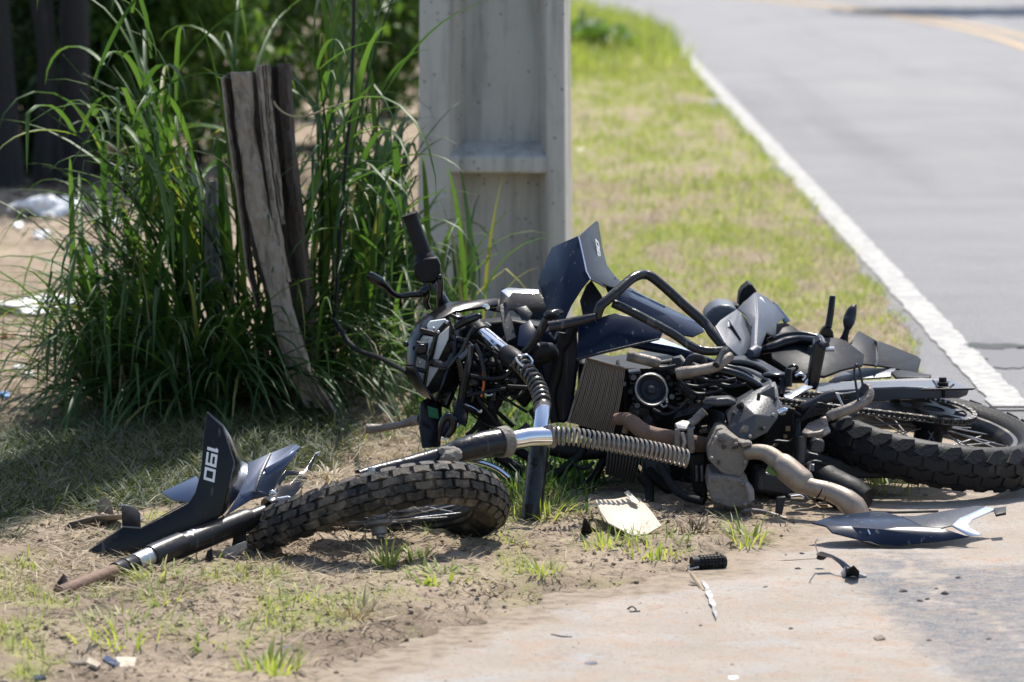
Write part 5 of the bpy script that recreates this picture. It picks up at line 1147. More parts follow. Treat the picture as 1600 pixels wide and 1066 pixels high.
def pan(v, f, name, m, th=.004, bevel=.0015, parent=None, sharp=22): return panel(v, f, name, m, parent or bike, th, bevel, None, sharp)
# ---- swingarm, chain guard, axle
sw = part(MB().add(PA([(1272, 613, 11.12), (1362, 606, 11.08), (1410, 604, 11.06), (1504, 609, 11.03), (1516, 607, 11.05), (1488, 593, 11.22), (1440, 590, 11.24), (1278, 598, 11.28),
                       (1272, 636, 11.14), (1362, 629, 11.10), (1410, 625, 11.08), (1500, 623, 11.05), (1512, 618, 11.07), (1488, 605, 11.24), (1440, 604, 11.26), (1278, 612, 11.30)]),
           [[0, 1, 2, 3, 4, 5, 6, 7], [15, 14, 13, 12, 11, 10, 9, 8]] + [[i, i + 8, (i + 1) % 8 + 8, (i + 1) % 8] for i in range(8)]), "swingarm", 'grey', bevel=.006)
T([(1440, 609, 11.02), (1518, 608, 11.02), (1524, 607.5, 11.02)], [1.6, 1.8, 1], "adjuster_rod", 'matte', parent=sw, sides=8)
T([(1473, 603, 11.1), (1473, 598, 11.1), (1473, 597, 11.1)], [9, 9, 13], "axle_washer", 'matte', parent=sw)
T([(1473, 598, 11.1), (1473, 590, 11.1)], [6.5, 6.0], "axle_nut", 'matte', parent=sw, sides=6)
T([(1458, 595, 11.1), (1466, 606, 11.04), (1482, 607, 11.04), (1490, 601, 11.06)], 2.0, "adjuster_clip", 'gloss', parent=sw, sides=6)
T([(1474, 606, 11.04), (1474, 620, 11.05)], 3.0, "adjuster_bolt", 'matte', parent=sw, sides=8)
pan([(1290, 602, 11.36), (1312, 583, 11.42), (1350, 576, 11.44), (1400, 577, 11.44), (1392, 590, 11.38), (1340, 593, 11.36)], [[0, 1, 5], [1, 2, 5], [2, 3, 4, 5]], "chain_guard", 'grey', .005)
pan([(1392, 583, 11.40), (1408, 580, 11.42), (1455, 588, 11.36), (1453, 592, 11.32), (1400, 592, 11.34)], [[0, 1, 2, 3, 4]], "chain_guard_end", 'matte', .008)
pan([(1288, 606, 11.30), (1322, 598, 11.32), (1330, 605, 11.28), (1300, 613, 11.26)], [[0, 1, 2, 3]], "guard_lip", 'matte', .004)
# ---- rear mudguard and tail, seat side
pan([(1212, 525, 11.50), (1213, 507, 11.55), (1227, 504, 11.56), (1240, 512, 11.56), (1255, 524, 11.55), (1252, 540, 11.46), (1225, 545, 11.44)], [[0, 1, 2, 3, 4, 5, 6]], "tail_side", 'flap', .006)
pan([(1203, 545, 11.38), (1253, 526, 11.42), (1278, 530, 11.42), (1307, 529, 11.44), (1322, 534, 11.44), (1350, 556, 11.42), (1348, 572, 11.36), (1314, 580, 11.28), (1288, 590, 11.22), (1240, 585, 11.24), (1206, 562, 11.30), (1275, 556, 11.33)],
    [[0, 1, 11, 10], [1, 2, 3, 11], [3, 4, 5, 6, 11], [6, 7, 8, 11], [8, 9, 10, 11]], "under_tail", 'flap', .008, .003)
pan([(1326, 540, 11.46), (1341, 518, 11.56), (1368, 533, 11.56), (1369, 572, 11.40), (1346, 570, 11.38)], [[0, 1, 2, 3, 4]], "mudguard_inner", 'flap', .006)
pan([(1367, 534, 11.55), (1374, 534, 11.56), (1434, 558, 11.58), (1439, 563, 11.57), (1433, 585, 11.46), (1392, 576, 11.44), (1368, 572, 11.40)], [[0, 1, 2, 5, 6], [2, 3, 4, 5]], "rear_mudguard", 'flap', .006, .003)
T([(1367, 533, 11.54), (1372, 538, 11.52), (1372, 558, 11.46), (1368, 573, 11.39)], 2, "mudguard_rib", 'darkgrey', sides=8, smooth=3)
T([(1190, 548, 11.36), (1206, 543, 11.36), (1228, 535, 11.38), (1252, 532, 11.38), (1278, 534, 11.34)], [6, 8, 9, 8, 7], "grab_bar", 'gloss', sides=16, smooth=5)
T([(1200, 532, 11.46), (1226, 525, 11.48), (1254, 523, 11.48), (1290, 530, 11.46)], [4, 6, 6, 4], "rear_frame_tube", 'gloss', sides=14, smooth=5)
# foot peg hanger sticking up
part(MB().prism(PA([(1272, 537), (1283, 530), (1292, 541), (1280, 600), (1275, 612), (1262, 607), (1263, 594)], 11.02), (0, .05, .012)), "peg_hanger", 'gloss', bevel=.006)
T([(1290, 546, 11.0), (1303, 546, 11.0), (1304, 546, 11.0)], [4.2, 4.2, 3], "peg_pin", 'steel', sides=10)
T([(1276, 534, 11.05), (1291, 541, 11.0)], [5, 6], "hanger_end", 'darkgrey', sides=12)
T([(1262, 602, 11.04), (1268, 596, 11.04), (1275, 592, 11.06)], [7, 8, 7], "hanger_bush", 'silver', sides=14)
part(MB().prism(PA([(1286, 513), (1294, 508), (1302, 519), (1304, 533), (1286, 536), (1280, 524)], 11.46), (0, .04, 0)), "tail_clamp", 'gloss', bevel=.004)
T([(1294, 512, 11.44), (1298, 490, 11.45), (1301, 464, 11.46), (1301, 462, 11.46)], [6, 5.6, 5.2, 4], "upright_peg", 'gloss', sides=10)
T([(1318, 533, 11.50), (1321, 523, 11.50), (1324, 513, 11.51)], [8, 5, 5], "indicator_stem", 'matte', sides=12, smooth=3)
T([(1324, 514, 11.51), (1326, 504, 11.51), (1328, 496, 11.52), (1332, 484, 11.52), (1337, 476, 11.53)], [5.5, 9.5, 10, 7.5, 1.8], "turn_signal", 'darkgrey', sides=12, smooth=3)
# ---- tank, seat and grey side fairings
pan([(1117, 511, 11.30), (1124, 502, 11.34), (1139, 492, 11.40), (1151, 484, 11.44), (1162, 494, 11.44), (1172, 510, 11.42), (1176, 532, 11.34), (1164, 554, 11.24), (1154, 558, 11.20), (1134, 540, 11.22), (1138, 500, 11.37), (1141, 513, 11.335), (1158, 532, 11.29), (1135, 514, 11.33)],
    [[0, 1, 10, 13], [1, 2, 3, 10], [3, 4, 11, 10], [4, 5, 11], [5, 6, 12, 11], [6, 7, 12], [7, 8, 9, 12], [9, 0, 13], [9, 13, 11, 12], [13, 10, 11]], "tank_cover", 'grey', .006, .002)
pan([(1138, 499, 11.345), (1147, 512, 11.315), (1159, 532, 11.27), (1154, 533, 11.29), (1142, 514, 11.335)], [[0, 1, 4], [1, 2, 3, 4]], "cover_recess", 'darkgrey', .003)
pan([(1152, 483, 11.46), (1180, 457, 11.54), (1183, 495, 11.40), (1181, 542, 11.24), (1172, 545, 11.24), (1175, 512, 11.36), (1164, 493, 11.43)], [[0, 1, 2, 6], [6, 2, 5], [2, 3, 4, 5]], "side_fairing", 'grey', .005, .002)
pan([(1180, 457, 11.54), (1199, 466, 11.56), (1213, 480, 11.56), (1226, 497, 11.55), (1213, 507, 11.50), (1211, 528, 11.44), (1197, 521, 11.42), (1188, 543, 11.30), (1181, 542, 11.24), (1183, 495, 11.40)],
    [[0, 1, 2, 9], [2, 3, 4, 9], [4, 5, 6, 9], [6, 7, 8, 9]], "side_fairing", 'grey', .005, .002)
pan([(1208, 472, 11.57), (1214, 476, 11.57), (1235, 502, 11.56), (1226, 505, 11.54), (1213, 486, 11.55)], [[0, 1, 4], [1, 2, 3, 4]], "fairing_tip", 'bluegrey', .005)
pan([(1189, 464, 11.53), (1196, 474, 11.52), (1193, 476, 11.515), (1186, 466, 11.52)], [[0, 1, 2, 3]], "fairing_mark", 'decal', .002, 0)
pan([(1198, 474, 11.535), (1204, 484, 11.53), (1202, 485, 11.53), (1197, 476, 11.53)], [[0, 1, 2, 3]], "fairing_mark", 'decal', .002, 0)
part(MB().prism(PA([(1154, 479), (1156, 460), (1160, 452), (1171, 443), (1176, 446), (1183, 456), (1170, 466)], 11.58), (0, .10, 0)), "seat_nose", 'matte', bevel=.003)
part(MB().prism(PA([(1101, 500), (1104, 490), (1113, 481), (1125, 476), (1140, 477), (1153, 484), (1142, 502), (1118, 514)], 11.44), (0, .16, 0)), "tank", 'grey', bevel=.008)
part(MB().prism(PA([(1130, 482), (1150, 476), (1165, 478), (1150, 490)], 11.56), (0, .08, 0)), "seat", 'matte', bevel=.008)
T([(1172, 552, 11.2), (1180, 548, 11.22), (1188, 550, 11.22)], [7, 10, 8], "fairing_grommet", 'grey', sides=14)
part(MB().prism(PA([(1150, 500), (1250, 530), (1290, 560), (1280, 600), (1200, 600), (1150, 570), (1120, 540)], 11.62), (0, .12, 0)), "seat_base", 'matte', bevel=.01)
# ---- front shrouds
pan([(841, 442, 11.02), (848, 420, 11.04), (863, 387, 11.08), (904, 369, 11.00), (931, 345.5, 11.14), (933, 346, 11.14), (916, 424, 10.93), (922, 436, 10.91), (909, 452, 10.90), (893, 477, 10.88), (882, 500, 10.87), (863, 505, 10.90), (854, 482, 10.94), (845, 453, 11.0), (880, 440, 10.94)],
    [[0, 1, 2, 14], [2, 3, 14], [3, 6, 14], [6, 7, 8, 14], [8, 9, 14], [9, 10, 11, 14], [11, 12, 13, 14], [13, 0, 14]], "shroud", 'navy', .005, .002, sharp=20)
pan([(904, 369, 11.0), (931, 345.5, 11.14), (934, 347, 11.15), (940, 385, 11.12), (947, 414, 11.08), (961, 433, 11.06), (976, 445, 11.05), (972, 452, 11.0), (952, 449, 10.98), (922, 436, 10.91), (916, 424, 10.93)],
    [[0, 1, 2, 3], [0, 3, 4, 10], [4, 5, 8, 9, 10], [5, 6, 7, 8]], "shroud_side", 'darkgrey', .005, .002, sharp=20)
O = A(938.5, 413, 11.06); U = (A(932, 370, 11.10) - O).normalized(); Vv = (A(930, 414, 11.02) - O); Vv = (Vv - U * Vv.dot(U)).normalized()
letters(bike, O, U, Vv, .0205, lift=.004, wid=1.05)
pan([(906, 470, 11.0), (916, 446, 11.02), (924, 438, 11.02), (940, 462, 11.02), (944, 474, 11.0), (938, 492, 10.97), (912, 500, 10.96)], [[0, 1, 2, 3, 4, 5, 6]], "shroud_lining", 'darkgrey', .005)
pan([(903, 506, 10.94), (936, 497, 10.95), (960, 490, 10.955), (990, 496, 10.95), (1036, 519, 10.94), (1032, 529, 10.92), (1018, 532, 10.915), (963, 546, 10.90), (901, 563, 10.89), (903, 535, 10.91), (960, 520, 10.915)],
    [[0, 1, 10, 9], [1, 2, 3, 10], [3, 4, 5, 6, 10], [6, 7, 10], [7, 8, 9, 10]], "lower_shroud", 'navy', .005, .002, sharp=20)
pan([(946, 447, 10.99), (962, 434, 11.06), (976, 446, 11.08), (1008, 464, 11.10), (1060, 489, 11.12), (1103, 509, 11.12), (1099, 519, 11.06), (1083, 527, 11.03), (1050, 521, 11.0), (1004, 500, 10.99), (975, 482, 10.98), (952, 462, 10.98), (985, 466, 11.015), (1040, 492, 11.04)],
    [[0, 1, 2, 12, 11], [2, 3, 12], [3, 4, 13, 12], [4, 5, 6, 7, 13], [7, 8, 9, 13], [9, 10, 12, 13], [10, 11, 12]], "shroud_spear", 'navy', .005, .002, sharp=20)
pan([(1005, 530, 11.2), (1030, 528, 11.25), (1060, 540, 11.2), (1085, 552, 11.2), (1070, 556, 11.15), (1020, 545, 11.12)], [[0, 1, 2, 5], [2, 3, 4, 5]], "tank_side", 'silver', .004)
T([(904, 369, 10.995), (911, 400, 10.96), (916, 424, 10.925), (923, 437, 10.905)], 1.1, "scuff_highlight_edge", 'silver', sides=6)
T([(923, 437, 10.905), (935, 442, 10.93), (945, 449, 10.97)], [1.4, 2.2, 1.2], "torn_edge", 'grey', sides=6, smooth=3)
T([(961, 433, 11.05), (968, 440, 11.05), (977, 445, 11.06), (990, 455, 11.07), (1008, 464, 11.09), (1040, 479, 11.10)], [1.6, 1.0, 1.6, .9, 1.2, .7], "torn_edge", 'silver', sides=6)
T([(901, 562, 10.885), (930, 554, 10.885), (963, 546, 10.89), (1000, 537, 10.9), (1030, 530, 10.91)], [2.2, 2.4, 2.2, 2, 1.4], "shroud_lip", 'darkgrey', sides=8, smooth=3)
# ---- crash bar
cbm = T([(857, 511, 10.80), (880, 507, 10.80), (912, 500, 10.80), (931, 495, 10.80)], [9.5, 8.5, 8, 6], "crash_bar", 'fork', sides=16, smooth=4)
T([(932, 497, 10.82), (934, 490, 10.82), (939, 478, 10.82), (950, 468, 10.83), (966, 454, 10.85), (984, 438, 10.88), (996, 431, 10.90), (1008, 429, 10.92), (1020, 434, 10.92), (1045, 455, 10.92), (1072, 480, 10.92), (1100, 504, 10.92), (1112, 520, 10.90), (1129, 541, 10.88)],
  [7, 7.8, 7.8, 7.8, 7.8, 7.8, 7.8, 7.8, 7.8, 7.8, 7.8, 8.2, 7.5, 7], "crash_bar", 'fork', sides=16, smooth=4)
T([(958, 474, 10.86), (980, 484, 10.85), (1004, 496, 10.84), (1050, 521, 10.83), (1078, 540, 10.82), (1092, 546, 10.82), (1108, 549, 10.82), (1134, 548, 10.82)], 7.2, "crash_bar", 'fork', sides=16, smooth=4)
T([(876, 488, 10.86), (866, 490, 10.84), (857, 496, 10.84), (838, 528, 10.86), (820, 552, 10.88), (806, 566, 10.90)], [5, 7, 7.5, 7, 7, 8], "crash_bar", 'fork', sides=14, smooth=4)
part(MB().blob(A(861, 492, 10.83), .020, .012, .012, 3, .2, 14, 9), "flattened_tab", 'fork')
T([(1056, 584, 10.78), (1066, 582, 10.78), (1090, 579, 10.78), (1118, 573, 10.79), (1134, 562, 10.80), (1143, 555, 10.81)], [8.5, 9.5, 8.5, 8.5, 8, 6], "bent_peg", 'peg', sides=16, smooth=4)
T([(1119, 571, 10.77), (1124, 560, 10.79), (1134, 546, 10.82)], [6, 5, 7], "peg_bracket", 'fork', sides=10, smooth=3)
T([(980, 556, 10.86), (985, 557, 10.86), (1022, 566, 10.86), (1031, 568, 10.86)], [8, 8.6, 8.6, 7], "cross_tube", 'peg', sides=16)
T([(985, 536, 11.02), (1020, 543, 11.02), (1060, 551, 11.02), (1120, 570, 11.02)], 7.5, "frame_tube", 'navy', sides=14, smooth=3)
T([(1108, 578, 10.90), (1130, 580, 10.90), (1160, 590, 10.90), (1186, 606, 10.92)], [7, 7.5, 8, 8], "frame_tube", 'gloss', sides=14, smooth=3)
T([(1134, 573, 11.0), (1155, 578, 11.0), (1172, 588, 11.0), (1174, 598, 11.0), (1168, 600, 11.0)], 4.6, "frame_loop", 'gloss', sides=12, smooth=4)
# ---- side cover with oval plate, rear of the engine
pan([(1128, 560, 11.14), (1160, 556, 11.20), (1190, 564, 11.22), (1222, 582, 11.18), (1232, 604, 11.08), (1224, 610, 11.02), (1190, 602, 11.02), (1160, 585, 11.04), (1130, 570, 11.08), (1180, 580, 11.12)],
    [[0, 1, 9, 8], [1, 2, 9], [2, 3, 9], [3, 4, 5, 6, 9], [6, 7, 8, 9]], "side_cover", 'darkgrey', .006, .003)
part(MB().blob(A(1210, 586, 11.05), .034, .03, .010, 1, .0, 24, 10), "cover_cap", 'gloss')
T([(1130, 566, 11.08), (1165, 568, 11.1), (1195, 580, 11.08), (1222, 602, 11.02)], [4, 6, 6, 4], "cover_lip", 'gloss', sides=10, smooth=4)
pan([(1128, 588, 11.05), (1150, 596, 11.03), (1190, 608, 11.0), (1210, 602, 11.02), (1180, 596, 11.06)], [[0, 1, 2, 3, 4]], "inner_cover", 'bluegrey', .004)
T([(1231, 604, 10.92), (1231, 600, 10.92), (1232, 580, 10.93), (1233, 576, 10.93)], [7, 6.5, 6, 4], "pedal_tip", 'matte', sides=12)
T([(1229, 578, 11.02), (1236, 572, 11.02), (1243, 572, 11.02), (1246, 576, 11.02), (1238, 582, 11.02)], 2.4, "cable_guide", 'gloss', sides=8, smooth=3)
T([(1243, 588, 11.0), (1250, 584, 11.0), (1258, 588, 11.0), (1254, 594, 11.0)], 2.2, "cable_guide", 'silver', sides=8, smooth=3)
pan([(1224, 618, 10.88), (1236, 614, 10.90), (1255, 603, 10.94), (1270, 605, 10.94), (1252, 614, 10.88), (1236, 624, 10.86), (1226, 622, 10.86)], [[0, 1, 5, 6], [1, 2, 3, 4, 5]], "peg_plate", 'silver', .006, .002)
T([(1222, 618, 10.9), (1223, 604, 10.92), (1224, 590, 10.93)], [5, 5, 5], "bush", 'matte', sides=10)
# ---- engine
part(MB().prism(PA([(905, 565), (960, 575), (1060, 560), (1150, 590), (1230, 622), (1296, 645), (1296, 735), (1230, 770), (1110, 780), (1010, 735), (960, 700), (905, 680)], 11.10), (0, .28, 0)), "engine_block", 'matte', bevel=.01)
part(MB().prism(PA([(965, 575), (1090, 575), (1110, 640), (1060, 690), (990, 665), (962, 640)], 11.02), (0, .2, 0)), "cylinder_head", 'matte', bevel=.008)
Cm = Matrix((RT, UP, -VIEW)).transposed().to_4x4()
def disc(px, py, Y, r, prof, name, m, tx=0, ty=0, seg=36, parent=None):
    M4 = Matrix.Rotation(rad(tx), 4, 'X') @ Matrix.Rotation(rad(ty), 4, 'Y'); Q = Cm @ M4; Q.translation = A(px, py, Y); s_ = S(r, Y)
    return part(MB().lathe([(a * s_, b * s_) for a, b in prof], Q, seg), name, m, parent)
disc(1018, 609, 10.92, 27, [(0, .12), (.20, .14), (.24, .05), (.62, .05), (.70, -.02), (.78, .02), (.82, .20), (.92, .24), (1.0, .16), (1.0, -.6)], "round_cover", 'darkgrey', -15, 12)
disc(1018, 609, 10.885, 27, [(.88, .0), (.94, .05), (1.0, 0), (.94, -.05), (.88, .0)], "cover_ring", 'alu', -15, 12)
disc(1018, 609, 10.90, 7, [(0, .4), (.5, .4), (.9, .2), (1, -.3)], "cover_bolt", 'darkgrey', -15, 12, seg=12)
T([(1030, 628, 10.9), (1036, 636, 10.9), (1042, 632, 10.9), (1041, 620, 10.9)], 2.2, "cover_clip", 'steel', sides=8, smooth=3)
for i, (a, b, r_) in enumerate([(990, 590, 5), (985, 612, 4.5), (996, 634, 4.5), (1048, 600, 4), (1050, 620, 4.5), (1044, 590, 4), (975, 600, 4), (1062, 610, 3.5)]):
    T([(a, b, 10.96), (a, b, 10.90)], r_, "engine_bolt", 'matte' if i % 2 else 'casing', sides=6)
for i, (a, b, c, d_, r_) in enumerate([(974, 585, 978, 640, 7), (986, 640, 1012, 646, 8), (1046, 575, 1060, 590, 9), (1060, 600, 1082, 622, 7), (1024, 640, 1040, 664, 12), (1010, 650, 1020, 668, 9), (1062, 560, 1070, 575, 8)]):
    T([(a, b, 10.97), ((a + c) / 2, (b + d_) / 2, 10.95), (c, d_, 10.97)], [r_ * .8, r_, r_ * .85], "engine_boss", 'casing' if i % 2 else 'matte', sides=12)
part(MB().prism(PA([(1044, 580), (1052, 560), (1062, 558), (1070, 568), (1060, 580)], 10.9), (0, .04, 0)), "mount_lug", 'darkgrey', bevel=.003)
T([(1072, 572, 10.9), (1078, 562, 10.9), (1088, 558, 10.9), (1098, 562, 10.9), (1100, 572, 10.9)], [5, 6.5, 7, 6, 5], "hose", 'darkgrey', sides=12, smooth=4)
for i in range(46):     # small glints of bolts, clips and cut wires in the engine bay
    a, b = rnd.uniform(1062, 1130), rnd.uniform(572, 632); Yb = rnd.uniform(10.95, 11.05); L_ = rnd.uniform(4, 22); th = rnd.uniform(0, 6.28)
    if i % 3 == 0: T([(a, b, Yb), (a + L_ * .5, b + rnd.uniform(-4, 4), Yb - .02), (a + L_ * math.cos(th), b + L_ * .6 * math.sin(th), Yb)], rnd.uniform(1.6, 3.4), "cable", 'cable', sides=7, smooth=3)
    elif i % 3 == 1: part(MB().blob(A(a, b, Yb), S(rnd.uniform(3, 7), Yb), S(4, Yb), S(rnd.uniform(2.5, 5), Yb), i, .3, 9, 6), "fitting", 'gloss')
    else: T([(a, b, Yb), (a + L_ * math.cos(th) * .6, b + L_ * .5 * math.sin(th), Yb)], rnd.uniform(1.2, 2.6), "clip", ('steel', 'casing', 'matte')[i % 9 // 3], sides=6)
# cooler with curved fins
def fins(tl, tr, br_, bl, n, Y0, bulge, name, m, depth, frame=True):
    cp = thing_part = part(MB().prism(PA([tl, tr, br_, bl], Y0 + .012), (0, depth, 0)), name, 'coolerback', bevel=.002)
    for i in range(n):
        t = i / (n - 1); a = Vector(tl).lerp(Vector(tr), t); b = Vector(bl).lerp(Vector(br_), t); q = []
        for k in range(9):
            s_ = k / 8; p = a.lerp(b, s_); q.append((p.x + bulge * math.sin(s_ * math.pi) * (.9 + .1 * math.sin(i * 1.7)) + .12 * math.sin(i * 2.3 + k), p.y, Y0 - .004 * math.sin(s_ * 3.1)))
        mb = MB(); P0 = PA(q); P1 = [p + Vector((0, .02, 0)) for p in P0]
        for k in range(8):
            w = Vector((S(.62, Y0), 0, 0)); mb.add([P0[k] - w, P0[k] + w, P0[k + 1] + w, P0[k + 1] - w, P1[k] - w, P1[k] + w, P1[k + 1] + w, P1[k + 1] - w], [[0, 1, 2, 3], [0, 3, 7, 4], [1, 5, 6, 2], [4, 7, 6, 5]])
        mb.build("fin", m, cp)
    if frame:
        T([(*tl, Y0 - .005), (*bl, Y0 - .005)], 2.0, "cooler_edge", 'peg', sides=8, parent=cp); T([(*tl, Y0 - .006), (*tr, Y0 - .006)], 2.2, "cooler_edge", 'rust', sides=8, parent=cp)
    return cp
fins((917, 561), (976, 577), (957, 678), (888, 660), 26, 10.93, 3, "oil_cooler", 'fin', .05)
fins((950, 700), (1000, 715), (990, 754), (946, 742), 11, 10.86, 1, "crankcase_fins", 'rim', .06, False)
# exhaust header, brackets
hd = T([(962, 655, 10.84), (978, 655, 10.82), (990, 662, 10.80), (1002, 672, 10.79), (1020, 679, 10.78), (1054, 686, 10.78), (1085, 693, 10.80), (1112, 698, 10.84)], [9, 11, 12.5, 13, 12.5, 12.5, 13, 13], "exhaust_header", 'rust', sides=20, smooth=4)
T([(976, 676, 10.82), (984, 648, 10.81)], 5, "header_flange", 'rust', parent=hd, sides=12)
pan([(1054, 663, 10.74), (1066, 658, 10.76), (1084, 661, 10.76), (1086, 670, 10.74), (1070, 672, 10.73), (1058, 672, 10.73)], [[0, 1, 2, 3, 4, 5]], "bracket_plate", 'alu', .008, .002)
part(MB().prism(PA([(1055, 672), (1062, 670), (1063, 705), (1054, 700)], 10.72), (0, .03, 0)), "bracket_leg", 'mud', bevel=.003)
part(MB().prism(PA([(1074, 672), (1083, 668), (1086, 704), (1078, 708), (1074, 695)], 10.72), (0, .03, 0)), "bracket_leg", 'mud', bevel=.003)
T([(1078, 662, 10.74), (1082, 660, 10.74), (1098, 645, 10.76), (1101, 642, 10.76)], [7, 6.5, 6.5, 7], "peg_stub", 'peg', sides=12)
T([(1066, 676, 10.70), (1070, 690, 10.70), (1066, 705, 10.70)], 3, "bracket_bolt", 'steel', sides=8)
# dark guard around the engine, side cases
pan([(1050, 655, 10.86), (1064, 640, 10.88), (1090, 630, 10.88), (1110, 622, 10.88), (1140, 618, 10.88), (1152, 624, 10.86), (1134, 645, 10.80), (1130, 670, 10.78), (1122, 684, 10.80), (1105, 676, 10.84), (1108, 640, 10.86)],
    [[0, 1, 2, 10], [2, 3, 4, 5, 6, 10], [6, 7, 8, 9, 10]], "engine_guard", 'gloss', .006, .002)
part(MB().prism(PA([(1097, 632), (1106, 624), (1138, 622), (1152, 628), (1148, 634), (1120, 636)], 10.80), (0, .06, 0)), "case_top", 'casing', bevel=.006)
pan([(1134, 643, 10.80), (1156, 629, 10.80), (1175, 614, 10.86), (1211, 597, 10.92), (1215, 607, 10.90), (1218, 636, 10.82), (1214, 655, 10.78), (1198, 676, 10.74), (1178, 687, 10.72), (1158, 688, 10.70), (1140, 672, 10.74), (1180, 650, 10.72)],
    [[0, 1, 11, 10], [1, 2, 11], [2, 3, 4, 11], [4, 5, 6, 11], [6, 7, 8, 11], [8, 9, 10, 11]], "clutch_cover", 'casing', .010, .004, sharp=40)
part(MB().prism(PA([(1140, 640), (1210, 602), (1216, 650), (1180, 684), (1145, 672)], 10.84), (0, .14, 0)), "clutch_case", 'casing', bevel=.006)
T([(1153, 636, 10.77), (1160, 632, 10.76)], [4, 4], "cover_screw", 'matte', sides=8)
T([(1216, 645, 10.80), (1226, 640, 10.80), (1230, 641, 10.80)], [4, 4.5, 3], "cover_screw", 'silver', sides=10)
part(MB().blob(A(1166, 672, 10.73), .022, .010, .018, 6, .35, 14, 9), "mud_patch", 'mud')
pan([(1217, 625, 10.85), (1222, 632, 10.84), (1228, 648, 10.82), (1220, 650, 10.80), (1216, 640, 10.81)], [[0, 1, 2, 3, 4]], "cover_fin", 'casing', .004)
part(MB().prism(PA([(1122, 678), (1132, 676), (1156, 690), (1176, 693), (1174, 704), (1168, 726), (1158, 746), (1130, 742), (1106, 718), (1108, 704)], 10.66), (0, .16, .01)), "muddy_crankcase", 'mud', bevel=.004)
part(MB().prism(PA([(1108, 744), (1130, 744), (1158, 748), (1172, 762), (1176, 784), (1166, 795), (1138, 794), (1113, 786), (1105, 765)], 10.64), (0, .16, .01)), "muddy_sump", 'mud', bevel=.006)
part(MB().prism(PA([(1156, 692), (1172, 690), (1176, 696), (1160, 700)], 10.64), (0, .04, 0)), "case_lug", 'mud', bevel=.004)
T([(1166, 755, 10.62), (1172, 766, 10.62), (1174, 782, 10.62)], [4, 6, 5], "case_rim", 'alu', sides=10, smooth=3)
for i in range(16):
    a, b = (rnd.uniform(1115, 1160), rnd.uniform(688, 735)) if i % 2 else (rnd.uniform(1115, 1165), rnd.uniform(752, 785))
    part(MB().blob(A(a, b, 10.655), S(rnd.uniform(2, 5), 10.6), .004, S(rnd.uniform(2, 4), 10.6), i, .3, 9, 6), "oil_spot" if i % 3 else "mud_spot", 'wooddark' if i % 3 else 'mud')
for i, (a, b, Yb) in enumerate([(1146, 645, 10.77), (1160, 634, 10.775), (1186, 616, 10.82), (1206, 604, 10.87), (1212, 622, 10.83), (1208, 648, 10.77), (1194, 670, 10.73), (1172, 682, 10.70)]):
    T([(a, b, Yb + .02), (a, b, Yb - .006), (a, b, Yb - .009)], [3.0, 3.0, 2.2], "case_bolt", 'alu' if i % 2 else 'casing', sides=6)
for k in range(7):
    part(MB().prism(PA([(982 + k, 582 + k * 8), (1000 + k, 580 + k * 8), (1002 + k, 584 + k * 8), (984 + k, 586 + k * 8)], 10.96), (0, .06, 0)), "cylinder_fin", 'casing', bevel=.001)
    part(MB().prism(PA([(1052 + k, 590 + k * 8), (1078 + k, 586 + k * 8), (1079 + k, 590 + k * 8), (1053 + k, 594 + k * 8)], 10.98), (0, .06, 0)), "cylinder_fin", 'casing', bevel=.001)
for i, (a, b) in enumerate([(1118, 684), (1150, 694), (1164, 722), (1112, 716), (1116, 750), (1160, 756), (1164, 788), (1122, 784)]):
    T([(a, b, 10.65), (a, b, 10.635 if b < 740 else 10.62), (a, b, 10.63 if b < 740 else 10.615)], [3.4, 3.4, 2.4], "case_bolt", 'mud' if i % 3 else 'alu', sides=6)
for (q, r_) in [([(1062, 575), (1090, 590), (1120, 596), (1150, 592)], 3), ([(1066, 600), (1090, 604), (1112, 600), (1140, 604), (1166, 600)], 2.4), ([(1058, 590), (1080, 612), (1100, 616), (1130, 610)], 3.2), ([(1000, 560), (1030, 575), (1056, 572)], 3.4), ([(1020, 640), (1040, 648), (1060, 640), (1076, 624)], 3), ([(1186, 640), (1204, 648), (1232, 640), (1250, 650)], 2.6), ([(1190, 700), (1210, 690), (1236, 690), (1246, 670)], 3)]:
    T([(a, b, 10.88) for a, b in q], r_, "cable", 'cable', sides=8, smooth=4)
hr = random.Random(77)
for i in range(42):
    x0, y0 = (hr.uniform(1100, 1270), hr.uniform(690, 790)) if i % 2 else (hr.uniform(1030, 1130), hr.uniform(560, 700))
    Yb = hr.uniform(10.84, 10.95) if i % 2 else hr.uniform(10.90, 10.98); th = hr.uniform(-.8, .8); L_ = hr.uniform(14, 50)
    T([(x0, y0, Yb), (x0 + L_ * .5, y0 + hr.uniform(-8, 8), Yb - .01), (x0 + L_ * math.cos(th), y0 + L_ * .6 * math.sin(th), Yb)], hr.choice([1.4, 2, 2.6, 3.6]), "hose", ('cable', 'matte', 'darkgrey', 'cable', 'peg')[i % 5], sides=7, smooth=4)
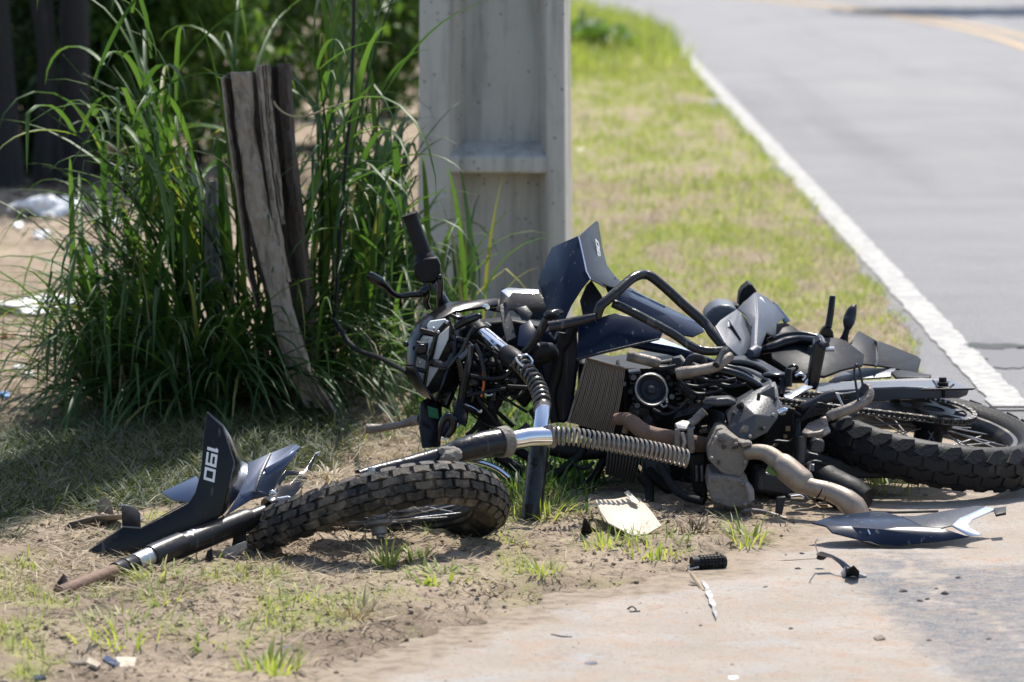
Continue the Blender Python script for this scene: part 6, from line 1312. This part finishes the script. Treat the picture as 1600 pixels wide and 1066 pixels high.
# exhaust pipe and silencer
ex = T([(1168, 708, 10.66), (1180, 706, 10.65), (1196, 708, 10.64), (1208, 715, 10.63), (1220, 726, 10.62)], [11, 12, 13, 14.5, 16], "exhaust_pipe", 'exhaust', sides=22, smooth=4)
T([(1214, 720, 10.625), (1220, 725, 10.62), (1228, 732, 10.61), (1252, 752, 10.59), (1258, 757, 10.585), (1264, 761, 10.58)], [15, 19, 20.5, 20.5, 19, 14], "catalyst_can", 'exhaust', sides=24, smooth=3, parent=ex)
T([(1225, 722, 10.60), (1236, 738, 10.58)], 3, "can_seam", 'steel', parent=ex, sides=8)
for a, b, c, d_ in [(1237, 723, 1222, 748)]: pass
T([(1258, 757, 10.585), (1270, 762, 10.57), (1294, 768, 10.56), (1318, 779, 10.54), (1332, 792, 10.53), (1338, 806, 10.54)], [13, 14, 15, 17, 18, 17], "tail_pipe", 'exhaust', sides=22, smooth=4, parent=ex)
T([(1281, 765, 10.565), (1283, 766, 10.565)], 15.4, "pipe_band", 'matte', parent=ex, sides=22)
T([(1290, 767.5, 10.562), (1292, 768, 10.562)], 15.9, "pipe_band", 'matte', parent=ex, sides=22)
T([(1318, 779, 10.55), (1334, 792, 10.56), (1344, 806, 10.58)], [18.3, 19.5, 16], "pipe_shield", 'exhaust', parent=ex, sides=22, smooth=3)
T([(1286, 742, 10.78), (1300, 758, 10.76), (1330, 775, 10.74), (1352, 786, 10.72)], [22, 28, 30, 24], "silencer", 'matte', sides=24, smooth=3)
pan([(1286, 762, 10.74), (1295, 747, 10.78), (1322, 746, 10.80), (1312, 758, 10.76), (1302, 768, 10.72)], [[0, 1, 2, 3, 4]], "heat_shield", 'cream', .004)
# swingarm far side, linkage, lower frame
part(MB().prism(PA([(1255, 705), (1300, 715), (1360, 725), (1420, 738), (1425, 748), (1290, 748), (1262, 738)], 10.95), (0, .06, 0)), "swingarm_lower_arm", 'darkgrey', bevel=.006)
pan([(1252, 679, 10.82), (1262, 664, 10.86), (1291, 652, 10.88), (1295, 670, 10.84), (1283, 678, 10.81), (1262, 681, 10.80)], [[0, 1, 2, 3, 4, 5]], "linkage_plate", 'peg', .012, .003)
part(MB().prism(PA([(1267, 690), (1276, 685), (1289, 690), (1288, 706), (1278, 710), (1264, 706)], 10.86), (0, .06, 0)), "linkage_block", 'casing', bevel=.006)
T([(1252, 682, 10.84), (1252, 700, 10.84), (1250, 724, 10.84)], [8, 8.5, 8], "linkage_tube", 'casing', sides=14)
T([(1276, 680, 10.84), (1285, 676, 10.83), (1294, 672, 10.84)], [6, 7, 6], "linkage_pin", 'alu', sides=12)
T([(1247, 655, 10.88), (1246, 680, 10.86), (1244, 700, 10.86), (1240, 712, 10.88)], [4, 5, 5, 4], "linkage_arm", 'darkgrey', sides=10, smooth=3)
T([(1266, 735, 10.82), (1267, 725, 10.82), (1269, 724, 10.82)], [6.5, 6.5, 4], "stud", 'steel', sides=12)
T([(1236, 727, 10.82), (1250, 729, 10.82)], [3, 3], "stud", 'steel', sides=8)
part(MB().prism(PA([(1196, 640), (1240, 640), (1246, 700), (1230, 745), (1186, 740), (1190, 700)], 11.0), (0, .12, 0)), "frame_plate", 'matte', bevel=.006)
for (a, b, s_) in [(1239, 641, 4), (1231, 670, 4.5), (1227, 682, 3.5)]: part(MB().box(A(a, b, 10.985), S(s_ * 1.6, 11), .006, S(s_ * 1.6, 11)), "plate_hole", 'leafdry', bevel=.001)
T([(1252, 636, 10.88), (1268, 632, 10.88), (1292, 621, 10.88), (1306, 617, 10.88)], [6, 8, 9.5, 9], "return_spring_tube", 'darkgrey', sides=12, smooth=3)
for i in range(6): T([(1246 + i * 3, 660 - i * 3, 10.86), (1268 + i * 2, 650 - i * 4, 10.85), (1290 + i, 645 - i * 2, 10.86)], 1.8, "cable", 'cable', sides=6, smooth=3)
# side stand
st = T([(1296, 652, 10.78), (1302, 648, 10.78), (1325, 640, 10.78), (1346, 630, 10.79), (1356, 622, 10.80), (1358, 612, 10.81), (1354, 602, 10.82)], [8, 8.5, 8.5, 8.5, 8.5, 8, 5], "side_stand", 'peg', sides=14, smooth=4)
part(MB().prism(PA([(1343, 610), (1350, 598), (1358, 604), (1360, 622), (1346, 622)], 10.80), (0, .02, 0)), "stand_foot", 'darkgrey', st, bevel=.003)
T([(1341, 627, 10.78), (1338, 606, 10.79), (1335, 582, 10.80), (1336, 573, 10.80), (1339, 570, 10.80), (1343, 576, 10.80), (1348, 602, 10.80)], 1.9, "wire_loop", 'darkgrey', sides=8, smooth=4, parent=st)
T([(1308, 616, 10.80), (1317, 634, 10.79)], [2.4, 1.6], "stand_spring", 'steel', sides=8, parent=st)
T([(1310, 616, 10.82), (1338, 612, 10.82)], [1.2, 1.2], "stand_rod", 'steel', sides=6, parent=st)
# lower right side of the frame on the ground
T([(1030, 725, 10.75), (1060, 770, 10.70), (1100, 784, 10.66)], [7, 7, 6], "lower_frame_tube", 'matte', sides=10, smooth=3)
T([(1010, 735, 10.9), (1040, 760, 10.9), (1120, 800, 10.9), (1200, 808, 10.85)], 9, "lower_frame_tube", 'matte', sides=10, smooth=3)
T([(1160, 800, 10.62), (1175, 798, 10.60), (1200, 802, 10.60), (1238, 815, 10.58)], [3.5, 4, 4, 3.5], "brake_pedal", 'peg', sides=10, smooth=4)
part(MB().prism(PA([(1214, 778), (1228, 776), (1222, 806), (1211, 805)], 10.64), (0, .02, 0)), "foot_peg", 'darkgrey', bevel=.003)
part(MB().prism(PA([(1232, 774), (1258, 772), (1266, 782), (1258, 786), (1234, 782)], 10.66), (0, .03, 0)), "foot_peg", 'casing', bevel=.003)
T([(1236, 777, 10.62), (1250, 776, 10.62), (1256, 778, 10.62)], [3, 4, 2], "foot_peg_bolt", 'chrome', sides=8)
part(MB().prism(PA([(1180, 735), (1240, 745), (1262, 770), (1230, 778), (1176, 770)], 10.86), (0, .14, 0)), "gearbox_underside", 'casing', bevel=.012)
pan([(1200, 728, 10.60), (1208, 731, 10.60), (1216, 742, 10.58), (1208, 744, 10.58), (1196, 736, 10.59)], [[0, 1, 2, 3, 4]], "caught_leaf", 'lawn', .001, 0)
part(MB().prism(PA([(1110, 780), (1260, 780), (1330, 800), (1300, 812), (1140, 812)], 10.95), (0, .25, 0)), "engine_underside", 'matte', bevel=.01)
T([(1000, 740, 10.8), (1014, 760, 10.8), (1016, 790, 10.75)], [8, 8, 7], "crankcase_stub", 'matte', sides=10)
part(MB().prism(PA([(1004, 716), (1045, 724), (1050, 742), (1030, 752), (1004, 742)], 10.95), (0, .12, 0)), "engine_mount", 'casing', bevel=.008)
part(MB().prism(PA([(1076, 710), (1104, 705), (1106, 785), (1084, 770)], 10.80), (0, .12, 0)), "engine_side", 'matte', bevel=.008)
for a in (1086, 1094): part(MB().prism(PA([(a, 728), (a + 5, 726), (a + 6, 752), (a + 1, 754)], 10.78), (0, .02, 0)), "case_rib", 'casing', bevel=.002)
# right-hand bars and frame rails below the bike, over the bright grass
for i, (p, r_) in enumerate([([(775, 712, 10.95), (820, 738, 10.95), (876, 768, 10.95), (940, 790, 10.95)], 8), ([(806, 702, 11.05), (850, 728, 11.05), (890, 752, 11.05), (950, 770, 11.05)], 8), ([(868, 742, 10.92), (890, 726, 10.92), (905, 712, 10.92), (912, 700, 10.92)], 7), ([(912, 764, 10.95), (930, 742, 10.95), (945, 715, 10.95)], 7)]):
    T(p, r_, "lower_crash_bar", 'matte', sides=10, smooth=3)
T([(890, 716, 10.9), (900, 728, 10.9), (916, 731, 10.9), (928, 722, 10.9)], 3.2, "cable", 'cable', sides=8, smooth=4)
T([(860, 700, 10.95), (900, 706, 10.95), (950, 704, 10.95)], [12, 14, 12], "bash_tube", 'matte', sides=12, smooth=3)
# ---- front end: headlamp, cowl, fork stanchion, handlebar
pan([(635, 572, 10.98), (639, 530, 11.02), (648, 512, 11.04), (662, 496, 11.06), (700, 474, 11.10), (752, 469, 11.14), (778, 467, 11.16), (778, 478, 11.14), (752, 482, 11.10), (712, 488, 11.05), (690, 500, 11.02), (668, 512, 10.99), (654, 532, 10.97), (648, 572, 10.94)],
    [[0, 1, 12, 13], [1, 2, 11, 12], [2, 3, 11], [3, 4, 10, 11], [4, 9, 10], [4, 5, 8, 9], [5, 6, 7, 8]], "headlamp_shell", 'gloss', .008, .003)
pan([(635, 572, 10.98), (648, 572, 10.94), (660, 600, 10.92), (682, 626, 10.92), (690, 600, 10.92), (710, 545, 10.94), (712, 488, 11.05), (725, 540, 11.0), (716, 600, 10.96), (700, 640, 10.94), (676, 627, 10.96), (654, 612, 10.98), (638, 590, 10.99)],
    [[0, 1, 2, 11, 12], [2, 3, 10, 11], [3, 4, 8, 9, 10], [4, 5, 7, 8], [5, 6, 7]], "headlamp_shell", 'gloss', .008, .003)
part(MB().prism(PA([(640, 570), (646, 520), (668, 500), (700, 492), (712, 520), (705, 560), (690, 610), (672, 618), (652, 604)], 11.06), (0, .06, 0)), "headlamp_back", 'gloss', bevel=.004)
def cz3(p): return (620 + p[0] / 4.1, 440 + p[1] / 4.1)
for i, q in enumerate([[(180, 305), (212, 255), (310, 240), (325, 262), (268, 325), (208, 318)], [(268, 348), (335, 288), (332, 368), (268, 502), (232, 500)], [(147, 342), (240, 360), (206, 478), (192, 470), (195, 402), (140, 392)],
                       [(108, 476), (190, 510), (184, 560), (104, 540)], [(108, 575), (172, 592), (160, 652), (130, 622)], [(210, 545), (268, 558), (196, 676), (178, 668)]]):
    lamp = part(MB().prism([A(*cz3(p), 10.99) for p in q], (0, .014, 0)), "reflector_plate", 'lamp', bevel=.002)
for i, q in enumerate([[(150, 308), (250, 335), (330, 250)], [(255, 335), (200, 510), (175, 670)], [(100, 555), (190, 580)], [(130, 395), (195, 405), (185, 440)], [(120, 455), (175, 480), (205, 515), (250, 510)]]):
    T([(*cz3(p), 10.965) for p in q], 3.4, "lamp_rib", 'gloss', sides=8)
part(MB().prism([A(*cz3(p), 10.95) for p in [(132, 398), (190, 405), (196, 455), (150, 470), (118, 450)]], (0, .03, 0)), "bulb_socket", 'gloss', bevel=.004)
for (a, b) in [(235, 303), (320, 262), (145, 440), (145, 518), (195, 365), (265, 325)]: part(MB().blob(A(*cz3((a, b)), 10.955), .005, .004, .005, 2, 0, 10, 6), "screw", 'steel')
T([(*cz3(p), 10.94) for p in [(240, 515), (300, 540), (340, 520), (360, 470)]], [5, 6, 6, 5], "lamp_lead", 'darkgrey', sides=10, smooth=4)
part(MB().blob(A(634, 538, 10.98), .008, .008, .008, 2, 0, 10, 6), "screw", 'gloss')
T([(*cz3(p), 10.97) for p in [(370, 300), (440, 255), (520, 225), (540, 210)]], [4, 7, 6, 3], "cowl_stay", 'gloss', sides=10, smooth=4)
T([(*cz3(p), 11.0) for p in [(345, 215), (400, 235), (460, 225), (490, 210)]], [3, 3.5, 3.5, 3], "cowl_stay", 'gloss', sides=8, smooth=3)
pan([(740, 480, 11.14), (756, 470, 11.16), (780, 469, 11.18), (784, 452, 11.22), (800, 450, 11.22), (842, 455, 11.18), (856, 478, 11.12), (850, 500, 11.10), (818, 498, 11.12), (800, 484, 11.14), (780, 488, 11.14)], [[0, 1, 2, 10], [2, 3, 4, 9, 10], [4, 5, 6, 8, 9], [6, 7, 8]], "cowl_panel", 'black', .004, .001)
pan([(783, 455, 11.12), (793, 450, 11.14), (842, 453, 11.12), (842, 460, 11.10), (800, 458, 11.10), (795, 466, 11.08)], [[0, 1, 4, 5], [1, 2, 3, 4]], "cowl_edge", 'silver', .003)
T([(759, 480, 11.08), (762, 480, 11.07)], [6, 4], "cowl_bolt", 'chrome', sides=10)
pan([(780, 478, 11.08), (790, 472, 11.10), (800, 500, 11.06), (806, 528, 11.02), (792, 535, 11.0), (785, 510, 11.04)], [[0, 1, 2, 5], [2, 3, 4, 5]], "torn_cowl", 'darkgrey', .004)
pan([(806, 482, 11.06), (822, 478, 11.08), (832, 490, 11.06), (826, 502, 11.04), (815, 500, 11.05)], [[0, 1, 2, 3, 4]], "torn_cowl", 'darkgrey', .004)
pan([(812, 510, 11.0), (828, 500, 11.02), (840, 520, 10.98), (824, 545, 10.94), (808, 540, 10.95)], [[0, 1, 2, 3, 4]], "torn_cowl", 'navy', .004)
tf = T([(748, 519, 11.06), (760, 528, 11.02), (780, 544, 10.95), (798, 558, 10.89)], 13.5, "fork_tube", 'chrome', sides=28)
T([(742, 514, 11.08), (750, 520, 11.05), (754, 523, 11.04)], [17, 17.5, 15], "fork_clamp", 'matte', sides=20)
T([(792, 553, 10.91), (800, 560, 10.88), (808, 566, 10.86), (812, 569, 10.85)], [15, 17, 17, 14], "fork_clamp", 'matte', sides=20)
part(MB().prism(PA([(745, 508), (758, 504), (768, 510), (764, 516), (750, 516)], 11.06), (0, .04, 0)), "clamp_tab", 'gloss', bevel=.003)
MBc = PA([(806, 562, 10.84), (822, 578, 10.80), (836, 596, 10.74), (844, 614, 10.68), (847, 628, 10.63), (848, 640, 10.60)])
part(MB().tube(MBc, S(5, 10.7), 8), "damper_rod", 'matte')
part(MB().coil(MBc, S(12, 10.7), S(3.1, 10.7), 11, 7, 14), "fork_spring", 'springdark')
T([(811, 568, 10.80), (816, 556, 10.79), (826, 556, 10.79), (832, 566, 10.79), (822, 574, 10.78), (810, 566, 10.78), (806, 558, 10.78)], 1.8, "torn_wire", 'chrome', sides=7, smooth=4)
T([(848, 634, 10.61), (848, 640, 10.60), (846, 660, 10.57), (844, 676, 10.55), (843, 690, 10.54)], [12.5, 12.5, 12.5, 12.5, 13], "chrome_fork_tube", 'chrome', sides=28)
T([(848, 633, 10.61), (847, 648, 10.59)], [12.9, 12.7], "scraped_collar", 'peg', sides=28)
fl = T([(844, 686, 10.55), (842, 700, 10.54), (838, 740, 10.52), (833, 785, 10.50), (830, 812, 10.49), (829, 824, 10.49)], [14.5, 15.5, 16, 16.5, 16, 13], "lower_fork_leg", 'fork', sides=24, smooth=3, label="upright scraped fork leg standing on the grass")
T([(836, 715, 10.50), (834, 726, 10.495)], [5, 6], "caliper_boss", 'matte', parent=fl, sides=12); T([(826, 788, 10.47), (824, 815, 10.46)], [7, 5], "caliper_boss", 'matte', parent=fl, sides=12)
T([(800, 820, 10.48), (818, 822, 10.46), (834, 828, 10.46), (826, 820, 10.46)], [1.2, 2, 3, 1.5], "torn_edge", 'steel', parent=fl, sides=7)
# handlebar
hbp = T([(700, 486, 11.16), (692, 470, 11.17), (684, 452, 11.18), (676, 436, 11.2), (664, 404, 11.2), (652, 370, 11.2), (640, 336, 11.2)], 6.5, "handlebar", 'gloss', sides=14, smooth=3)
T([(677, 444, 11.17), (690, 462, 11.17), (702, 480, 11.17), (720, 500, 11.15)], 6, "handlebar", 'grey', sides=14, smooth=3)
T([(662, 398, 11.2), (650, 364, 11.2), (643, 344, 11.2)], [13.5, 12.5, 12], "grip", 'rubber', sides=20)
T([(644, 347, 11.2), (641, 339, 11.2), (640, 335, 11.2), (639.5, 334, 11.2)], [11.5, 12.5, 13.6, 12], "grip_flange", 'rubber', sides=20)
T([(665, 412, 11.2), (660, 399, 11.2), (658, 395, 11.2)], [19, 16, 12], "grip_collar", 'matte', sides=20)
part(MB().prism(PA([(646, 414), (664, 404), (683, 402), (688, 414), (689, 432), (680, 442), (660, 444), (648, 432)], 11.16), (0, .06, 0)), "switch_housing", 'matte', bevel=.006)
part(MB().blob(A(687, 433, 11.14), .007, .006, .007, 2, 0, 10, 6), "switch_screw", 'gloss')
T([(688, 428, 11.15), (688, 445, 11.15), (686, 476, 11.15), (686, 484, 11.15)], [4, 5.5, 4.5, 4], "clamp_rod", 'gloss', sides=10, smooth=3)
T([(664, 446, 11.15), (667, 460, 11.15), (665, 472, 11.15), (670, 484, 11.15)], [5, 6, 5, 4], "clamp_rod", 'gloss', sides=10, smooth=3)
T([(668, 448, 11.15), (662, 456, 11.14), (656, 460, 11.14), (640, 461, 11.13), (624, 463, 11.12), (612, 458, 11.10), (600, 446, 11.08), (592, 440, 11.07), (580, 432, 11.06), (576, 428, 11.06)], [7, 8, 5.5, 4.8, 4.6, 4.8, 6, 8.5, 7.5, 6], "brake_lever", 'gloss', sides=12, smooth=3)
# cables and torn wiring behind the headlamp
ends = [('orange', 3), ('matte', 5), ('steel', 6)]
wr = random.Random(21)
for i in range(34):
    a = (wr.uniform(700, 790), wr.uniform(520, 620), wr.uniform(10.98, 11.12)); b = (wr.uniform(690, 830), wr.uniform(560, 680), wr.uniform(10.94, 11.1))
    c = ((a[0] + b[0]) / 2 + wr.uniform(-30, 20), (a[1] + b[1]) / 2 + wr.uniform(-20, 25), 10.96)
    T([a, c, b], wr.choice([1.6, 2.2, 2.8, 3.6, 5]), "cable", 'cable' if i % 4 else 'gloss', sides=8, smooth=5)
for i in range(26):
    p = A(wr.uniform(740, 805), wr.uniform(560, 625), wr.uniform(10.94, 11.05)); s_ = wr.uniform(3, 9)
    part(MB().blob(p, S(s_, 11), S(s_, 11), S(s_ * .7, 11), i, .35, 10, 7), "connector", ('gloss', 'black', 'casing', 'gloss')[i % 4])
for (q, r_, m_) in [([(737, 540), (734, 560), (727, 590), (722, 620), (716, 650), (722, 660)], 7, 'black'), ([(742, 538), (749, 552), (754, 570), (758, 590)], 3.5, 'darkgrey'), ([(718, 560), (735, 545), (740, 540)], 5, 'grey'), ([(700, 575), (712, 560), (722, 548), (735, 520), (742, 510)], 3.2, 'gloss'),
                    ([(735, 588), (760, 592), (785, 590), (798, 580)], 4, 'gloss'), ([(730, 618), (750, 614), (770, 610), (790, 608)], 3, 'cable'), ([(754, 612), (762, 618), (770, 616)], 1.5, 'silver'), ([(724, 632), (736, 636), (750, 644), (752, 640)], 2, 'silver'), ([(716, 560), (720, 575), (722, 590)], 6, 'gloss'), ([(754, 575), (756, 600), (752, 620)], 2, 'orange')]:
    T([(a, b, 10.92) for a, b in q], r_, "cable", m_, sides=9, smooth=4)
# frame down tubes and steering head, dark
for (q, r_) in [([(815, 560), (800, 585), (780, 620), (760, 660), (748, 690)], 9), ([(735, 625), (762, 650), (790, 690), (806, 706)], 8), ([(900, 505), (880, 540), (850, 560), (835, 562)], 9), ([(880, 520), (872, 580), (862, 620), (868, 660)], 8), ([(830, 640), (850, 670), (868, 700)], 6)]:
    T([(a, b, 11.0) for a, b in q], r_, "frame_tube", 'matte', sides=12, smooth=4)
part(MB().prism(PA([(842, 520), (900, 505), (905, 560), (895, 640), (885, 662), (860, 660), (850, 600), (840, 560)], 11.06), (0, .16, 0)), "frame_head", 'navy', bevel=.008)
part(MB().prism(PA([(700, 520), (745, 505), (800, 500), (850, 510), (850, 600), (820, 640), (790, 610), (740, 620), (712, 600)], 11.18), (0, .10, 0)), "steering_head", 'matte', bevel=.008)
T([(833, 556, 10.90), (840, 548, 10.90), (858, 548, 10.92), (864, 556, 10.94)], [10, 13, 13, 10], "steering_lock", 'matte', sides=16, smooth=2)
T([(858, 520, 10.88), (866, 530, 10.88), (876, 508, 10.90)], [2, 2.4, 1.6], "spoke_rod", 'grey', sides=7)
part(MB().prism(PA([(826, 586), (834, 586), (833, 594), (825, 592)], 10.84), (0, .01, 0)), "white_clip", 'white', bevel=.001)
# hanging front parts on the ground side
pan([(657, 628, 10.92), (668, 622, 10.94), (690, 634, 10.96), (690, 660, 10.92), (688, 698, 10.86), (660, 700, 10.84), (655, 668, 10.88)], [[0, 1, 2, 3, 6], [3, 4, 5, 6]], "torn_cover", 'black', .006)
part(MB().prism(PA([(668, 635), (684, 640), (686, 655), (670, 652)], 10.88), (0, .01, 0)), "green_tape", 'green_w', bevel=.001)
T([(686, 690, 10.84), (690, 662, 10.84), (700, 650, 10.84), (708, 656, 10.84), (706, 672, 10.84), (694, 684, 10.84)], [2, 5, 7, 7, 6, 2], "mirror_stub", 'gloss', sides=10, smooth=3)
pan([(684, 680, 10.86), (694, 652, 10.88), (712, 652, 10.88), (712, 672, 10.84), (702, 684, 10.83)], [[0, 1, 2, 3, 4]], "mirror_back", 'black', .008)
T([(686, 684, 10.84), (696, 685, 10.84), (708, 676, 10.84), (716, 662, 10.85)], 1.6, "mirror_rim", 'silver', sides=7, smooth=3)
pan([(706, 630, 10.90), (722, 620, 10.92), (730, 650, 10.88), (728, 668, 10.86), (712, 656, 10.88)], [[0, 1, 2, 3, 4]], "torn_cover", 'matte', .006)
T([(572, 670, 10.98), (580, 670, 10.98), (600, 668, 10.98), (625, 664, 10.98), (645, 658, 10.98), (658, 656, 10.96)], [8, 8, 6, 5.5, 8, 9], "right_grip", 'peg', sides=12, smooth=3)
T([(520, 498, 12.1), (532, 515, 12.1), (545, 535, 12.05), (565, 550, 11.9), (595, 560, 11.6), (636, 582, 11.15)], [3.5, 4, 4, 4, 4, 4], "brake_hose", 'matte', sides=10, smooth=4)
T([(722, 632, 10.9), (735, 640, 10.9), (752, 652, 10.95), (740, 672, 10.95), (728, 680, 10.95)], [3, 4, 5, 4, 3], "bent_stay", 'matte', sides=9, smooth=3)
T([(800, 682, 10.7), (812, 676, 10.7), (826, 664, 10.7)], [4, 6, 5], "hose_end", 'gloss', sides=10)
